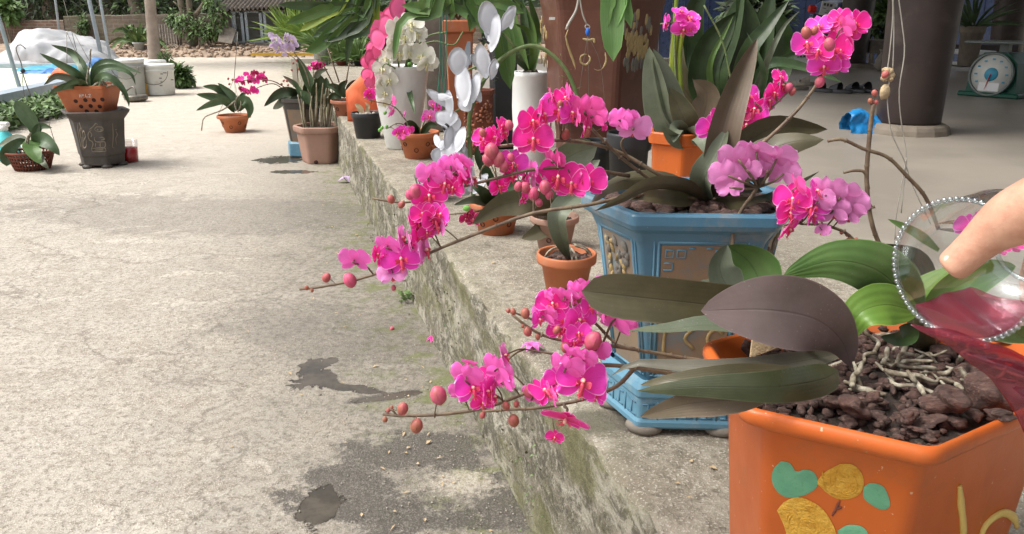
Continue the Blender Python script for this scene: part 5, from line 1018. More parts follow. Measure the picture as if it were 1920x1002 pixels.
# scale
g = G(1893, 183, PZ); m = mpx(g); t = thing('kitchen_scale', 'green dial spring scale standing on the porch floor at the right edge', 'scale', g); Rm = Matrix.Rotation(R(-54), 3, 'Z'); mb = MB(); c0 = g + V((.06, .16, 0))
pr = [(-.15, 0), (.15, 0), (.13, .20), (.07, .26), (-.07, .26), (-.13, .20)]; vs = [c0 + Rm @ V((a, -.11, b + .004)) for a, b in pr] + [c0 + Rm @ V((a, .11, b + .004)) for a, b in pr]
mb.add(vs, [tuple(range(6))[::-1], tuple(range(6, 12))] + [(i, (i + 1) % 6, 6 + (i + 1) % 6, 6 + i) for i in range(6)], smooth=False); mb.box(c0 + V((0, 0, .015)), (.36, .30, .03), M3=Rm, bev=.008); obj('housing', mb, 'scale_green', t)
mb = MB(); mb.box(c0 + V((0, 0, .325)), (.36, .32, .012), M3=Rm, bev=.004); mb.box(c0 + V((0, 0, .29)), (.05, .05, .07), M3=Rm); obj('weighing_pan', mb, 'scale_grey', t)
nd = Rm @ V((0, -1, 0)); nd = V((nd.x, nd.y, .08)).normalized(); M3 = nd.to_track_quat('Z', 'Y').to_matrix(); dc = c0 + Rm @ V((0, -.112, .135)); mb = MB(); mb.lathe([(.125, 0), (.132, .03), (.122, .036), (.118, .028)], dc, 36, M3=M3, cap1=False); obj('dial_rim', mb, 'scale_grey', t)
mb = MB(); mb.lathe([(.119, 0), (.119, .022)], dc, 36, M3=M3, cap1=True); df = obj('dial_face', mb, 'dial', t); mb = MB(); mb.lathe([(.04, .022), (.036, .026)], dc, 20, M3=M3, cap1=True); obj('dial_centre', mb, 'dialblue', df); mb = MB()
for k in range(12): a = k * math.tau / 12; mb.box(dc + M3 @ V((math.cos(a) * .09, math.sin(a) * .09, .0235)), (.016, .010, .003), M3=M3)
obj('dial_marks', mb, 'dialblue', df); mb = MB(); mb.tube([dc + M3 @ V((0, 0, .03)), dc + M3 @ V((-.02, -.09, .03))], [.004, .001], 5); obj('pointer', mb, 'taillight', df)
mb = MB(); mb.box(dc + M3 @ V((0, -.075, .0245)), (.12, .05, .003), M3=M3); obj('plate_label', mb, 'plate', df)
KS = t
for ch in list(KS.children):
    ch.scale = (1.45,) * 3
KS.location = KS.location + V((-.12, -.1, 0))
# ---------------- tall white planter with white orchids and pink artificial strand
g = G(750, 283, PZ); m = mpx(g); c = V((g.x, g.y + .1, PZ)); m = mpx(c); t = thing('white_planter', 'tall glossy white planter holding white orchids at the porch edge', 'planter', c); mb = MB()
mb.lathe([(27 * m, 0), (30 * m, 3 * m), (48 * m, 110 * m), (54 * m, 145 * m), (55 * m, 149 * m), (53 * m, 150 * m), (50 * m, 145 * m), (44 * m, 110 * m)], c, 40, cap1=True); obj('pot', mb, 'white', t); soil_disc(t, (c.x, c.y), 50 * m, PZ + 140 * m)
Y = c.y; pl = Plant(t, 'stem_green'); pl.spike([(760, 150, Y), (765, 110, Y - .1), (800, 70, Y - .1), (840, 60, Y - .1)], 2, 1.5); pl.spike([(750, 150, Y), (745, 100, Y - .1), (735, 60, Y - .15), (760, 35, Y - .1)], 2, 1.4); pl.spike([(765, 150, Y), (780, 95, Y - .05), (815, 78, Y - .05), (850, 85, Y - .05), (868, 60, Y)], 2, 1.3)
pl.spike([(755, 150, Y), (742, 130, Y - .15), (725, 120, Y - .2)], 1.6, 1.2)
for (a, b, r, yw, pt_) in ((745, 55, 24, 30, 0), (772, 45, 26, -20, 10), (735, 85, 22, 60, -10), (725, 110, 20, -40, 0), (748, 100, 24, 20, -20), (715, 130, 18, 10, 20), (765, 100, 18, 70, 0), (792, 105, 26, -25, 0), (800, 120, 22, 20, -30), (730, 150, 18, -30, -10), (720, 175, 17, 20, 0), (780, 65, 22, 30, 20), (760, 70, 24, -40, 0), (712, 160, 15, 60, 0), (722, 195, 13, 0, -30)): pl.fl(a, b, r, Y - .15 - rr(0, .05), yw, pt_, kind='white', lip=True)
for a in ((775, 132), (768, 122), (790, 140), (780, 118)): pl.bud(*a, 5, Y - .05, 'bud_green')
for sp, w in (([(762, 150, Y), (772, 190, Y - .2), (778, 215, Y - .25)], 12), ([(758, 148, Y), (768, 120, Y), (775, 100, Y)], 16)): LF(t, sp, w, top='leaf_mid', prof='lance')
pl.done()
t = thing('artificial_flowers', 'string of flat bright pink artificial petals hanging left of the white orchids', 'artificial flowers', P(700, 60, 4.3)); mb = MB(); mb.tube([P(a, b, 4.3) for a, b in ((760, -20), (740, 20), (710, 45), (697, 90), (692, 140), (695, 180), (697, 195))], [.004] * 2, 6, seg=18); obj('flower_stem', mb, 'stem_green', t)
def foampetal(mb, px, py, a, b, rot, Y, tilt=0.3, th=.004):
    c = P(px, py, Y); m = mpx(c); n = (C0 - c).normalized(); n = Matrix.Rotation(tilt, 3, 'Z') @ n; up_ = V((0, 0, 1)); up_ = (up_ - n * up_.dot(n)).normalized(); rt = up_.cross(n); o = []
    for s in (0, 1):
        for i in range(4):
            for k in range(16):
                q = i / 3; an = k * math.tau / 16; x = math.cos(an) * a * q * m; y = math.sin(an) * b * q * m; x *= 1 - .38 * max(0, abs(math.sin(an))) ** 2 * (1 if math.sin(an) * (1 if a < b else 1) < 0 else .35); X = x * math.cos(rot) - y * math.sin(rot); Z_ = x * math.sin(rot) + y * math.cos(rot); o.append(c + rt * X + up_ * Z_ + n * (-(x * x + y * y) * 1.2 + (th if s == 0 else 0) * (1 if q < .9 else .3)))
    fs = []
    for s in (0, 1):
        for i in range(3):
            for k in range(16):
                f = (s * 64 + i * 16 + k, s * 64 + i * 16 + (k + 1) % 16, s * 64 + (i + 1) * 16 + (k + 1) % 16, s * 64 + (i + 1) * 16 + k); fs.append(f if s else f[::-1])
    fs += [(48 + k, 48 + (k + 1) % 16, 112 + (k + 1) % 16, 112 + k) for k in range(16)]; mb.add(o, fs)
for (a, b, w, h, r) in ((745, 14, 16, 22, -.4), (733, 30, 20, 17, .6), (712, 38, 22, 15, .3), (722, 50, 17, 22, 0), (702, 58, 20, 16, -.4), (708, 74, 15, 20, .3), (697, 88, 13, 10, .5), (706, 96, 10, 14, -.3), (694, 110, 12, 17, 0), (700, 126, 10, 16, .2), (688, 140, 12, 12, .4), (696, 150, 9, 18, 0), (684, 118, 8, 12, .3), (697, 170, 9, 16, .1), (700, 106, 14, 8, .8), (690, 155, 8, 10, -.4)): mb = MB(); foampetal(mb, a, b, w, h, r, 4.3 - rr(0, .08), rr(-.5, .5)); obj('petal', mb, 'fake_pink', t)
# pot with small pink orchid in front
t, g, m = round_orchid('small pink-bloomed orchid in a holed terracotta pot before the white planter', 783, 298, 82, 48, z=PZ, taper=.66, holes=5); Y = g.y
pl = Plant(t); pl.spike([(782, 255, Y), (760, 225, Y - .1), (738, 200, Y - .15), (700, 190, Y - .2), (680, 183, Y - .2)], 1.4, .8); pl.spike([(785, 252, Y), (750, 232, Y - .1), (725, 242, Y - .15)], 1.2, .8); pl.spike([(788, 250, Y), (800, 220, Y - .1), (815, 208, Y - .1)], 1.2, .8)
for (a, b, r, yw) in ((692, 176, 12, 30), (738, 190, 12, 100), (733, 214, 9, 60), (696, 183, 8, 0), (757, 215, 9, 80), (737, 205, 10, -60), (745, 248, 11, 20), (758, 246, 13, -20), (752, 256, 9, 150), (770, 244, 8, 40), (806, 218, 14, 0), (820, 202, 13, 60), (812, 196, 10, -40), (797, 222, 9, 30)): pl.fl(a, b, r, Y - .18, yw, rr(-30, 20), kind=random.choice(('pink', 'hot', 'lilac')))
for a in ((722, 212), (716, 240), (712, 244), (725, 238)): pl.bud(*a, 4, Y - .15, 'bud_green')
pl.done()
for sp, w in (([(785, 255, Y), (770, 232, Y - .1), (755, 236, Y - .15)], 16), ([(790, 255, Y), (805, 235, Y), (820, 236, Y)], 14), ([(785, 252, Y), (780, 235, Y)], 12)): LF(t, sp, w, top='leaf_dark', prof='oval')
t, g, m = round_orchid('tiny terracotta pot half hidden behind the small pink-bloomed orchid', 812, 296, 44, 26, z=PZ, taper=.7, holes=3)
# wire basket
c = P(812, 345, 3.1); c.z = PZ; m = mpx(c); t = thing('wire_basket', 'white and rusty wire basket under the white artificial branch', 'basket', c); mb = MB()
for k in range(16):
    a = k * math.tau / 16; mb.tube([c + V((math.cos(a) * 22 * m, math.sin(a) * 22 * m, 1 * m)), c + V((math.cos(a) * 34 * m, math.sin(a) * 34 * m, 44 * m))], [1.5 * m] * 2, 5)
for z_, r_ in ((1, 22), (22, 28), (44, 34)): mb.tube([c + V((math.cos(a) * r_ * m, math.sin(a) * r_ * m, z_ * m)) for a in [math.tau * q / 24 for q in range(25)]], [1.7 * m] * 2, 6)
obj('wire_frame', mb, 'wire', t); mb = MB(); mb.lathe([(20 * m, 1 * m), (30 * m, 38 * m), (28 * m, 38 * m)], c, 20, cap1=True); obj('liner', mb, 'white', t)
# tall planters behind
g = P(864, 262, 4.6); g.z = PZ; m = mpx(P(864, 100, 4.6)); t = thing('tall_planter', 'tall square terracotta planter with grey-blue emblem behind the white branch', 'planter', g); zt = P(864, 38, 4.6).z - PZ; c = (g.x, g.y)
hexpot(t, c, PZ, [(24 * m, 0), (26 * m, .02), (36 * m, zt - 24 * m), (42 * m, zt - 20 * m), (42 * m, zt - 2 * m), (40 * m, zt), (35 * m, zt), (30 * m, zt - .1)], R(45 + 6), 'terra', .06, n=4)
mb = MB(); boxpx(mb, 857, 78, 882, 122, 4.6 - 33 * m * .707, .01); obj('emblem', mb, 'steel', t); mb = MB()
for i in range(26): a = rr(0, 6.28); q = V((g.x, g.y, PZ + zt)); d = V((math.cos(a) * .5, math.sin(a) * .5, rr(.5, 1))); leaf(mb, [q, q + d * .12, q + d * .26], .012, prof='lance', seg=5, m=2)
obj('foliage', mb, ['leaf_olive', 'leaf_olive'], t)
g = P(897, 262, 4.2); g.z = PZ; zt = P(897, 168, 4.2).z - PZ; m = mpx(P(897, 200, 4.2)); t = thing('carved_pot', 'dark red clay pot with pebbly carved sides behind the white branch', 'pot', g); hexpot(t, (g.x, g.y), PZ, [(22 * m, 0), (30 * m, .03), (31 * m, zt - .03), (34 * m, zt - .02), (34 * m, zt), (29 * m, zt), (26 * m, .1)], R(20), 'terra_dark', .1)
mb = MB(); 
for i in range(150): a = rr(-2.6, -.5); mb.blob(V((g.x + math.cos(a) * 29.5 * m, g.y + math.sin(a) * 29.5 * m, PZ + rr(.04, zt - .05))), rr(1.6, 3.2) * m, i, .2, 4)
obj('carving', mb, 'terra_old', t)
# white pot with strap plant
g = P(993, 345, 3.45); g.z = PZ; m = mpx(P(993, 200, 3.45)); zt = P(993, 134, 3.45).z - PZ; t = thing('white_pot', 'tall matt white pot with strappy green plant left of the big brown pot', 'potted plant', g); mb = MB()
mb.lathe([(26 * m, 0), (29 * m, .02), (34 * m, zt * .7), (33 * m, zt - .03), (35 * m, zt - .02), (35 * m, zt - .004), (33 * m, zt), (30 * m, zt - .01), (28 * m, zt * .5)], g, 32, cap1=True); obj('pot', mb, 'white', t); soil_disc(t, (g.x, g.y), 30 * m, PZ + zt - .01, bumpy=.02); Y = 3.45
for sp in ([(990, 132, Y), (975, 80, Y), (960, 20, Y), (950, -30, Y)], [(995, 130, Y), (985, 60, Y), (978, -10, Y)], [(990, 132, Y), (1000, 70, Y), (985, 20, Y), (960, -5, Y)], [(1000, 132, Y), (1005, 60, Y + .1), (990, -10, Y)], [(988, 132, Y), (965, 100, Y - .1), (950, 60, Y - .1), (952, 20, Y - .1)], [(995, 132, Y), (1000, 100, Y - .1), (990, 60, Y - .1), (965, 45, Y - .15)]): LF(t, sp, rr(16, 24), top=random.choice(('leaf_mid', 'leaf_green', 'leaf_strap')), prof='lance', face=rr(-30, 30), fold=.4)
# white artificial branch
t = thing('artificial_branch', 'artificial green branch with flat white foam blooms arching across the porch', 'artificial flowers', P(880, 330, 2.6)); Y = 2.6; mb = MB()
mb.tube([P(a, b, Y) for a, b in ((1090, 200), (1060, 130), (1010, 88), (965, 95), (925, 125), (900, 165), (882, 210), (880, 260), (885, 330), (890, 400))], [.006, .008], 8, seg=40)
for pth in ([(965, 90), (940, 60), (915, 55)], [(925, 130), (905, 122), (870, 135)], [(885, 185), (870, 200), (850, 212)], [(880, 255), (865, 270), (850, 288)], [(900, 160), (918, 140), (925, 125), (890, 130)]): mb.tube([P(a, b, Y - .01) for a, b in pth], [.005, .003], 6, seg=8)
for i in range(40):
    q = random.choice([P(a, b, Y) for a, b in ((1040, 110), (1000, 90), (960, 98), (940, 112), (915, 140), (1065, 140), (1080, 175), (1025, 98))]); q = q + V((rr(-.03, .03), 0, rr(-.02, .02))); mb.tube([q, q + V((rr(-.015, .015), rr(-.01, .01), rr(-.015, .015)))], [.0015, .0005], 4)
obj('flower_stem', mb, 'stem_green', t)
for (a, b, w, h, r) in ((916, 35, 21, 32, .15), (952, 35, 11, 28, -.6), (925, 62, 16, 36, -.2), (905, 115, 15, 33, .2), (925, 130, 10, 20, -.3), (858, 115, 19, 26, -.1), (868, 160, 17, 40, .1), (890, 165, 13, 30, -.2), (872, 195, 14, 16, .6), (822, 185, 9, 28, .9), (842, 195, 9, 26, .1), (838, 222, 22, 16, .2), (848, 250, 15, 34, .3), (862, 262, 12, 26, -.3), (828, 295, 24, 18, -.4), (848, 290, 18, 32, .4), (866, 300, 16, 30, -.2), (845, 325, 18, 22, 0), (880, 330, 12, 30, -.15), (820, 265, 8, 14, .5), (855, 232, 10, 14, 0), (900, 345, 10, 25, -.6), (860, 355, 22, 10, .4)): mb = MB(); foampetal(mb, a, b, w, h, r, Y - rr(0, .05), rr(-.7, .7)); obj('petal', mb, 'fake_white', t); mb = MB(); foampetal(mb, a + rr(-9, 9), b + rr(-4, 10), w * .8, h * .75, r + random.choice((-.7, .7)), Y - rr(0, .05) + .02, rr(-.9, .9)); obj('petal', mb, 'fake_white', t)
mb = MB()
for (a, b) in ((905, 70), (910, 76), (897, 72), (835, 232), (828, 238)): q = P(a, b, Y - .06); mb.tube([q, q + V((.012, 0, -.01))], [.004, .004], 5)
obj('wire_clip', mb, 'blackp', t)
# big brown pot
c = P(1125, 100, 3.25); m = mpx(c); cc = (c.x, c.y); t = thing('brown_pot', 'big glossy brown six-sided pot with golden letters and painted fruit', 'pot', V((c.x, c.y, PZ))); rot = -math.pi / 2 - R(30) - R(17.6) ; zt = P(1125, -25, 3.25).z - PZ; zz_ = lambda py: P(1125, py, 3.25).z - PZ
pr = [(78 * m, 0), (82 * m, .02), (84 * m, zz_(255)), (92 * m, zz_(190)), (97 * m, zz_(184)), (99 * m, zz_(168)), (101 * m, zz_(160)), (116 * m, zz_(20)), (124 * m, zz_(-12)), (128 * m, zt - .01), (126 * m, zt), (114 * m, zt), (100 * m, .3)]
hexpot(t, cc, PZ, pr, rot, 'brownpot', .10)
p0, n = facepl(cc, PZ, rot, 0, 101 * m, zz_(160), 116 * m, zz_(20)); mb = MB()
def z4(L_): return [(980 + a * 480 / 1415, b * 340 / 1002) for a, b in L_]
strokes(mb, [z4([(252, 160), (238, 200), (255, 270), (285, 350), (290, 390), (262, 425), (240, 400), (255, 378), (290, 395), (350, 425)]), z4([(355, 300), (325, 310), (322, 345), (350, 360), (375, 330), (362, 305)]), z4([(455, 290), (462, 340), (435, 385), (400, 385), (380, 355)]), z4([(330, 215), (365, 222), (400, 215)]), z4([(395, 215), (397, 240)]), z4([(345, 385), (352, 392)])], p0, n, 2.8, -.0008)
obj('gold_letters', mb, 'gold', t)
p1, n1 = facepl(cc, PZ, rot, 1, 101 * m, zz_(160), 116 * m, zz_(20)); fy = MB(); fg = MB()
for i in range(46): q = PP(980 + rr(575, 690) * .339, rr(195, 320) * .339, p1, n1); dab(fy, q, n1, .010, .020, .003, i)
for i in range(22): q = PP(980 + rr(555, 690) * .339, rr(325, 385) * .339, p1, n1); dab(fg, q, n1, .009, .02, .003, i)
for i in range(16): q = PP(980 + rr(560, 710) * .339, rr(80, 190) * .339, p1, n1); dab(fg if i % 3 else fy, q, n1, .009, .022, .003, i)
obj('painted_fruit', fy, 'gold', t); obj('painted_leaves', fg, 'footgrey', t)
p2, n2 = facepl(cc, PZ, rot, 5, 101 * m, zz_(160), 116 * m, zz_(20)); mb = MB()
for i in range(16): q = PP(1012 + rr(0, 18), 30 + rr(0, 100), p2, n2); dab(mb, q, n2, .006, .018, .003, i)
obj('painted_spray', mb, 'gold', t); soil_disc(t, cc, 100 * m, PZ + zt - .06)
mb = MB(); mb.box(PP(1035, 35, p0, n), (.022, .003, .01)); obj('sticker', mb, 'whitep', t)
# black pots behind the blue one
for (px, Y, w, yt, lab) in ((1178, 2.75, 84, 248, 'matt black pot behind the lilac bloom, left of the orange planter'), (1120, 2.95, 60, 262, 'smaller black pot beneath the flower arch')):
    g = P(px, 300, Y); g.z = PZ; m = mpx(P(px, yt, Y)); t = thing('black_pot', lab, 'pot', g); roundpot(t, (g.x, g.y), PZ, w * m * .36, w * m * .46, P(px, yt, Y).z - PZ, 'blackp')
g = P(1275, 300, 2.35); g.z = PZ; m = mpx(P(1275, 260, 2.35)); zt = P(1275, 258, 2.2).z - PZ; t = thing('potted_orchid', 'upright grey-leaved orchid in an orange six-sided pot behind the blue one', 'orchid', g); hexpot(t, (g.x, g.y), PZ, [(48 * m, 0), (50 * m, .01), (62 * m, zt - 24 * m), (70 * m, zt - 20 * m), (70 * m, zt - 2 * m), (68 * m, zt), (60 * m, zt), (56 * m, zt - .1)], faceto(22), 'orange', .12); soil_disc(t, (g.x, g.y), 60 * m, PZ + zt - .02); Y = 2.35
for sp, w, k in (([(1270, 262, Y), (1245, 220, Y), (1230, 150, Y), (1217, 88, Y)], 62, dict(top='leaf_grey', face=-30, fold=.5)), ([(1285, 262, Y), (1265, 210, Y), (1245, 150, Y), (1225, 92, Y)], 55, dict(top='leaf_grey', face=25, fold=.3)), ([(1290, 262, Y), (1285, 230, Y - .05), (1270, 195, Y - .05), (1255, 165, Y - .05)], 55, dict(top='leaf_olive', face=20)), ([(1300, 262, Y), (1320, 215, Y), (1325, 175, Y), (1300, 150, Y)], 60, dict(top='leaf_brown')), ([(1290, 262, Y), (1265, 262, Y - .15), (1240, 235, Y - .2)], 35, dict(top='leaf_grey')), ([(1295, 262, Y), (1310, 255, Y - .15), (1325, 290, Y - .2)], 42, dict(top='leaf_grey')), ([(1285, 262, Y), (1270, 240, Y - .1), (1262, 268, Y - .2)], 34, dict(top='leaf_grey'))): LF(t, sp, w, **{**dict(prof='lance'), **k})
# dark leafy mass behind: several strap-leaved plants in one tub
g = P(1370, 300, 2.9); g.z = PZ; t = thing('potted_plant', 'large dark strap-leaved plant in a black tub filling the space behind the upright leaf', 'potted plant', g); m = mpx(P(1370, 200, 2.9)); roundpot(t, (g.x, g.y), PZ, 60 * m, 78 * m, .3, 'blackp'); Y = 2.9
for sp, w, k in (([(1350, 240, Y), (1310, 160, Y), (1325, 80, Y), (1385, 20, Y)], 50, {}), ([(1370, 240, Y), (1340, 150, Y), (1370, 60, Y), (1395, -20, Y)], 60, {}), ([(1390, 240, Y), (1380, 140, Y), (1400, 60, Y), (1385, -20, Y)], 70, {}), ([(1400, 240, Y), (1410, 150, Y), (1430, 60, Y), (1450, -20, Y)], 60, {}), ([(1380, 240, Y), (1400, 110, Y - .1), (1440, 50, Y - .1), (1480, 0, Y - .1)], 40, {}), ([(1360, 240, Y), (1300, 190, Y), (1270, 130, Y), (1275, 60, Y)], 46, dict(top='leaf_olive')),
                 ([(1400, 220, Y), (1440, 110, Y - .2), (1470, 50, Y - .2), (1500, 20, Y - .2)], 15, dict(top='leaf_grey')), ([(1400, 220, Y), (1430, 140, Y - .2), (1400, 60, Y - .2)], 14, dict(top='leaf_mid')), ([(1410, 200, Y), (1450, 125, Y), (1500, 100, Y), (1540, 95, Y)], 16, dict(top='leaf_dark')), ([(1400, 180, Y), (1440, 122, Y - .1), (1500, 125, Y - .1), (1580, 155, Y - .1)], 22, dict(top='leaf_mid', face=-30)), ([(1350, 230, Y), (1330, 130, Y - .1), (1360, 60, Y - .1), (1375, 30, Y - .1)], 13, dict(top='leaf_strap')), ([(1390, 230, Y), (1460, 140, Y + .1), (1470, 60, Y + .1), (1440, 0, Y + .1)], 44, dict(top='leaf_dark')), ([(1340, 230, Y), (1320, 170, Y + .1), (1355, 120, Y + .1), (1400, 100, Y + .1)], 70, dict(top='leaf_dark')), ([(1370, 230, Y), (1360, 130, Y + .2), (1420, 30, Y + .2)], 80, dict(top='leaf_dark')), ([(1350, 230, Y), (1290, 130, Y + .2), (1300, 20, Y + .2), (1330, -30, Y + .2)], 70, dict(top='leaf_dark'))): LF(t, sp, w, **{**dict(top='leaf_dark', under='leaf_dark', prof='lance', fold=.35, face=rr(-25, 25)), **k})
mb = MB()
for pth, r in (([(1255, 160), (1262, 80), (1270, -20)], 5), ([(1276, 170), (1275, 90), (1290, 30)], 6), ([(1268, 180), (1262, 120), (1268, 60)], 7)): mb.tube([P(a, b, 2.7) for a, b in pth], [r * m * .7] * 2, 8, seg=10)
obj('cane', mb, 'leaf_yell', t)
pl = Plant(t, 'stem_green'); pl.spike([(1390, 240, 2.6), (1372, 160, 2.6), (1355, 80, 2.6), (1320, 10, 2.6)], 2.2, 1.6); pl.spike([(1270, 190, 2.6), (1265, 100, 2.6), (1268, 40, 2.6)], 2, 1.4)
for a in ((1246, 45, 20, 80, 0), (1290, 35, 24, 20, 50), (1282, 55, 24, 0, -40), (1298, 50, 18, -40, 20), (1275, 22, 16, 20, 60)): pl.fl(a[0], a[1], a[2], 2.55, a[3], a[4], kind='pink')
pl.done()
# ---------------- hanging strap-leaved orchids (baskets hang above the picture)
def hanger(label, cx, Y, leaves, mt='leaf_strap', hz=1.5):
    c = P(cx, -60, Y); c.z = max(c.z, hz); t = thing('hanging_orchid', label, 'hanging orchid', c, 'orchids hung from the porch roof'); mb = MB(); mb.lathe([(.05, -.06), (.09, .06), (.095, .06), (.06, -.05)], c, 16, cap1=True); obj('basket', mb, 'terra_dark', t)
    for s in ((.09, 0), (-.05, .07), (-.05, -.07)): q = MB(); q.tube([c + V((s[0], s[1], .06)), c + V((0, 0, 1.5))], [.0012] * 2, 4); obj('hanging_wire', q, 'wire', t)
    for sp, w, k in leaves:
        pts = [c + V((0, 0, .02))] + [P(a, b, d) for a, b, d in sp]; mb = MB(); leaf(mb, pts, w * 1.3 * mpx(pts[-1]), **{**dict(prof='strap', fold=.35, face=rr(-30, 30), seg=18), **{q: r for q, r in k.items() if q not in ('top', 'under')}}); obj('leaf', mb, [k.get('top', mt), k.get('under', 'leaf_grey' if mt != 'leaf_hang' else 'leaf_hang')], t)
D = 2.9
hanger('big strap-leaved orchid hanging above the pink hexagonal pot', 700, D, [([(640, -10, D), (600, 20, D), (535, 45, D)], 16, {}), ([(650, -10, D), (610, 30, D), (560, 60, D)], 14, dict(top='leaf_yell')), ([(655, 0, D), (620, 50, D), (585, 70, D)], 16, dict(top='leaf_mid')), ([(660, 5, D), (620, 55, D), (590, 58, D)], 14, {}), ([(680, 10, D), (655, 45, D), (625, 75, D), (610, 90, D)], 18, {}), ([(670, -5, D), (640, 20, D), (590, 54, D)], 10, dict(top='leaf_hang')), ([(690, 10, D), (660, 15, D), (632, 40, D), (622, 50, D)], 11, dict(top='leaf_hang')), ([(675, 0, D), (650, 18, D), (612, 35, D)], 14, dict(top='leaf_dark')), ([(690, 30, D), (680, 60, D), (655, 70, D), (645, 75, D)], 12, dict(top='leaf_mid')),
    ([(705, 15, D), (700, 25, D), (690, 50, D), (680, 60, D)], 11, dict(top='leaf_yell')), ([(680, 20, D), (658, 60, D), (652, 95, D), (650, 122, D)], 11, dict(top='leaf_mid')), ([(690, -5, D), (640, 10, D), (580, 10, D), (520, 8, D)], 16, dict(top='leaf_mid')), ([(700, 0, D), (650, 30, D), (600, 85, D), (570, 98, D)], 20, dict(top='leaf_strap')), ([(690, 10, D), (640, 60, D), (600, 75, D)], 22, dict(top='leaf_dark'))] )
D = 2.7
hanger('strap-leaved orchid hanging in front of the white orchids', 850, D, [([(800, -5, D), (790, 15, D), (752, 10, D)], 20, {}), ([(810, 0, D), (785, 25, D), (752, 42, D), (738, 115, D)], 12, dict(top='leaf_strap')), ([(820, 5, D), (800, 25, D), (775, 38, D)], 20, dict(top='leaf_green')), ([(840, 0, D), (850, 20, D), (845, 40, D)], 22, dict(top='leaf_strap')), ([(860, 0, D), (890, 20, D), (880, 60, D)], 24, dict(top='leaf_strap')), ([(880, 10, D), (910, 40, D), (905, 90, D)], 16, dict(top='leaf_mid')), ([(900, 20, D), (935, 60, D), (945, 110, D), (957, 168, D)], 26, dict(top='leaf_strap')), ([(880, 0, D), (925, 20, D), (950, 60, D), (960, 150, D)], 18, dict(top='leaf_green')), ([(870, -5, D), (850, 10, D), (830, 30, D)], 16, dict(top='leaf_mid')), ([(890, -20, D), (940, 5, D), (985, 25, D)], 18, dict(top='leaf_strap'))], 'leaf_strap')
D = 1.9
hanger('pale green broad-tipped leaves hanging in front of the brown pot', 1150, D, [([(1150, -30, D), (1148, 40, D), (1150, 116, D)], 34, dict(face=0)), ([(1165, -20, D), (1160, 20, D), (1152, 60, D)], 24, dict(top='leaf_hang', face=30)), ([(1170, -20, D), (1178, 20, D), (1184, 54, D)], 20, {}), ([(1148, -30, D), (1140, 20, D), (1137, 60, D)], 16, dict(top='leaf_strap'))], 'leaf_hang')
# hanger with the blue bead
t = thing('pot_hanger', 'wire pot hanger with blue bead dangling in front of the brown pot', 'wire hanger', P(1101, 60, 2.2)); q = lambda a, b: P(a, b, 2.2); mb = MB(); mb.tube([q(1086, -10), q(1092, 25), q(1100, 46)], [.0022] * 2, 6, seg=8); mb.tube([q(1100, 46), q(1106, 50), q(1102, 56), q(1097, 50), q(1101, 46)], [.0016] * 2, 6, seg=10); mb.tube([q(1086, -10), q(1080, 20), q(1066, 45), q(1062, 56)], [.0025, .004], 6, seg=8); obj('hook_wire', mb, 'wire_pale', t)
mb = MB(); mb.blob(q(1102, 60), (.006, .006, .011), 1, .2, 8); obj('bead', mb, 'bead_blue', t)
for e in ((1085, 180), (1104, 190), (1137, 232)): w_ = MB(); w_.tube([q(1102, 66), q((1102 + e[0]) / 2 + (6 if e[0] > 1120 else 0), 120), q(*e)], [.0009] * 2, 4, seg=8); obj('hanging_wire', w_, 'wire', t)
t = thing('hanging_wires', 'loose wires hanging beside the big pillar at the right', 'wire hanger', P(1680, 0, 1.5)); q = lambda a, b: P(a, b, 1.5)
for pth in ([(1672, -40), (1674, 30), (1668, 100), (1664, 130)], [(1674, -40), (1676, 60), (1674, 130)], [(1680, -40), (1692, 50), (1696, 100), (1686, 170), (1690, 230), (1700, 290), (1697, 330), (1690, 400)], [(1668, 150), (1664, 190), (1672, 250), (1695, 300), (1712, 350), (1745, 420)], [(1700, 295), (1690, 350), (1680, 410), (1678, 450)]): w_ = MB(); w_.tube([q(a, b) for a, b in pth], [.0011] * 2, 5, seg=22); obj('wire_strand', w_, 'wire_pale', t)
mb = MB()
for i in range(9): mb.blob(q(1665 + rr(-7, 7), 140 + rr(-9, 9)), rr(.004, .008), i, .5, 5)
mb.blob(q(1659, 172), (.009, .008, .014), 3, .3, 6); obj('dried_flowers', mb, 'dryleaf', t)
# green wires left
for i, x in enumerate((824, 830, 836)): 
    mb = MB(); mb.tube([P(x, -10, 3.0), P(x + 1, 120, 3.0), P(x - 6, 200, 3.0)], [.002] * 2, 5, seg=6); tag(obj('green_wire', mb, 'wire_green', loc=P(x, 0, 3)), ('leftmost green wire hanging in front of the grey post', 'middle green wire hanging in front of the grey post', 'rightmost green wire hanging in front of the grey post')[i], 'wire', 'green wires hanging in front of the grey post')
# ================================================================== FOREGROUND
# round terracotta pots on the porch
t, g, m = round_orchid('terracotta-potted orchid on the porch with tiny crimson blooms and a green bud', 930, 440, 100, 58, z=PZ, taper=.72, holes=3); Y = g.y
for sp, w, k in (([(925, 385, Y), (905, 360, Y - .1), (880, 345, Y - .1)], 26, dict(top='leaf_dark')), ([(930, 385, Y), (950, 355, Y), (985, 340, Y)], 26, dict(top='leaf_mid')), ([(925, 385, Y), (890, 375, Y - .1), (850, 385, Y - .15)], 18, dict(top='leaf_grey')), ([(930, 385, Y), (920, 340, Y), (895, 290, Y), (905, 265, Y)], 20, dict(top='leaf_dark'))): LF(t, sp, w, **{**dict(prof='oval'), **k})
pl = Plant(t); pl.spike([(920, 385, Y), (900, 395, Y - .1), (870, 400, Y - .15), (835, 405, Y - .15), (825, 425, Y - .15)], 2.2, 1.2); pl.spike([(925, 385, Y), (900, 330, Y - .05), (925, 290, Y - .1)], 2.2, 1.4)
for a in ((872, 410, 13, 20), (888, 412, 16, -20), (878, 400, 12, 60), (892, 420, 9, 90)): pl.fl(*a[:3], Y - .18, a[3], rr(-30, 20), kind='dark')
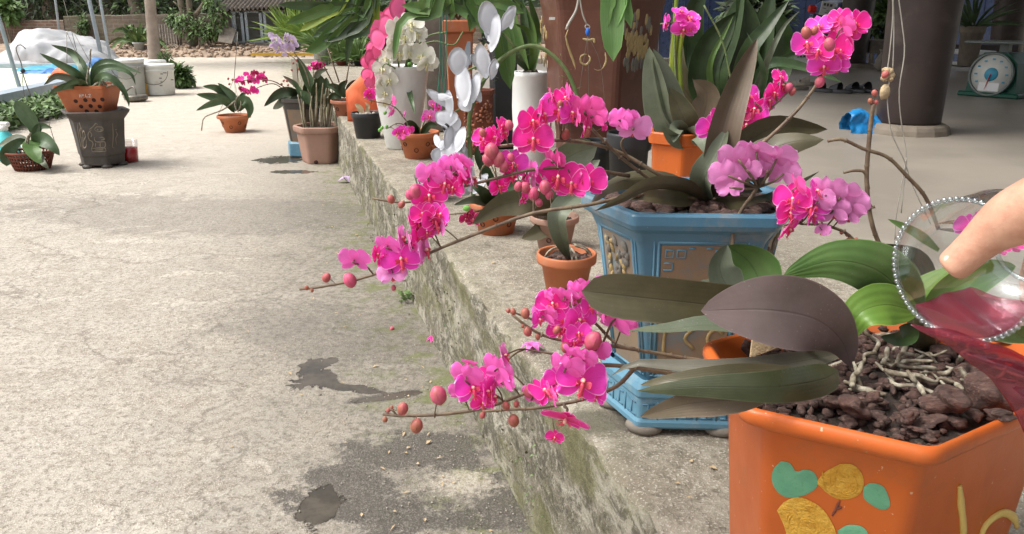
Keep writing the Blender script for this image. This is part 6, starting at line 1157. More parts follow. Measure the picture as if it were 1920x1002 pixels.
pl.done(); mb = MB(); mb.blob(P(875, 391, Y - .22), (.012, .006, .009), 1, .2, 7); obj('leaf_bud', mb, 'bud_green', t)
t, g, m = round_orchid('drab clay pot tucked between terracotta pots behind the long drooping leaf', 1040, 470, 92, 62, z=PZ, taper=.7, holes=2, mt='terra_pale'); Y = g.y
for sp, w, k in (([(1045, 405, Y), (1010, 435, Y - .05), (978, 448, Y - .05)], 34, dict(top='leaf_olive')), ([(1045, 405, Y), (1020, 380, Y), (985, 370, Y)], 34, dict(top='leaf_olive')), ([(1045, 400, Y), (1000, 380, Y - .1), (940, 385, Y - .1), (885, 420, Y - .15)][::1], 52, dict(top='leaf_olive', face=-10)), ([(1050, 400, Y), (1030, 330, Y), (1075, 290, Y), (1120, 275, Y)], 60, dict(top='leaf_grey', face=20, prof='obov')), ([(1050, 400, Y), (1080, 340, Y), (1125, 300, Y)], 46, dict(top='leaf_grey', face=-20)), ([(1045, 402, Y), (1060, 340, Y), (1030, 300, Y)], 30, dict(top='leaf_olive'))): LF(t, sp, w, **{**dict(prof='oval'), **k})
t, g, m = round_orchid('bright terracotta pot left of the blue pot, a long leaf hanging into it', 1062, 572, 112, 94, z=PZ, taper=.66, holes=1, lipw=1.10); Y = g.y
for sp, w, k in (([(1068, 490, Y), (1050, 440, Y - .06), (1048, 400, Y - .08), (1085, 365, Y - .02), (1130, 350, Y)][::-1], 42, dict(top='leaf_grey', prof='lance', face=15, fold=.4)), ): LF(t, sp, w, **k)
mb = MB()
for i in range(14): a = rr(0, 6.28); q = rr(0, .05); mb.blob(V((g.x + math.cos(a) * q, g.y + math.sin(a) * q, PZ + 84 * m)), (rr(.008, .02), rr(.008, .016), rr(.006, .012)), i, .5, 5)
obj('bark_pieces', mb, 'barkchip', t); mb = MB()
for i in range(7): a = rr(0, 6.28); q0 = V((g.x + math.cos(a) * .02, g.y + math.sin(a) * .02, PZ + 88 * m)); mb.tube([q0 + V((0, 0, .03)), q0 + V((math.cos(a) * .03, math.sin(a) * .03, .02)), q0 + V((math.cos(a) * .05, math.sin(a) * .05, -.01))], [.003, .002], 6, seg=8)
obj('aerial_root', mb, 'root', t)
# ---------------- blue hexagonal pot
BC = V((P(1281, 560, 1.34).x, 1.34)); t = thing('potted_orchid', 'magenta moth orchid in the tall chipped blue six-sided pot with tan panels', 'orchid', V((BC.x, BC.y, PZ)))
zr = P(1280, 400, 1.20).z - PZ; ra_ = R(-3)
_hx = [(-.60, -.82), (.60, -.82), (1.0, 0), (.60, .82), (-.60, .82), (-1.0, 0)]; HX = [(x * math.cos(ra_) - y * math.sin(ra_), x * math.sin(ra_) + y * math.cos(ra_)) for x, y in _hx]
def bpot(mb, prof, corner=.10): mb.lathe(prof, (BC.x, BC.y, PZ), 6, corner=corner, cap1=False, smooth=False, base=HX)
def bface(k, r0, z0, r1, z1):
    a, b_ = V(HX[k]), V(HX[(k + 1) % 6]); mid_ = (a + b_) / 2; h = (b_ - a).normalized(); h = V((h.x, h.y, 0)); p = V((BC.x + mid_.x * r0, BC.y + mid_.y * r0, PZ + z0)); q = V((BC.x + mid_.x * r1, BC.y + mid_.y * r1, PZ + z1)); s_ = (q - p).normalized(); n = h.cross(s_)
    if n.dot(V((mid_.x, mid_.y, 0))) < 0: n = -n
    return p, n.normalized(), h, s_, (b_ - a).length
mb = MB(); mb.lathe([(.126, .018), (.132, .024), (.134, .07), (.132, .082), (.118, .094), (.118, .10), (.158, zr - .062), (.160, zr - .055), (.170, zr - .034), (.184, zr - .026), (.188, zr - .018), (.188, zr - .004), (.185, zr), (.172, zr), (.168, zr - .006), (.150, zr - .06), (.12, .12)], (BC.x, BC.y, PZ), 6, corner=.10, cap1=True, smooth=False, base=HX)
obj('pot', mb, 'blue', t)
for k in range(6):
    d = V((*HX[k], 0)); mb = MB(); mb.blob(V((BC.x, BC.y, PZ + .010)) + d * .112, (.034, .030, .016), k, .08, 8); obj('foot', mb, 'footgrey', t)
mb = MB(); bpot(mb, [(.135, .024), (.1375, .028), (.1375, .066), (.135, .074)]); bpot(mb, [(.139, .070), (.142, .074), (.142, .086), (.136, .095), (.127, .100)]); bpot(mb, [(.135, .012), (.142, .018), (.142, .026), (.138, .032)]); obj('base_band', mb, 'bluelight', t)
for k in (5, 0, 1):
    p, n, h, u, L_ = bface(k, .1378, .028, .1378, .066); fret = MB(); W_ = L_ * .1378; nf_ = 5 if k == 0 else 3
    for i in range(nf_):
        w_ = W_ / nf_; cx = p + h * (i - (nf_ - 1) / 2) * w_
        for s in (((-.3, .007), (.3, .007)), ((-.3, .031), (.3, .031)), ((0, .007), (0, .031)), ((.5, .003), (.5, .036))):
            if i == nf_ - 1 and s[0][0] == .5: continue
            fret.tube([cx + h * s[0][0] * w_ + u * s[0][1] + n * .0003, cx + h * s[1][0] * w_ + u * s[1][1] + n * .0003], [.0014] * 2, 5)
    obj('fret_relief', fret, 'blue', t)
for k in (5, 0, 1):
    p, n, h, s_, L_ = bface(k, .1185, .10, .158, zr - .062); hw0 = L_ * .1185 / 2; hw1 = L_ * .156 / 2
    w0 = hw0 * .76; w1 = hw1 * .66; L = (zr - .165) / s_.z; a0 = p + n * .0015 + s_ * .010
    pb = MB(); q = [a0 - h * w0, a0 + h * w0, a0 + h * w1 + s_ * L, a0 - h * w1 + s_ * L]; pb.add([*q, *[x - n * .003 for x in q]], [(0, 1, 2, 3), (0, 4, 5, 1), (1, 5, 6, 2), (2, 6, 7, 3), (3, 7, 4, 0)], smooth=False); pnl = obj('painted_panel', pb, 'bluep', t)
    fb_ = MB(); e = 0.0045
    for sc_, rad_ in ((1, .0026), (2.6, .0016)):
        E_ = e * sc_; q2 = [a0 - h * (w0 + E_) - s_ * e * .6, a0 + h * (w0 + E_) - s_ * e * .6, a0 + h * (w1 + E_) + s_ * (L + E_ * 1.3), a0 - h * (w1 + E_) + s_ * (L + E_ * 1.3)]
        for i in range(4): fb_.tube([q2[i] + n * -.0003, q2[(i + 1) % 4] + n * -.0003], [rad_] * 2, 6)
    if k == 0:
        for sg in (-1, 1):
            b_ = a0 + s_ * L + h * sg * w1 * .98; S2 = lambda x, y: b_ - h * sg * x - s_ * y + n * .0006
            for pth in ([(.006, .007), (.006, .020), (.018, .020), (.018, .007), (.006, .007)], [(.024, .007), (.024, .020), (.037, .020), (.037, .007), (.024, .007)], [(.004, .030), (.018, .030), (.018, .042), (.004, .042)], [(.012, .055), (.012, .08), (.004, .08)], [(.042, .004), (.052, .004)]): fb_.tube([S2(*q_) for q_ in pth], [.0015] * 2, 5)
            b_ = a0 + h * sg * w0 * .98
            for pth in ([(.004, -.012), (.016, -.012), (.016, -.026), (.004, -.026)], [(.022, -.006), (.036, -.006), (.036, -.016)]): fb_.tube([S2(*q_) for q_ in pth], [.0015] * 2, 5)
    obj('panel_frame', fb_, 'bluelight', pnl); gl = MB()
    if k == 0:
        ctr = a0 + s_ * L * .30 + n * .0008
        gl.tube([ctr + h * (.038 + math.cos(a) * .013) + s_ * math.sin(a) * .017 for a in [.6 + math.tau * q_ / 15 for q_ in range(13)]], [.003] * 2, 6, flat=n)
        gl.tube([ctr + h * -.045 + s_ * .03, ctr + h * -.045 - s_ * .03, ctr + h * -.03 - s_ * .03], [.003] * 2, 6, seg=8, flat=n); gl.tube([ctr + h * .002 + s_ * .02, ctr - h * .012, ctr + h * .004 - s_ * .02], [.003] * 2, 6, seg=8, flat=n); obj('gold_letters', gl, 'gold', pnl)
    else:
        for i in range(60): q_ = a0 + s_ * L * rr(.3, .95) + h * rr(-.8, .8) * w0 + n * .001; dab(gl, q_, n, rr(.003, .007), rr(.005, .013), .0035, i, 0 if i % 3 == 0 else 1, rr(-.7, .7))
        obj('flower_relief', gl, ['gold', 'footgrey'], pnl)
sb = MB(); sb.lathe([(.001, .008), (.05, .004), (.1, .002), (.160, 0)], (BC.x, BC.y, PZ + zr - .022), 6, corner=.1, smooth=True, base=HX, cap0=False); obj('potting_mix', sb, 'soil', t); mb = MB()
for i in range(110): a = rr(0, 6.28); q = .145 * rnd() ** .5; mb.blob(V((BC.x + math.cos(a) * q, BC.y + math.sin(a) * q * .78, PZ + zr - .014)), (rr(.008, .022), rr(.008, .016), rr(.006, .012)), i, .5, 5)
tag(obj('bark_pieces', mb, 'barkchip', t), kind='stuff')
Y = 1.34
for sp, w, k in (
    ([(1322, 372, Y), (1338, 320, Y - .03), (1358, 230, Y - .03), (1390, 140, Y), (1420, 72, Y + .02)], 66, dict(top='leaf_brown', prof='lance', face=18, fold=.55)),
    ([(1326, 374, Y), (1322, 335, Y - .05), (1345, 290, Y - .05), (1365, 240, Y - .03)], 52, dict(top='leaf_grey', prof='oval', face=-30, fold=.6)),
    ([(1318, 368, Y), (1260, 338, Y - .03), (1190, 335, Y - .08), (1140, 352, Y - .12), (1106, 385, Y - .15)], 46, dict(top='leaf_olive', prof='oval', face=35, fold=-.3)),
    ([(1325, 378, Y - .02), (1280, 352, Y - .12), (1220, 348, Y - .16), (1160, 378, Y - .19), (1115, 396, Y - .2)], 38, dict(top='leaf_olive', prof='lance', face=-35, fold=-.4)),
    ([(1330, 360, Y), (1380, 290, Y + .02), (1450, 240, Y + .02), (1552, 243, Y)], 62, dict(top='leaf_olive', prof='oval', face=20)),
    ([(1335, 365, Y), (1410, 300, Y - .02), (1480, 268, Y - .04), (1545, 262, Y - .05)], 70, dict(top='leaf_olive', prof='oval', face=-25, fold=-.3)),
    ([(1340, 372, Y), (1420, 372, Y - .05), (1490, 345, Y - .06), (1536, 322, Y - .06)], 28, dict(top='leaf_grey', prof='oval', face=60)),
    ([(1310, 378, Y), (1250, 372, Y - .12), (1190, 368, Y - .15), (1150, 376, Y - .14)], 34, dict(top='leaf_olive', prof='oval', face=20)), ([(1330, 384, Y), (1390, 378, Y - .1), (1440, 374, Y - .1)], 30, dict(top='leaf_olive', prof='oval', face=20)),
    ([(1335, 372, Y), (1380, 350, Y), (1430, 360, Y)], 30, dict(top='leaf_olive', prof='oval'))): LF(t, sp, w, **k)
pl = Plant(t, 'stem')
A = 1.25
pl.spike([(1318, 368, Y), (1240, 330, A), (1170, 290, A), (1110, 270, A - .02), (1040, 263, A - .03), (975, 270, A - .03), (935, 275, A - .03)], 4.5, 3)
pl.spike([(1310, 370, Y), (1235, 345, A + .02), (1170, 300, A), (1130, 262, A - .02), (1108, 240, A - .02)], 4.2, 2.6)
pl.spike([(1315, 375, Y), (1210, 365, A - .05), (1100, 385, A - .1), (1000, 400, A - .1), (910, 432, A - .1), (815, 470, A - .1), (790, 482, A - .1), (740, 500, A - .1), (680, 522, A - .1), (610, 537, A - .1), (562, 543, A - .1)], 4.6, 2.6)
pl.spike([(1180, 330, A), (1080, 315, A - .04), (1000, 318, A - .06), (930, 335, A - .07), (870, 350, A - .08), (820, 368, A - .08), (760, 380, A - .08), (712, 375, A - .08), (698, 372, A - .08)], 4, 2)
pl.spike([(1180, 300, A), (1165, 270, A - .01), (1180, 250, A - .02)], 2.6, 1.8, nodes=False)
Yl = A - .12
FL = [(665, 487, 30, 160, 5, 'pink'), (706, 478, 20, 70, 0, 'hot'), (722, 490, 18, 30, -20, 'hot'), (752, 486, 38, 2, 0, 'pink'), (735, 512, 28, 170, -50, 'lilac'), (728, 460, 26, 150, 10, 'pink'), (752, 447, 26, 80, 0, 'lilac'), (766, 452, 24, 95, 5, 'lilac'), (796, 470, 32, 78, 0, 'lilac'), (785, 445, 24, 50, 0, 'hot'), (776, 462, 20, 120, 0, 'pink'),
      (792, 402, 24, 10, 20, 'hot'), (815, 412, 28, 20, 0, 'hot'), (828, 402, 24, -40, 0, 'pink'), (805, 425, 26, 0, -30, 'dark'), (782, 415, 22, 40, 10, 'hot'), (825, 428, 20, -60, 0, 'lilac'), (800, 437, 18, 20, -20, 'hot')]
for a in FL: pl.fl(a[0], a[1], a[2], Yl, a[3], a[4], 0, a[5])
for a in ((805, 368, 34, 0, 0, 'hot'), (833, 345, 32, 10, 0, 'hot'), (850, 352, 24, -30, -10, 'hot'), (806, 332, 30, 150, 10, 'pink'), (830, 322, 26, 165, 0, 'pink'), (858, 320, 32, 110, 20, 'pink'), (868, 305, 26, 130, 30, 'pink'), (845, 310, 22, 170, 0, 'pink'), (885, 335, 30, 98, 0, 'lilac'), (870, 335, 22, 60, 0, 'hot')): pl.fl(a[0], a[1], a[2], A - .1, a[3], a[4], 0, a[5])
for a in ((908, 262, 24, -10, 20, 'hot'), (925, 258, 24, 40, 0, 'hot'), (945, 250, 22, 80, 0, 'hot'), (940, 238, 20, 60, 30, 'hot'), (915, 275, 18, 20, -20, 'hot'), (1000, 262, 38, 0, 0, 'hot'), (998, 228, 30, 20, 10, 'hot'), (1018, 215, 30, 70, 0, 'hot'), (1048, 207, 38, 12, 0, 'pink'), (1070, 212, 30, 45, 0, 'pink'), (1035, 182, 20, 90, 10, 'hot'), (1058, 185, 24, 30, 20, 'hot'), (1066, 172, 18, 100, 0, 'hot'), (1098, 208, 34, 170, 10, 'hot'), (1112, 218, 28, 150, 0, 'hot'), (1100, 240, 26, 80, -10, 'hot'), (1082, 222, 24, 100, 0, 'hot'), (1112, 200, 22, 160, 0, 'hot'), (1133, 240, 9, 60, 0, 'hot'),
          (1163, 225, 24, 165, 0, 'pink'), (1188, 240, 33, 180, 5, 'lilac'), (1180, 218, 18, 150, 30, 'pink'),
          (1045, 333, 42, 10, 0, 'hot'), (1072, 345, 36, -10, 0, 'hot'), (1102, 340, 36, -8, 0, 'hot'), (1038, 300, 24, 140, 20, 'hot'), (1046, 298, 20, 100, 0, 'hot'), (962, 308, 30, 12, 0, 'pink'), (935, 350, 22, 30, 0, 'hot'), (958, 332, 22, 60, 0, 'hot'), (985, 345, 24, 80, 0, 'hot'), (998, 320, 22, 110, 0, 'pink'), (980, 372, 18, 60, -20, 'hot'), (1010, 345, 20, 150, 0, 'lilac')): pl.fl(a[0], a[1], a[2], A - .05, a[3], a[4], 0, a[5])
for a in ((922, 285, 17), (935, 300, 15), (915, 300, 13), (945, 312, 12), (958, 296, 9), (955, 235, 10)): pl.bud(*a, A - .07, 'bud_pink')
for a in ((612, 521, 10, 'bud'), (656, 526, 15, 'bud_pink'), (575, 540, 5, 'bud'), (585, 545, 4, 'bud'), (753, 384, 8, 'bud'), (733, 374, 9, 'bud'), (778, 360, 14, 'bud_pink'), (768, 366, 10, 'bud_pink'), (738, 540, 6, 'bud_pink')): pl.bud(a[0], a[1], a[2], Yl, a[3])
for a in ((1013, 268, 10), (1060, 252, 11)): pl.bud(*a, A - .03)
for a in ((1000, 364, 13), (985, 352, 11), (1022, 352, 14), (1030, 365, 10), (972, 350, 10), (1010, 380, 9)): pl.bud(*a, A - .08, 'bud_pink')
for a in ((1050, 196, 8), (905, 250, 9), (1100, 250, 9)): pl.bud(*a, A - .06)
# right side: umbels and the tall cluster
B = 1.22
pl.spike([(1372, 470, B - .03), (1376, 430, B - .02), (1390, 395, B), (1412, 365, B), (1420, 350, B)], 4, 3.2)
pl.spike([(1340, 365, Y), (1390, 300, Y - .08), (1440, 260, Y - .1), (1490, 212, Y - .1), (1520, 175, Y - .1), (1537, 150, Y - .1)], 4.6, 3)
for a in ((1366, 330, 34, 190, 0), (1385, 300, 36, 180, 25), (1418, 286, 36, 172, 40), (1456, 298, 36, 180, 20), (1470, 326, 30, 165, -5), (1368, 352, 24, 170, -15), (1400, 318, 26, 150, 10), (1440, 318, 26, 200, 0)): pl.fl(a[0], a[1], a[2] * 1.05, B - .02, a[3], a[4], 0, 'lilac', ped=False, lip=False); q = P(a[0], a[1], B - .03); pl.mb.tube([P(1420, 352, B), P(1420, 352, B).lerp(q, .5) + V((0, -.01, 0)), q], [.0022, .0017], 6, seg=8)
pl.bud(1537, 154, 11, Y - .12, 'bud_pink'); pl.bud(1555, 84, 13, Y - .18, 'bud_pink'); pl.bud(1512, 62, 12, Y - .17); pl.bud(1527, 58, 9, Y - .17)
C_ = Y - .12
for a in ((1562, 92, 35, 0, 0, 'hot'), (1512, 82, 30, 15, 10, 'pink'), (1535, 95, 28, -10, 0, 'hot'), (1535, 50, 24, 0, 30, 'pink'), (1560, 48, 22, 20, 30, 'pink'), (1580, 52, 26, 150, 10, 'hot'), (1605, 45, 28, -10, 0, 'hot'), (1590, 62, 26, 20, -10, 'hot'), (1575, 35, 22, 0, 20, 'hot'), (1545, 125, 30, 10, -20, 'pink'), (1568, 120, 28, -20, -20, 'pink'), (1580, 95, 26, -50, 0, 'hot')): pl.fl(a[0], a[1], a[2], C_ - rr(0, .02), a[3], a[4], 0, a[5])
E_ = 1.6
pl.spike([(1345, 350, Y), (1390, 270, E_), (1440, 210, E_), (1480, 170, E_)], 3, 2)
for a in ((1332, 242, 28, 10, 0, 'pink'), (1348, 222, 22, 40, 10, 'hot'), (1352, 255, 20, 0, -20, 'pink'), (1412, 205, 30, 20, 0, 'hot'), (1400, 235, 30, 0, 0, 'hot'), (1425, 220, 24, -30, 0, 'pink'), (1400, 180, 26, 40, 10, 'pink'), (1440, 190, 24, 60, 0, 'pink'), (1465, 160, 22, 90, 0, 'hot'), (1450, 175, 24, 30, 0, 'hot'), (1380, 260, 24, 10, 0, 'hot'), (1405, 258, 20, -20, 0, 'hot'), (1462, 145, 18, 40, 20, 'hot'), (1385, 215, 22, 0, 0, 'dark')): pl.fl(a[0], a[1], a[2], E_, a[3], a[4], 0, a[5])
pl.bud(1478, 165, 10, E_, 'bud_pink'); pl.bud(1486, 172, 8, E_, 'bud')
pl.done()
# ---------------- near orange pot
ZO = .67; A_ = G(1755, 850, ZO); B_ = G(1392, 768, ZO); Rs = (A_ - B_).length; mid = (A_ + B_) / 2; dn = V((-(A_ - B_).y, (A_ - B_).x, 0)).normalized(); dn = dn if dn.y > 0 else -dn
e0 = (B_ - A_).normalized(); rz60 = Matrix.Rotation(-math.pi / 3, 3, 'Z'); e1 = rz60 @ e0; e2 = rz60 @ e1; LQ = 1.65
V3 = B_ + e1 * Rs; V4 = V3 + e2 * Rs * LQ; V5 = V4 - e0 * Rs; V6 = V5 - e1 * Rs; OC = (A_ + V4) / 2; r1 = 1.0
OB = [((q.x - OC.x), (q.y - OC.y)) for q in (A_, V6, V5, V4, V3, B_)]; OR = Rs; H = ZO - PZ
t = thing('potted_orchid', 'nearest orchid in the big orange pot painted with yellow fruit', 'orchid', V((OC.x, OC.y, PZ)))
ins = lambda d: 1 - d / .165
pr = [(ins(.050), 0), (ins(.044), .01), (ins(.026), H - .038), (ins(.024), H - .031), (ins(.017), H - .025), (ins(.007), H - .021), (ins(.002), H - .017), (1.0, H - .012), (1.0, H - .006), (ins(.002), H - .001), (ins(.006), H + .001), (ins(.010), H - .002), (ins(.014), H - .010), (ins(.034), H - .034), (ins(.06), .03)]
mb = MB(); mb.lathe(pr, (OC.x, OC.y, PZ), 6, corner=.026, cap1=True, smooth=True, base=OB); o = obj('pot', mb, 'orange', t)
def oface(a, b_):
    a = V((a.x - OC.x, a.y - OC.y)); b_ = V((b_.x - OC.x, b_.y - OC.y)); md = (a + b_) / 2; h = V(((b_ - a).x, (b_ - a).y, 0)).normalized(); p = V((OC.x + md.x * ins(.044), OC.y + md.y * ins(.044), PZ + .01)); q = V((OC.x + md.x * ins(.026), OC.y + md.y * ins(.026), PZ + H - .038)); n = h.cross((q - p).normalized())
    if n.dot(V((md.x, md.y, 0))) < 0: n = -n
    return p, n.normalized()
p0, n = oface(A_, B_)
def cblob(cx, cy, ax, ay, rot_, wob, k=26, s=0):
    o = []
    for i in range(k):
        a = -math.tau * i / k; q = 1 + wob * noise.noise(V((math.cos(a) * 1.3 + s, math.sin(a) * 1.3, s))); x = math.cos(a) * ax * q; y = math.sin(a) * ay * q
        o.append(PP(cx + x * math.cos(rot_) - y * math.sin(rot_), cy + x * math.sin(rot_) + y * math.cos(rot_), p0, n))
    return o
def cpath(L_, k=30):
    v = catmull([V((a, b, 0)) for a, b in L_ + [L_[0]]], k)[:-1]; return [PP(q.x, q.y, p0, n) for q in v]
def z6(L_): return [(1320 + a * 600 / 1425, 580 + b * 422 / 1002) for a, b in L_]
for nm, L_ in (('painted_leaf', [(345, 675), (310, 710), (303, 765), (330, 815), (375, 838), (440, 830), (495, 800), (508, 765), (490, 725), (450, 712), (410, 722), (385, 685)]), ('painted_leaf', [(712, 790), (745, 772), (800, 790), (827, 850), (825, 880), (795, 893), (745, 870), (710, 835)]), ('painted_leaf', [(595, 985), (640, 960), (700, 965), (730, 1000), (700, 1040), (620, 1040)])):
    mb = MB(); mb.patch(cpath(z6(L_)), n, .0009); obj(nm, mb, 'greenp', t)
for nm, L_ in (('painted_fruit', [(605, 688), (660, 690), (700, 725), (712, 780), (690, 825), (640, 845), (590, 842), (545, 815), (520, 790), (502, 775), (515, 750), (545, 720)]), ('painted_fruit', [(325, 895), (360, 855), (420, 835), (480, 855), (530, 890), (570, 950), (590, 1010), (560, 1080), (480, 1090), (390, 1050), (355, 960)])):
    mb = MB(); q = cpath(z6(L_), 36); mb.patch(q, n, .0011); c_ = sum(q, V()) / len(q)
    for i in range(16):
        a = random.choice(q); b2 = c_.lerp(a, rr(.1, .75)) + n * .0008; d = (a - c_).cross(n).normalized() * rr(.004, .012); mb.tube([b2 - d, b2 + (a - c_) * .08, b2 + d], [.0005, .0012, .0005], 5, seg=6)
    obj(nm, mb, 'yellow', t)
mb = MB(); strokes(mb, [z6([(605, 850), (590, 885), (570, 920)]), z6([(590, 890), (615, 880)])], p0, n, 3, .0005); obj('painted_twig', mb, 'terra_dark', t)
p1_, n1_ = oface(A_, V6); mb = MB()
strokes(mb, [z6([(1135, 785), (1140, 860), (1150, 950), (1152, 1060)]), z6([(1225, 1060), (1240, 980), (1275, 935), (1330, 905), (1375, 925), (1392, 970)])], p1_, n1_, 10, .0008, taper=.55, seg=20); obj('gold_letters', mb, 'yellow_pale', t)
# substrate
sz = ZO - .028; mb = MB(); mb.lathe([(.0005, .006), (.3, .003), (.6, .001), (ins(.030), 0)], (OC.x, OC.y, sz), 6, corner=.022, cap0=False, base=OB); obj('potting_mix', mb, 'soil', t)
mb = MB()
for i in range(560):
    k_ = random.randrange(6); u_ = rnd(); q = .80 * rnd() ** .5; bx = OB[k_][0] * (1 - u_) + OB[(k_ + 1) % 6][0] * u_; by = OB[k_][1] * (1 - u_) + OB[(k_ + 1) % 6][1] * u_; mb.blob(V((OC.x + bx * q, OC.y + by * q, sz + rr(0, .012))), (rr(.003, .013), rr(.003, .009), rr(.002, .006)), i, .7, 4, 0, Matrix.Rotation(rr(0, 3), 3, 'Z'))
tag(obj('bark_crumbs', mb, ['barkchip'], t), kind='stuff')
def onz(px, py, z): return G(px, py, z)
for i, (a, b, w, h, dz) in enumerate(((1605, 762, 42, 22, .012), (1775, 750, 50, 32, .016), (1860, 740, 46, 42, .018), (1705, 778, 24, 13, .008), (1640, 745, 20, 14, .01), (1560, 752, 28, 14, .006), (1740, 790, 34, 10, .0), (1880, 776, 32, 10, .02), (1700, 672, 20, 14, .0), (1830, 680, 24, 16, .0), (1560, 730, 24, 14, .0), (1660, 720, 20, 12, .0), (1810, 700, 34, 20, .0), (1740, 720, 28, 20, .0), (1905, 700, 30, 22, .0), (1770, 660, 26, 16, .0), (1402, 655, 14, 22, .0), (1620, 640, 20, 12, 0))):
    p = onz(a, b, sz + .012 + dz); m = mpx(p); mb = MB(); M3 = Matrix.Rotation(rr(-.5, .5), 3, 'Y') @ Matrix.Rotation(rr(0, 3), 3, 'Z')
    mb.blob(p, (w * m * .78, w * m * .6, h * m * .75), i, .8, 16, M3=Matrix.Rotation(rr(-.4, .4), 3, 'Y') @ Matrix.Rotation(rr(-.6, .6), 3, 'Z'), freq=1.1); obj('bark_chip', mb, 'barkchip', t)
for i in range(80):
    a = random.gauss(1725, 120); b = random.gauss(686, 42)
    if not (1570 < a < 1900 and 625 < b < 745): continue
    p = onz(a, b, sz + rr(.004, .03)); d = V((rr(-1, 1), rr(-1, 1), rr(-.3, .5))).normalized(); L = rr(.009, .024); k = V((rr(-1, 1), rr(-1, 1), rr(-.6, .6))) * L * .5; mb = MB(); r = rr(.0014, .0036); k2 = V((rr(-1, 1), rr(-1, 1), rr(-.3, .6))) * L * .9
    mb.tube([p - d * L - k2, p - d * L * .4 + k, p + d * L * .3 - k * .5, p + d * L + k2 * .7], [r * .9, r * 1.15, r * .9, r * 1.05, r * .6], 8, seg=14); obj('aerial_root', mb, 'root', t)
mb = MB(); mb.lathe([(.02, 0), (.03, .01), (.03, .05), (.027, .05), (.015, .01)], onz(1368, 668, sz), 4, rot=R(20), corner=.08, smooth=False)
# leaves
Y = .95
LL = [
 ([(1596, 690, .86), (1578, 640, .85), (1530, 600, .83), (1440, 582, .81), (1314, 583, .80)], 136, dict(top='leaf_purple', prof='ell', face=4, fold=.10, wav=.02, seg=28, m=14)),
 ([(1560, 640, .94), (1450, 590, .92), (1330, 572, .92), (1200, 558, .92), (1090, 546, .93)], 88, dict(top='leaf_olive', prof='strap', face=-10, fold=.2, seg=24, m=12)),
 ([(1540, 650, .94), (1440, 622, .91), (1330, 610, .90), (1250, 618, .90), (1178, 620, .90)], 50, dict(top='leaf_grey', under='leaf_olive', prof='oval', face=48, fold=.3)),
 ([(1575, 662, .88), (1490, 680, .82), (1380, 690, .79), (1260, 686, .8), (1190, 682, .81), (1145, 706, .82)], 40, dict(top='leaf_drab', under='leaf_brown', prof='wide', face=25, fold=.3)),
 ([(1572, 694, .80), (1540, 712, .75), (1450, 726, .70), (1320, 726, .70), (1194, 733, .73)], 68, dict(top='leaf_deep', under='leaf_deep', prof='wide', face=-5, fold=-.15)),
 ([(1450, 738, .72), (1390, 748, .705), (1290, 758, .71), (1200, 782, .73)], 56, dict(top='leaf_brown', under='leaf_mid', prof='oval', face=-10)),
 ([(1500, 695, .80), (1380, 704, .76), (1260, 714, .76), (1200, 722, .78)], 44, dict(top='leaf_olive', prof='oval', face=20)),
 ([(1425, 580, .96), (1425, 535, .97), (1405, 492, .98), (1362, 460, .98)], 118, dict(top='leaf_green', under='leaf_grey', prof='oval', face=-20, fold=.5)),
 ([(1400, 575, .95), (1365, 540, .955), (1350, 500, .96), (1364, 459, .97)], 74, dict(top='leaf_grey', prof='oval', face=30, fold=.3)), ([(1420, 580, .97), (1370, 550, .98), (1310, 528, .99)], 46, dict(top='leaf_grey', prof='oval', face=10)),
 ([(1712, 600, .9), (1690, 550, .88), (1640, 505, .87), (1560, 490, .88), (1468, 517, .9)], 104, dict(top='leaf_green', prof='oval', face=-14, fold=-.12, seg=24, m=12)),
 ([(1720, 585, .88), (1660, 572, .86), (1610, 590, .85), (1590, 640, .86)], 84, dict(top='leaf_bright', under='leaf_grey', prof='oval', face=10, fold=.2, seg=20, m=10)),
 ([(1720, 590, .95), (1700, 520, .98), (1670, 480, .98), (1650, 460, .98)], 50, dict(top='leaf_mid', prof='oval', face=30)),
 ([(1735, 590, .95), (1740, 530, .98), (1720, 480, .98), (1650, 458, 1.0)], 42, dict(top='leaf_dark', prof='oval', face=-30)),
 ([(1740, 590, .9), (1760, 560, .9), (1830, 520, .9), (1905, 500, .92)], 70, dict(top='leaf_bright', under='leaf_green', prof='oval', face=20)),
 ([(1740, 595, .88), (1800, 585, .86), (1860, 600, .86), (1930, 640, .88)], 74, dict(top='leaf_green', prof='oval', face=-10)),
 ([(1725, 600, .92), (1715, 570, .92), (1740, 540, .92), (1790, 500, .92)], 60, dict(top='leaf_bright', prof='oval', face=-40)),
 ([(1715, 610, .9), (1690, 635, .86), (1650, 632, .86)], 40, dict(top='leaf_dark', prof='oval')),
 ([(1760, 470, 1.0), (1720, 440, 1.0), (1664, 411, 1.0)], 22, dict(top='leaf_strap', prof='lance', face=30)),
]
for sp, w, k in LL: LF(t, sp, w, **k)
for sp in ([(1595, 640), (1580, 690), (1560, 700)], [(1560, 690), (1590, 700), (1560, 720)]): pass
mb = MB(); mb.tube([P(1555, 640, .95), P(1585, 670, .93), P(1580, 720, .93), G(1570, 740, sz)], [.014, .02, .018, .012], 10, seg=10); mb.tube([P(1715, 575, .92), P(1725, 610, .92), G(1735, 650, sz)], [.012, .016, .014], 10, seg=8); obj('crown_base', mb, 'leaf_olive', t)
mb = MB(); q = [P(a, b, .845) for a, b in ((1407, 672), (1412, 632), (1450, 628), (1520, 638), (1545, 650), (1500, 650), (1460, 655), (1430, 662))]
c_ = sum(q, V()) / 8; mb.add(q + [c_ + V((0, -.008, .004))] + [p + V((0, .004, 0)) for p in q], [(i, (i + 1) % 8, 8) for i in range(8)] + [(i, 9 + i, 9 + (i + 1) % 8, (i + 1) % 8) for i in range(8)] + [tuple(range(16, 8, -1))], smooth=False); obj('dry_leaf', mb, 'dryleaf', t)
pl = Plant(t, 'stem'); S1 = .98
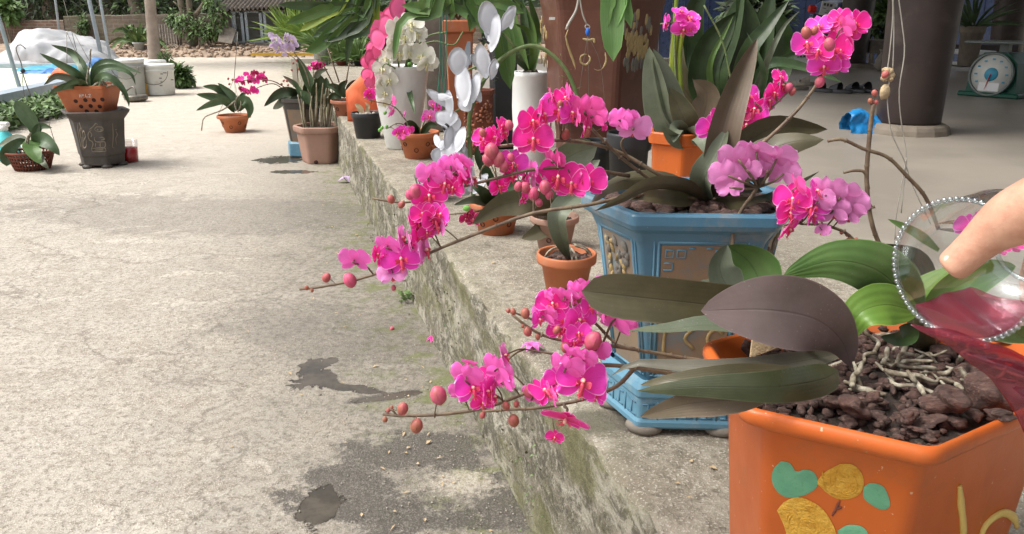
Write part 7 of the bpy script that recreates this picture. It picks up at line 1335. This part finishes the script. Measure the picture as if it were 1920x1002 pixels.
pl.spike([(1545, 672, .97), (1430, 672, S1), (1320, 676, S1), (1240, 664, S1), (1185, 655, S1), (1120, 645, S1), (1060, 640, S1), (1015, 628, S1), (985, 610, S1), (960, 590, S1)], 5, 2.6)
pl.spike([(1560, 690, .93), (1440, 700, .96), (1300, 705, .98), (1190, 690, S1 - .01), (1120, 685, S1 - .01), (1060, 705, S1 - .02), (990, 735, S1 - .02), (910, 765, S1 - .02), (830, 777, S1 - .02), (760, 780, S1 - .02), (718, 777, S1 - .02)], 5.5, 3)
pl.spike([(1190, 690, S1), (1155, 725, S1), (1090, 750, S1), (1010, 765, S1), (960, 768, S1), (905, 772, S1)], 4.5, 2.5)
pl.spike([(1190, 655, S1), (1150, 640, S1 + .02), (1120, 610, S1 + .02), (1090, 585, S1 + .02), (1050, 575, S1 + .02)], 3.6, 2.4)
pl.spike([(745, 780, S1 - .02), (735, 770, S1 - .02), (722, 772, S1 - .02)], 2, 1.4, nodes=False); pl.spike([(1040, 665, S1), (985, 655, S1)], 2.2, 1.5, nodes=False); pl.spike([(1000, 600, S1 + .01), (960, 585, S1 + .01), (948, 583, S1 + .01)], 2.6, 1.6, nodes=False)
for a in ((1090, 715, 52, 22, 0, -10, 'pink'), (1062, 690, 34, 150, 10, 0, 'pink'), (1020, 735, 34, 60, 40, 0, 'hot'), (1035, 740, 28, 120, 0, 0, 'pink'), (1060, 785, 46, -10, -55, -25, 'hot'), (1040, 820, 18, 0, -20, 0, 'hot'), (885, 728, 36, 25, 0, 0, 'pink'), (875, 705, 32, 160, 0, 0, 'pink'), (912, 735, 30, 70, 0, 0, 'pink'), (880, 680, 16, 150, 30, 0, 'pink'), (905, 755, 24, 20, -25, 0, 'hot'), (935, 690, 34, 150, 0, 0, 'pink'), (945, 668, 26, 85, 10, 0, 'lilac'), (945, 715, 26, 130, -10, 0, 'pink'), (925, 745, 24, 80, -10, 0, 'hot'), (1095, 672, 26, 160, 0, 0, 'pink'), (1075, 665, 24, 150, 20, 0, 'pink')):
    pl.fl(a[0], a[1], a[2], S1 - .05, a[3], a[4], a[5], a[6])
for a in ((1035, 570, 32, 20, 10, 0, 'hot'), (1020, 590, 26, 150, 0, 0, 'pink'), (1060, 600, 32, 10, 0, 0, 'pink'), (1085, 600, 34, 30, -10, 0, 'pink'), (1048, 620, 24, 10, -20, 0, 'hot'), (1060, 555, 28, 160, 20, 0, 'pink'), (1085, 548, 26, 150, 10, 0, 'pink'), (1110, 540, 28, 160, 30, 0, 'pink'), (1140, 535, 26, 170, 30, 0, 'lilac'), (1160, 530, 24, 180, 30, 0, 'pink'), (1105, 575, 26, 60, 0, 0, 'pink'), (1155, 598, 40, 155, 0, 0, 'pink'), (1175, 600, 26, 130, 0, 0, 'pink'), (1120, 655, 26, 140, -20, 0, 'pink'), (1105, 640, 22, 60, 0, 0, 'lilac'), (1072, 560, 24, 90, 0, 0, 'lilac'), (1025, 555, 14, 150, 0, 0, 'pink')):
    pl.fl(a[0], a[1], a[2], S1 - .02, a[3], a[4], a[5], a[6])
for a in ((755, 767, 13, 'bud'), (781, 799, 15, 'bud'), (963, 789, 13, 'bud'), (949, 762, 9, 'bud'), (968, 758, 7, 'bud'), (905, 779, 7, 'bud'), (728, 770, 5, 'bud'), (722, 787, 6, 'bud'), (735, 764, 4, 'bud'), (822, 742, 19, 'bud_pink'), (992, 735, 13, 'bud_pink')): pl.bud(a[0], a[1], a[2], S1 - .04, a[3])
for a in ((1000, 745, 26, 150, 0, 'pink'), (1045, 712, 28, 30, 0, 'pink'), (1120, 740, 26, -40, 0, 'pink'), (895, 712, 26, 0, 20, 'hot'), (925, 712, 24, 40, 0, 'pink'), (862, 735, 22, 160, 0, 'pink'), (1075, 640, 22, 20, 0, 'hot'), (1010, 600, 22, 60, 0, 'pink'), (1085, 625, 24, 0, 0, 'pink'), (1130, 590, 22, 100, 0, 'pink')): pl.fl(a[0], a[1], a[2], S1 - .03, a[3], a[4], 0, a[5])
for a in ((985, 588, 11, 'bud'), (962, 585, 7, 'bud'), (989, 622, 10, 'bud'), (1008, 632, 6, 'bud'), (980, 612, 4, 'bud'), (1044, 619, 9, 'bud'), (1060, 652, 11, 'bud'), (1112, 640, 20, 'bud_pink'), (953, 583, 5, 'bud')): pl.bud(a[0], a[1], a[2], S1 - .04, a[3])
pl.mb.tube([P(960, 700, S1), P(980, 720, S1), P(1000, 740, S1)], [.0012] * 2, 5)
# right: second crown's spikes with the hot and lilac cluster, and a bare cut spike
F = 1.02
pl.spike([(1722, 600, .95), (1700, 560, .97), (1660, 510, F), (1625, 478, F), (1590, 440, F), (1565, 428, F), (1545, 422, F), (1500, 420, F)], 4.5, 2.6)
pl.spike([(1720, 590, .95), (1660, 480, 1.03), (1635, 420, 1.04), (1625, 340, 1.05), (1630, 260, 1.05), (1637, 195, 1.05)], 4.4, 4)
pl.spike([(1628, 355, 1.05), (1622, 325, 1.05), (1605, 320, 1.05), (1582, 324, 1.05)], 3.5, 2.4, nodes=False)
pl.spike([(1760, 430, 1.05), (1735, 370, 1.05), (1700, 330, 1.05), (1664, 295, 1.05), (1620, 280, 1.05), (1580, 262, 1.05), (1552, 265, 1.05)], 4, 3)
pl.spike([(1640, 388, 1.04), (1625, 392, 1.04), (1634, 384, 1.04)], 3, 2.4, nodes=False)
for a in ((1485, 375, 34, 20, 20, 'hot'), (1480, 400, 30, 40, 0, 'hot'), (1495, 350, 26, 120, 20, 'hot'), (1478, 430, 28, 60, -30, 'hot'), (1518, 388, 36, 30, 0, 'pink'), (1530, 360, 26, 60, 30, 'pink'), (1525, 405, 26, 70, -10, 'pink'), (1552, 360, 32, 175, 15, 'lilac'), (1575, 365, 34, 180, 10, 'lilac'), (1595, 385, 32, 165, 0, 'lilac'), (1562, 395, 30, 180, -10, 'lilac'), (1535, 378, 28, 160, 0, 'lilac'), (1590, 405, 22, 180, -20, 'lilac'), (1542, 432, 15, 150, -40, 'lilac')): pl.fl(a[0], a[1], a[2] * 1.05, F - .03, a[3], a[4], 0, a[5])
for i in range(9): pl.bud(rr(1575, 1615), rr(430, 455), rr(3, 5), F, 'bud')
for a in ((1640, 175, 7), (1632, 190, 6), (1643, 192, 5), (1660, 140, 8)): pl.bud(*a, 1.05, 'bud')
for a in ((1815, 425, 26, 20, 0, 'pink'), (1835, 415, 24, 60, 0, 'lilac'), (1870, 460, 24, 0, 0, 'hot'), (1895, 455, 26, 20, 0, 'hot'), (1850, 440, 22, 150, 0, 'pink')): pl.fl(*a[:3], 1.0, a[3], a[4], 0, a[5])
pl.done()
# ---------------- glass bowl, liquid, stream
t = thing('glass_bowl', 'tilted clear glass bowl with beaded rim pouring maroon liquid into the orange pot', 'glass bowl', P(1800, 510, .62))
mc = P(1803, 508, .60); ax = V((.84, .53, .04)).normalized(); M3 = ax.to_track_quat('Z', 'Y').to_matrix(); Rm_ = 136 * mpx(mc); mb = MB()
pro = [(Rm_, 0), (Rm_ * .99, .004), (Rm_ * .955, .012), (Rm_ * .98, .03), (Rm_ * .99, .055), (Rm_ * .93, .08), (Rm_ * .78, .098), (Rm_ * .55, .106), (.0005, .107)]
pri = [(r - .0022 if r > .01 else r, z - (.0 if z < .1 else .0025)) for r, z in pro][::-1]
mb.lathe(pro, mc, 64, M3=M3, cap0=False); mb.lathe(pri, mc, 64, M3=M3, cap0=False); mb.tube([mc + M3 @ V((math.cos(a) * (Rm_ - .001), math.sin(a) * (Rm_ - .001), .001)) for a in [math.tau * k / 64 for k in range(65)]], [.0016] * 2, 6); obj('bowl_body', mb, 'glass', t)
mb = MB()
for k in range(74): a = k * math.tau / 74; mb.blob(mc + M3 @ V((math.cos(a) * Rm_ * 1.0, math.sin(a) * Rm_ * 1.0, -.0005)), .0023, k, 0, 5)
obj('beaded_rim', mb, 'beads', t); mb = MB(); mb.tube([mc + M3 @ V((math.cos(a) * Rm_ * .56, math.sin(a) * Rm_ * .56, .109)) for a in [math.tau * k / 40 for k in range(41)]], [.0022] * 2, 8); obj('foot_ring', mb, 'beads', t)
mb = MB(); NV = 24; zl = P(1808, 600, .6).z; up2 = (V((0, 0, 1)) - ax * ax.z).normalized(); sd2 = ax.cross(up2)
def prr(z):
    for (r0_, z0_), (r1_, z1_) in zip(pro, pro[1:]):
        if z0_ <= z <= z1_: return r0_ + (r1_ - r0_) * (z - z0_) / (z1_ - z0_)
    return pro[-2][0]
def fl_(u, v):
    z = .004 + u * .076; r = prr(z) * .985; c_ = mc + ax * z; k_ = max(-.995, min(.9, (zl + .003 * u - c_.z) / (r * up2.z))); ph = math.acos(-k_); an = -math.pi / 2 + (v - .5) * 2 * ph
    return c_ + (sd2 * math.cos(an) + up2 * math.sin(an)) * r
def fl_top(u, v): return fl_(u, 0).lerp(fl_(u, 1), v) + V((0, 0, .0012 * math.sin(u * 14 + v * 9)))
mb.grid(fl_, 24, NV); mb.grid(lambda u, v: fl_top(u, 1 - v), 24, NV); mb.grid(lambda u, v: fl_(0, v).lerp(fl_top(0, v), u), 3, NV); obj('maroon_liquid', mb, 'redglass', t)
mb = MB(); cs = [P(1798, 628, .575), P(1840, 652, .57), P(1893, 692, .57), P(1932, 745, .57), P(1955, 820, .575)]; cc_ = catmull(cs, 34); N = 24; vs = []
for i, p in enumerate(cc_):
    tt = i / 34; S_ = V((.96, 0, -.28)).normalized(); w = (.047 * (1 - tt) ** 1.3 + .017) * min(1, (tt * 7 + .12)) ** .5; th = (.0045 + .001 * math.sin(i * .6)) * (1 + tt)
    for k in range(N): a = k * math.tau / N; q_ = p + S_ * math.cos(a) * w + V((0, 1, .2)) * math.sin(a) * th; vs.append(q_ + V((0, noise.noise(q_ * 45) * .004, noise.noise(q_ * 30) * .004)))
mb.add(vs, [(i * N + k, i * N + (k + 1) % N, (i + 1) * N + (k + 1) % N, (i + 1) * N + k) for i in range(34) for k in range(N)] + [tuple(range(N))[::-1], tuple(34 * N + k for k in range(N))])
tag(obj('poured_liquid', mb, 'redglass'), 'stream of maroon liquid falling from the lip of the glass bowl', 'liquid')
# ---------------- the hand
hp = thing('person', 'bare forearm reaching in from the right, hand gripping the glass bowl', 'person', P(2000, 400, .56))
def skinmesh(name, verts, edges, radii, parent, m_, lv=2):
    o0 = ORG[parent.name]; me = bpy.data.meshes.new(name); me.from_pydata([tuple(V(v) - o0) for v in verts], edges, []); o = bpy.data.objects.new(name, me); sc.collection.objects.link(o); o.parent = parent; ORG[o.name] = o0
    md = o.modifiers.new('skin', 'SKIN'); md.use_smooth_shade = True
    for i, sv in enumerate(me.skin_vertices[0].data): sv.radius = (radii[i], radii[i]) if not isinstance(radii[i], tuple) else radii[i]; sv.use_root = (i == 0)
    s2 = o.modifiers.new('sub', 'SUBSURF'); s2.levels = lv; s2.render_levels = lv
    dg = bpy.context.evaluated_depsgraph_get(); ev = o.evaluated_get(dg); nm = bpy.data.meshes.new_from_object(ev); o.modifiers.clear(); o.data = nm; nm.materials.clear(); nm.materials.append(M[m_])
    for p in nm.polygons: p.use_smooth = True
    return o
h = lambda a, b, Y_=.56: P(a, b, Y_)
mm = mpx(h(1850, 440))
ad_ = V((.88, -.15, .42)).normalized(); w0_ = h(2060, 330, .50)
vs = [w0_, w0_ + ad_ * .10, w0_ + ad_ * .27, h(1960, 375, .52), h(1900, 408, .535), h(1856, 437, .545), h(1822, 468, .55), h(1794, 494, .555), h(1775, 508, .558)]
rd = [72 * mm, 72 * mm, 96 * mm, 70 * mm, 58 * mm, 42 * mm, 35 * mm, 34 * mm, 32 * mm]
ed = [(0, 1), (1, 2), (0, 3), (3, 4), (4, 5), (5, 6), (6, 7), (7, 8)]
body_v = list(vs); body_r = list(rd); body_e = list(ed)
# palm spine and four fingers wrapping round the far side of the bowl
for i, (k0, k1, k2, k3) in enumerate((((1985, 420, .60), (1950, 455, .66), (1928, 520, .69), (1925, 575, .68)), ((2010, 440, .62), (1985, 490, .68), (1962, 550, .71), (1950, 610, .69)), ((2035, 455, .63), (2020, 515, .69), (2000, 575, .71), (1985, 630, .69)), ((2058, 465, .62), (2055, 520, .66), (2040, 575, .68), (2022, 620, .67)))):
    s0 = len(body_v); rr0 = (25, 23, 20, 16) if i < 3 else (21, 19, 16, 13)
    for q, r in zip((k0, k1, k2, k3), rr0): body_v.append(h(*q)); body_r.append(r * mm * 1.05)
    body_e += [(0 if i else 0, s0), (s0, s0 + 1), (s0 + 1, s0 + 2), (s0 + 2, s0 + 3)]
skinmesh('hand_and_forearm', body_v, body_e, body_r, hp, 'skin', 3)
mb = MB(); nc = h(1782, 496, .558); tdir = (h(1762, 512, .557) - h(1800, 484, .556)).normalized(); vd = (C0 - nc).normalized(); vd = (vd * .75 + V((0, 0, 1)) * .35 + V((-.25, 0, 0))).normalized(); vd = (vd - tdir * vd.dot(tdir)).normalized(); sd3 = tdir.cross(vd)
def fnail(u, v):
    a = (v - .5) * 2; b_ = (u - .5) * 2; w = 12 * mm * (1 - .12 * b_ * b_ - .25 * max(0, -b_ - .5)); return nc + tdir * (b_ * 14 - 3) * mm + sd3 * a * w + vd * (34.6 * mm - 8 * mm * a * a - 6.0 * mm * max(0, b_) ** 2 - b_ * 3 * mm)
mb.grid(fnail, 10, 10); mb.grid(lambda u, v: fnail(u, 1 - v) - vd * .0012, 10, 10); obj('thumbnail', mb, 'nail', hp)
# ---------------- litter on the ground
def flat(name, label, cat, px, py, z, mt, f): 
    p = G(px, py, z); mb = MB(); f(mb, p, mpx(p)); return tag(obj(name, mb, mt, loc=p), label, cat)
t = thing('fallen_flower', 'fallen wilted magenta flower on the yard beside the step', 'flower', G(812, 640)); mb = MB(); p = G(812, 640)
for k in range(7): a = k * .9; leaf(mb, [p + V((0, 0, .006)), p + V((math.cos(a) * .012, math.sin(a) * .012, .014)), p + V((math.cos(a) * .024, math.sin(a) * .024, .004))], .012, prof='oval', seg=5, m=4, n0=(0, 0, 1))
obj('petal', mb, 'petal_hot', t)
t = thing('fallen_flower', 'fallen lilac flower on the edge of the porch below the buds', 'flower', G(998, 655, PZ)); p = G(998, 655, PZ + .004); mb = MB()
for k in range(6): a = k * 1.05; leaf(mb, [p, p + V((math.cos(a) * .012, math.sin(a) * .012, .012)), p + V((math.cos(a) * .026, math.sin(a) * .022, .002))], .016, prof='oval', seg=5, m=4, n0=(0, 0, 1))
obj('petal', mb, 'petal_lilac', t)
t = thing('fallen_petal', 'pale lilac petal lying on the yard near the pink pot', 'petal', G(648, 340)); p = G(648, 340, .01); mb = MB(); leaf(mb, [p + V((-.05, 0, 0)), p + V((0, .01, .02)), p + V((.05, 0, 0))], .06, prof='oval', n0=(0, 0, 1)); leaf(mb, [p + V((0, .03, 0)), p + V((.01, 0, .03)), p + V((.03, -.03, 0))], .05, prof='oval', n0=(0, 0, 1)); obj('petal', mb, 'petal_pale', t)
for (a, b, z, lab) in ((735, 617, 0, 'fallen round bud on the yard left of the fallen flower'), (738, 543, 0, 'tiny pink bud fallen at the foot of the step'), (950, 868, 0, 'small red fallen bud on the damp concrete')): mb = MB(); p = G(a, b, z + .006); mb.blob(p, .0085, a, .2, 7); tag(obj('fallen_bud', mb, 'bud_pink', loc=p), lab, 'bud')
mb = MB()
for i in range(900):
    y = rr(.9, 5.5); x = EX(y) - abs(random.gauss(0, .22)) - .02; mb.blob((x, y, rr(0, .004)), (rr(.001, .0032), rr(.001, .0032), rr(.001, .002)), i, .5, 3)
for i in range(500): px = rr(-100, 1000); py = rr(330, 1002); p = G(px, py); mb.blob(p, (rr(.001, .0028),) * 3, i, .5, 3)
tag(obj('grit', mb, 'concrete'), 'pale grit and crumbs of concrete scattered over the yard', 'grit', kind='stuff')
mb = MB()
for i in range(190): y = rr(1, 5); x = EX(y) - abs(random.gauss(0, .3)) - .04 if i % 3 else EX(y) + rr(.05, .6); z = 0.003 if i % 3 else PZ + .003; p = V((x, y, z)); a = rr(0, 6.28); d = V((math.cos(a), math.sin(a), rr(0, .3))); mb.leafq(p, d, V((0, 0, 1)), rr(.006, .026), rr(.002, .006), 0)
tag(obj('leaf_litter', mb, 'dryleaf'), 'tiny dry leaf scraps along the step', 'leaf litter', kind='stuff')
def weed(label, px, py, n, L, sp):
    p = G(px, py); t = thing('weed', label, 'weed', p); mb = MB()
    for i in range(n): a = rr(0, 6.28); q = sp * rnd() ** .5; mb.leafq(p + V((math.cos(a) * q, math.sin(a) * q, rr(0, .035))), V((math.cos(a), math.sin(a), rr(.1, 1.2))), V((rr(-.3, .3), -.3, 1)), L * rr(.5, 1.2), L * .3 * rr(.7, 1.2), random.choice((0, 1)))
    obj('foliage', mb, ['fol_c', 'fol_b'], t)
weed('small green weed growing at the foot of the step', 775, 565, 110, .022, .045); weed('scrappy green weed at the foot of the step near the buds', 718, 395, 60, .022, .04)
mb = MB()
for i in range(1500):
    y = rr(.95, 5.2); z = rr(.0, .3) ** 1.0; k = noise.noise(V((y * 3, z * 5, 2)))
    if k < .05: continue
    x = EX(y) - .016 - .028 * (1 - z / .36) ** 3 - noise.noise(V((EX(y), y, z)) * 9) * .012; mb.leafq(V((x, y, z)), V((rr(-1, -.2), rr(-.4, .4), rr(-.8, 1))), V((-1, 0, .5)), rr(.004, .012), rr(.0015, .004), random.choice((0, 1)))
tag(obj('moss', mb, ['fol_b', 'leaf_olive']), 'tufts of moss and tiny weeds clinging to the step face', 'moss', kind='stuff')
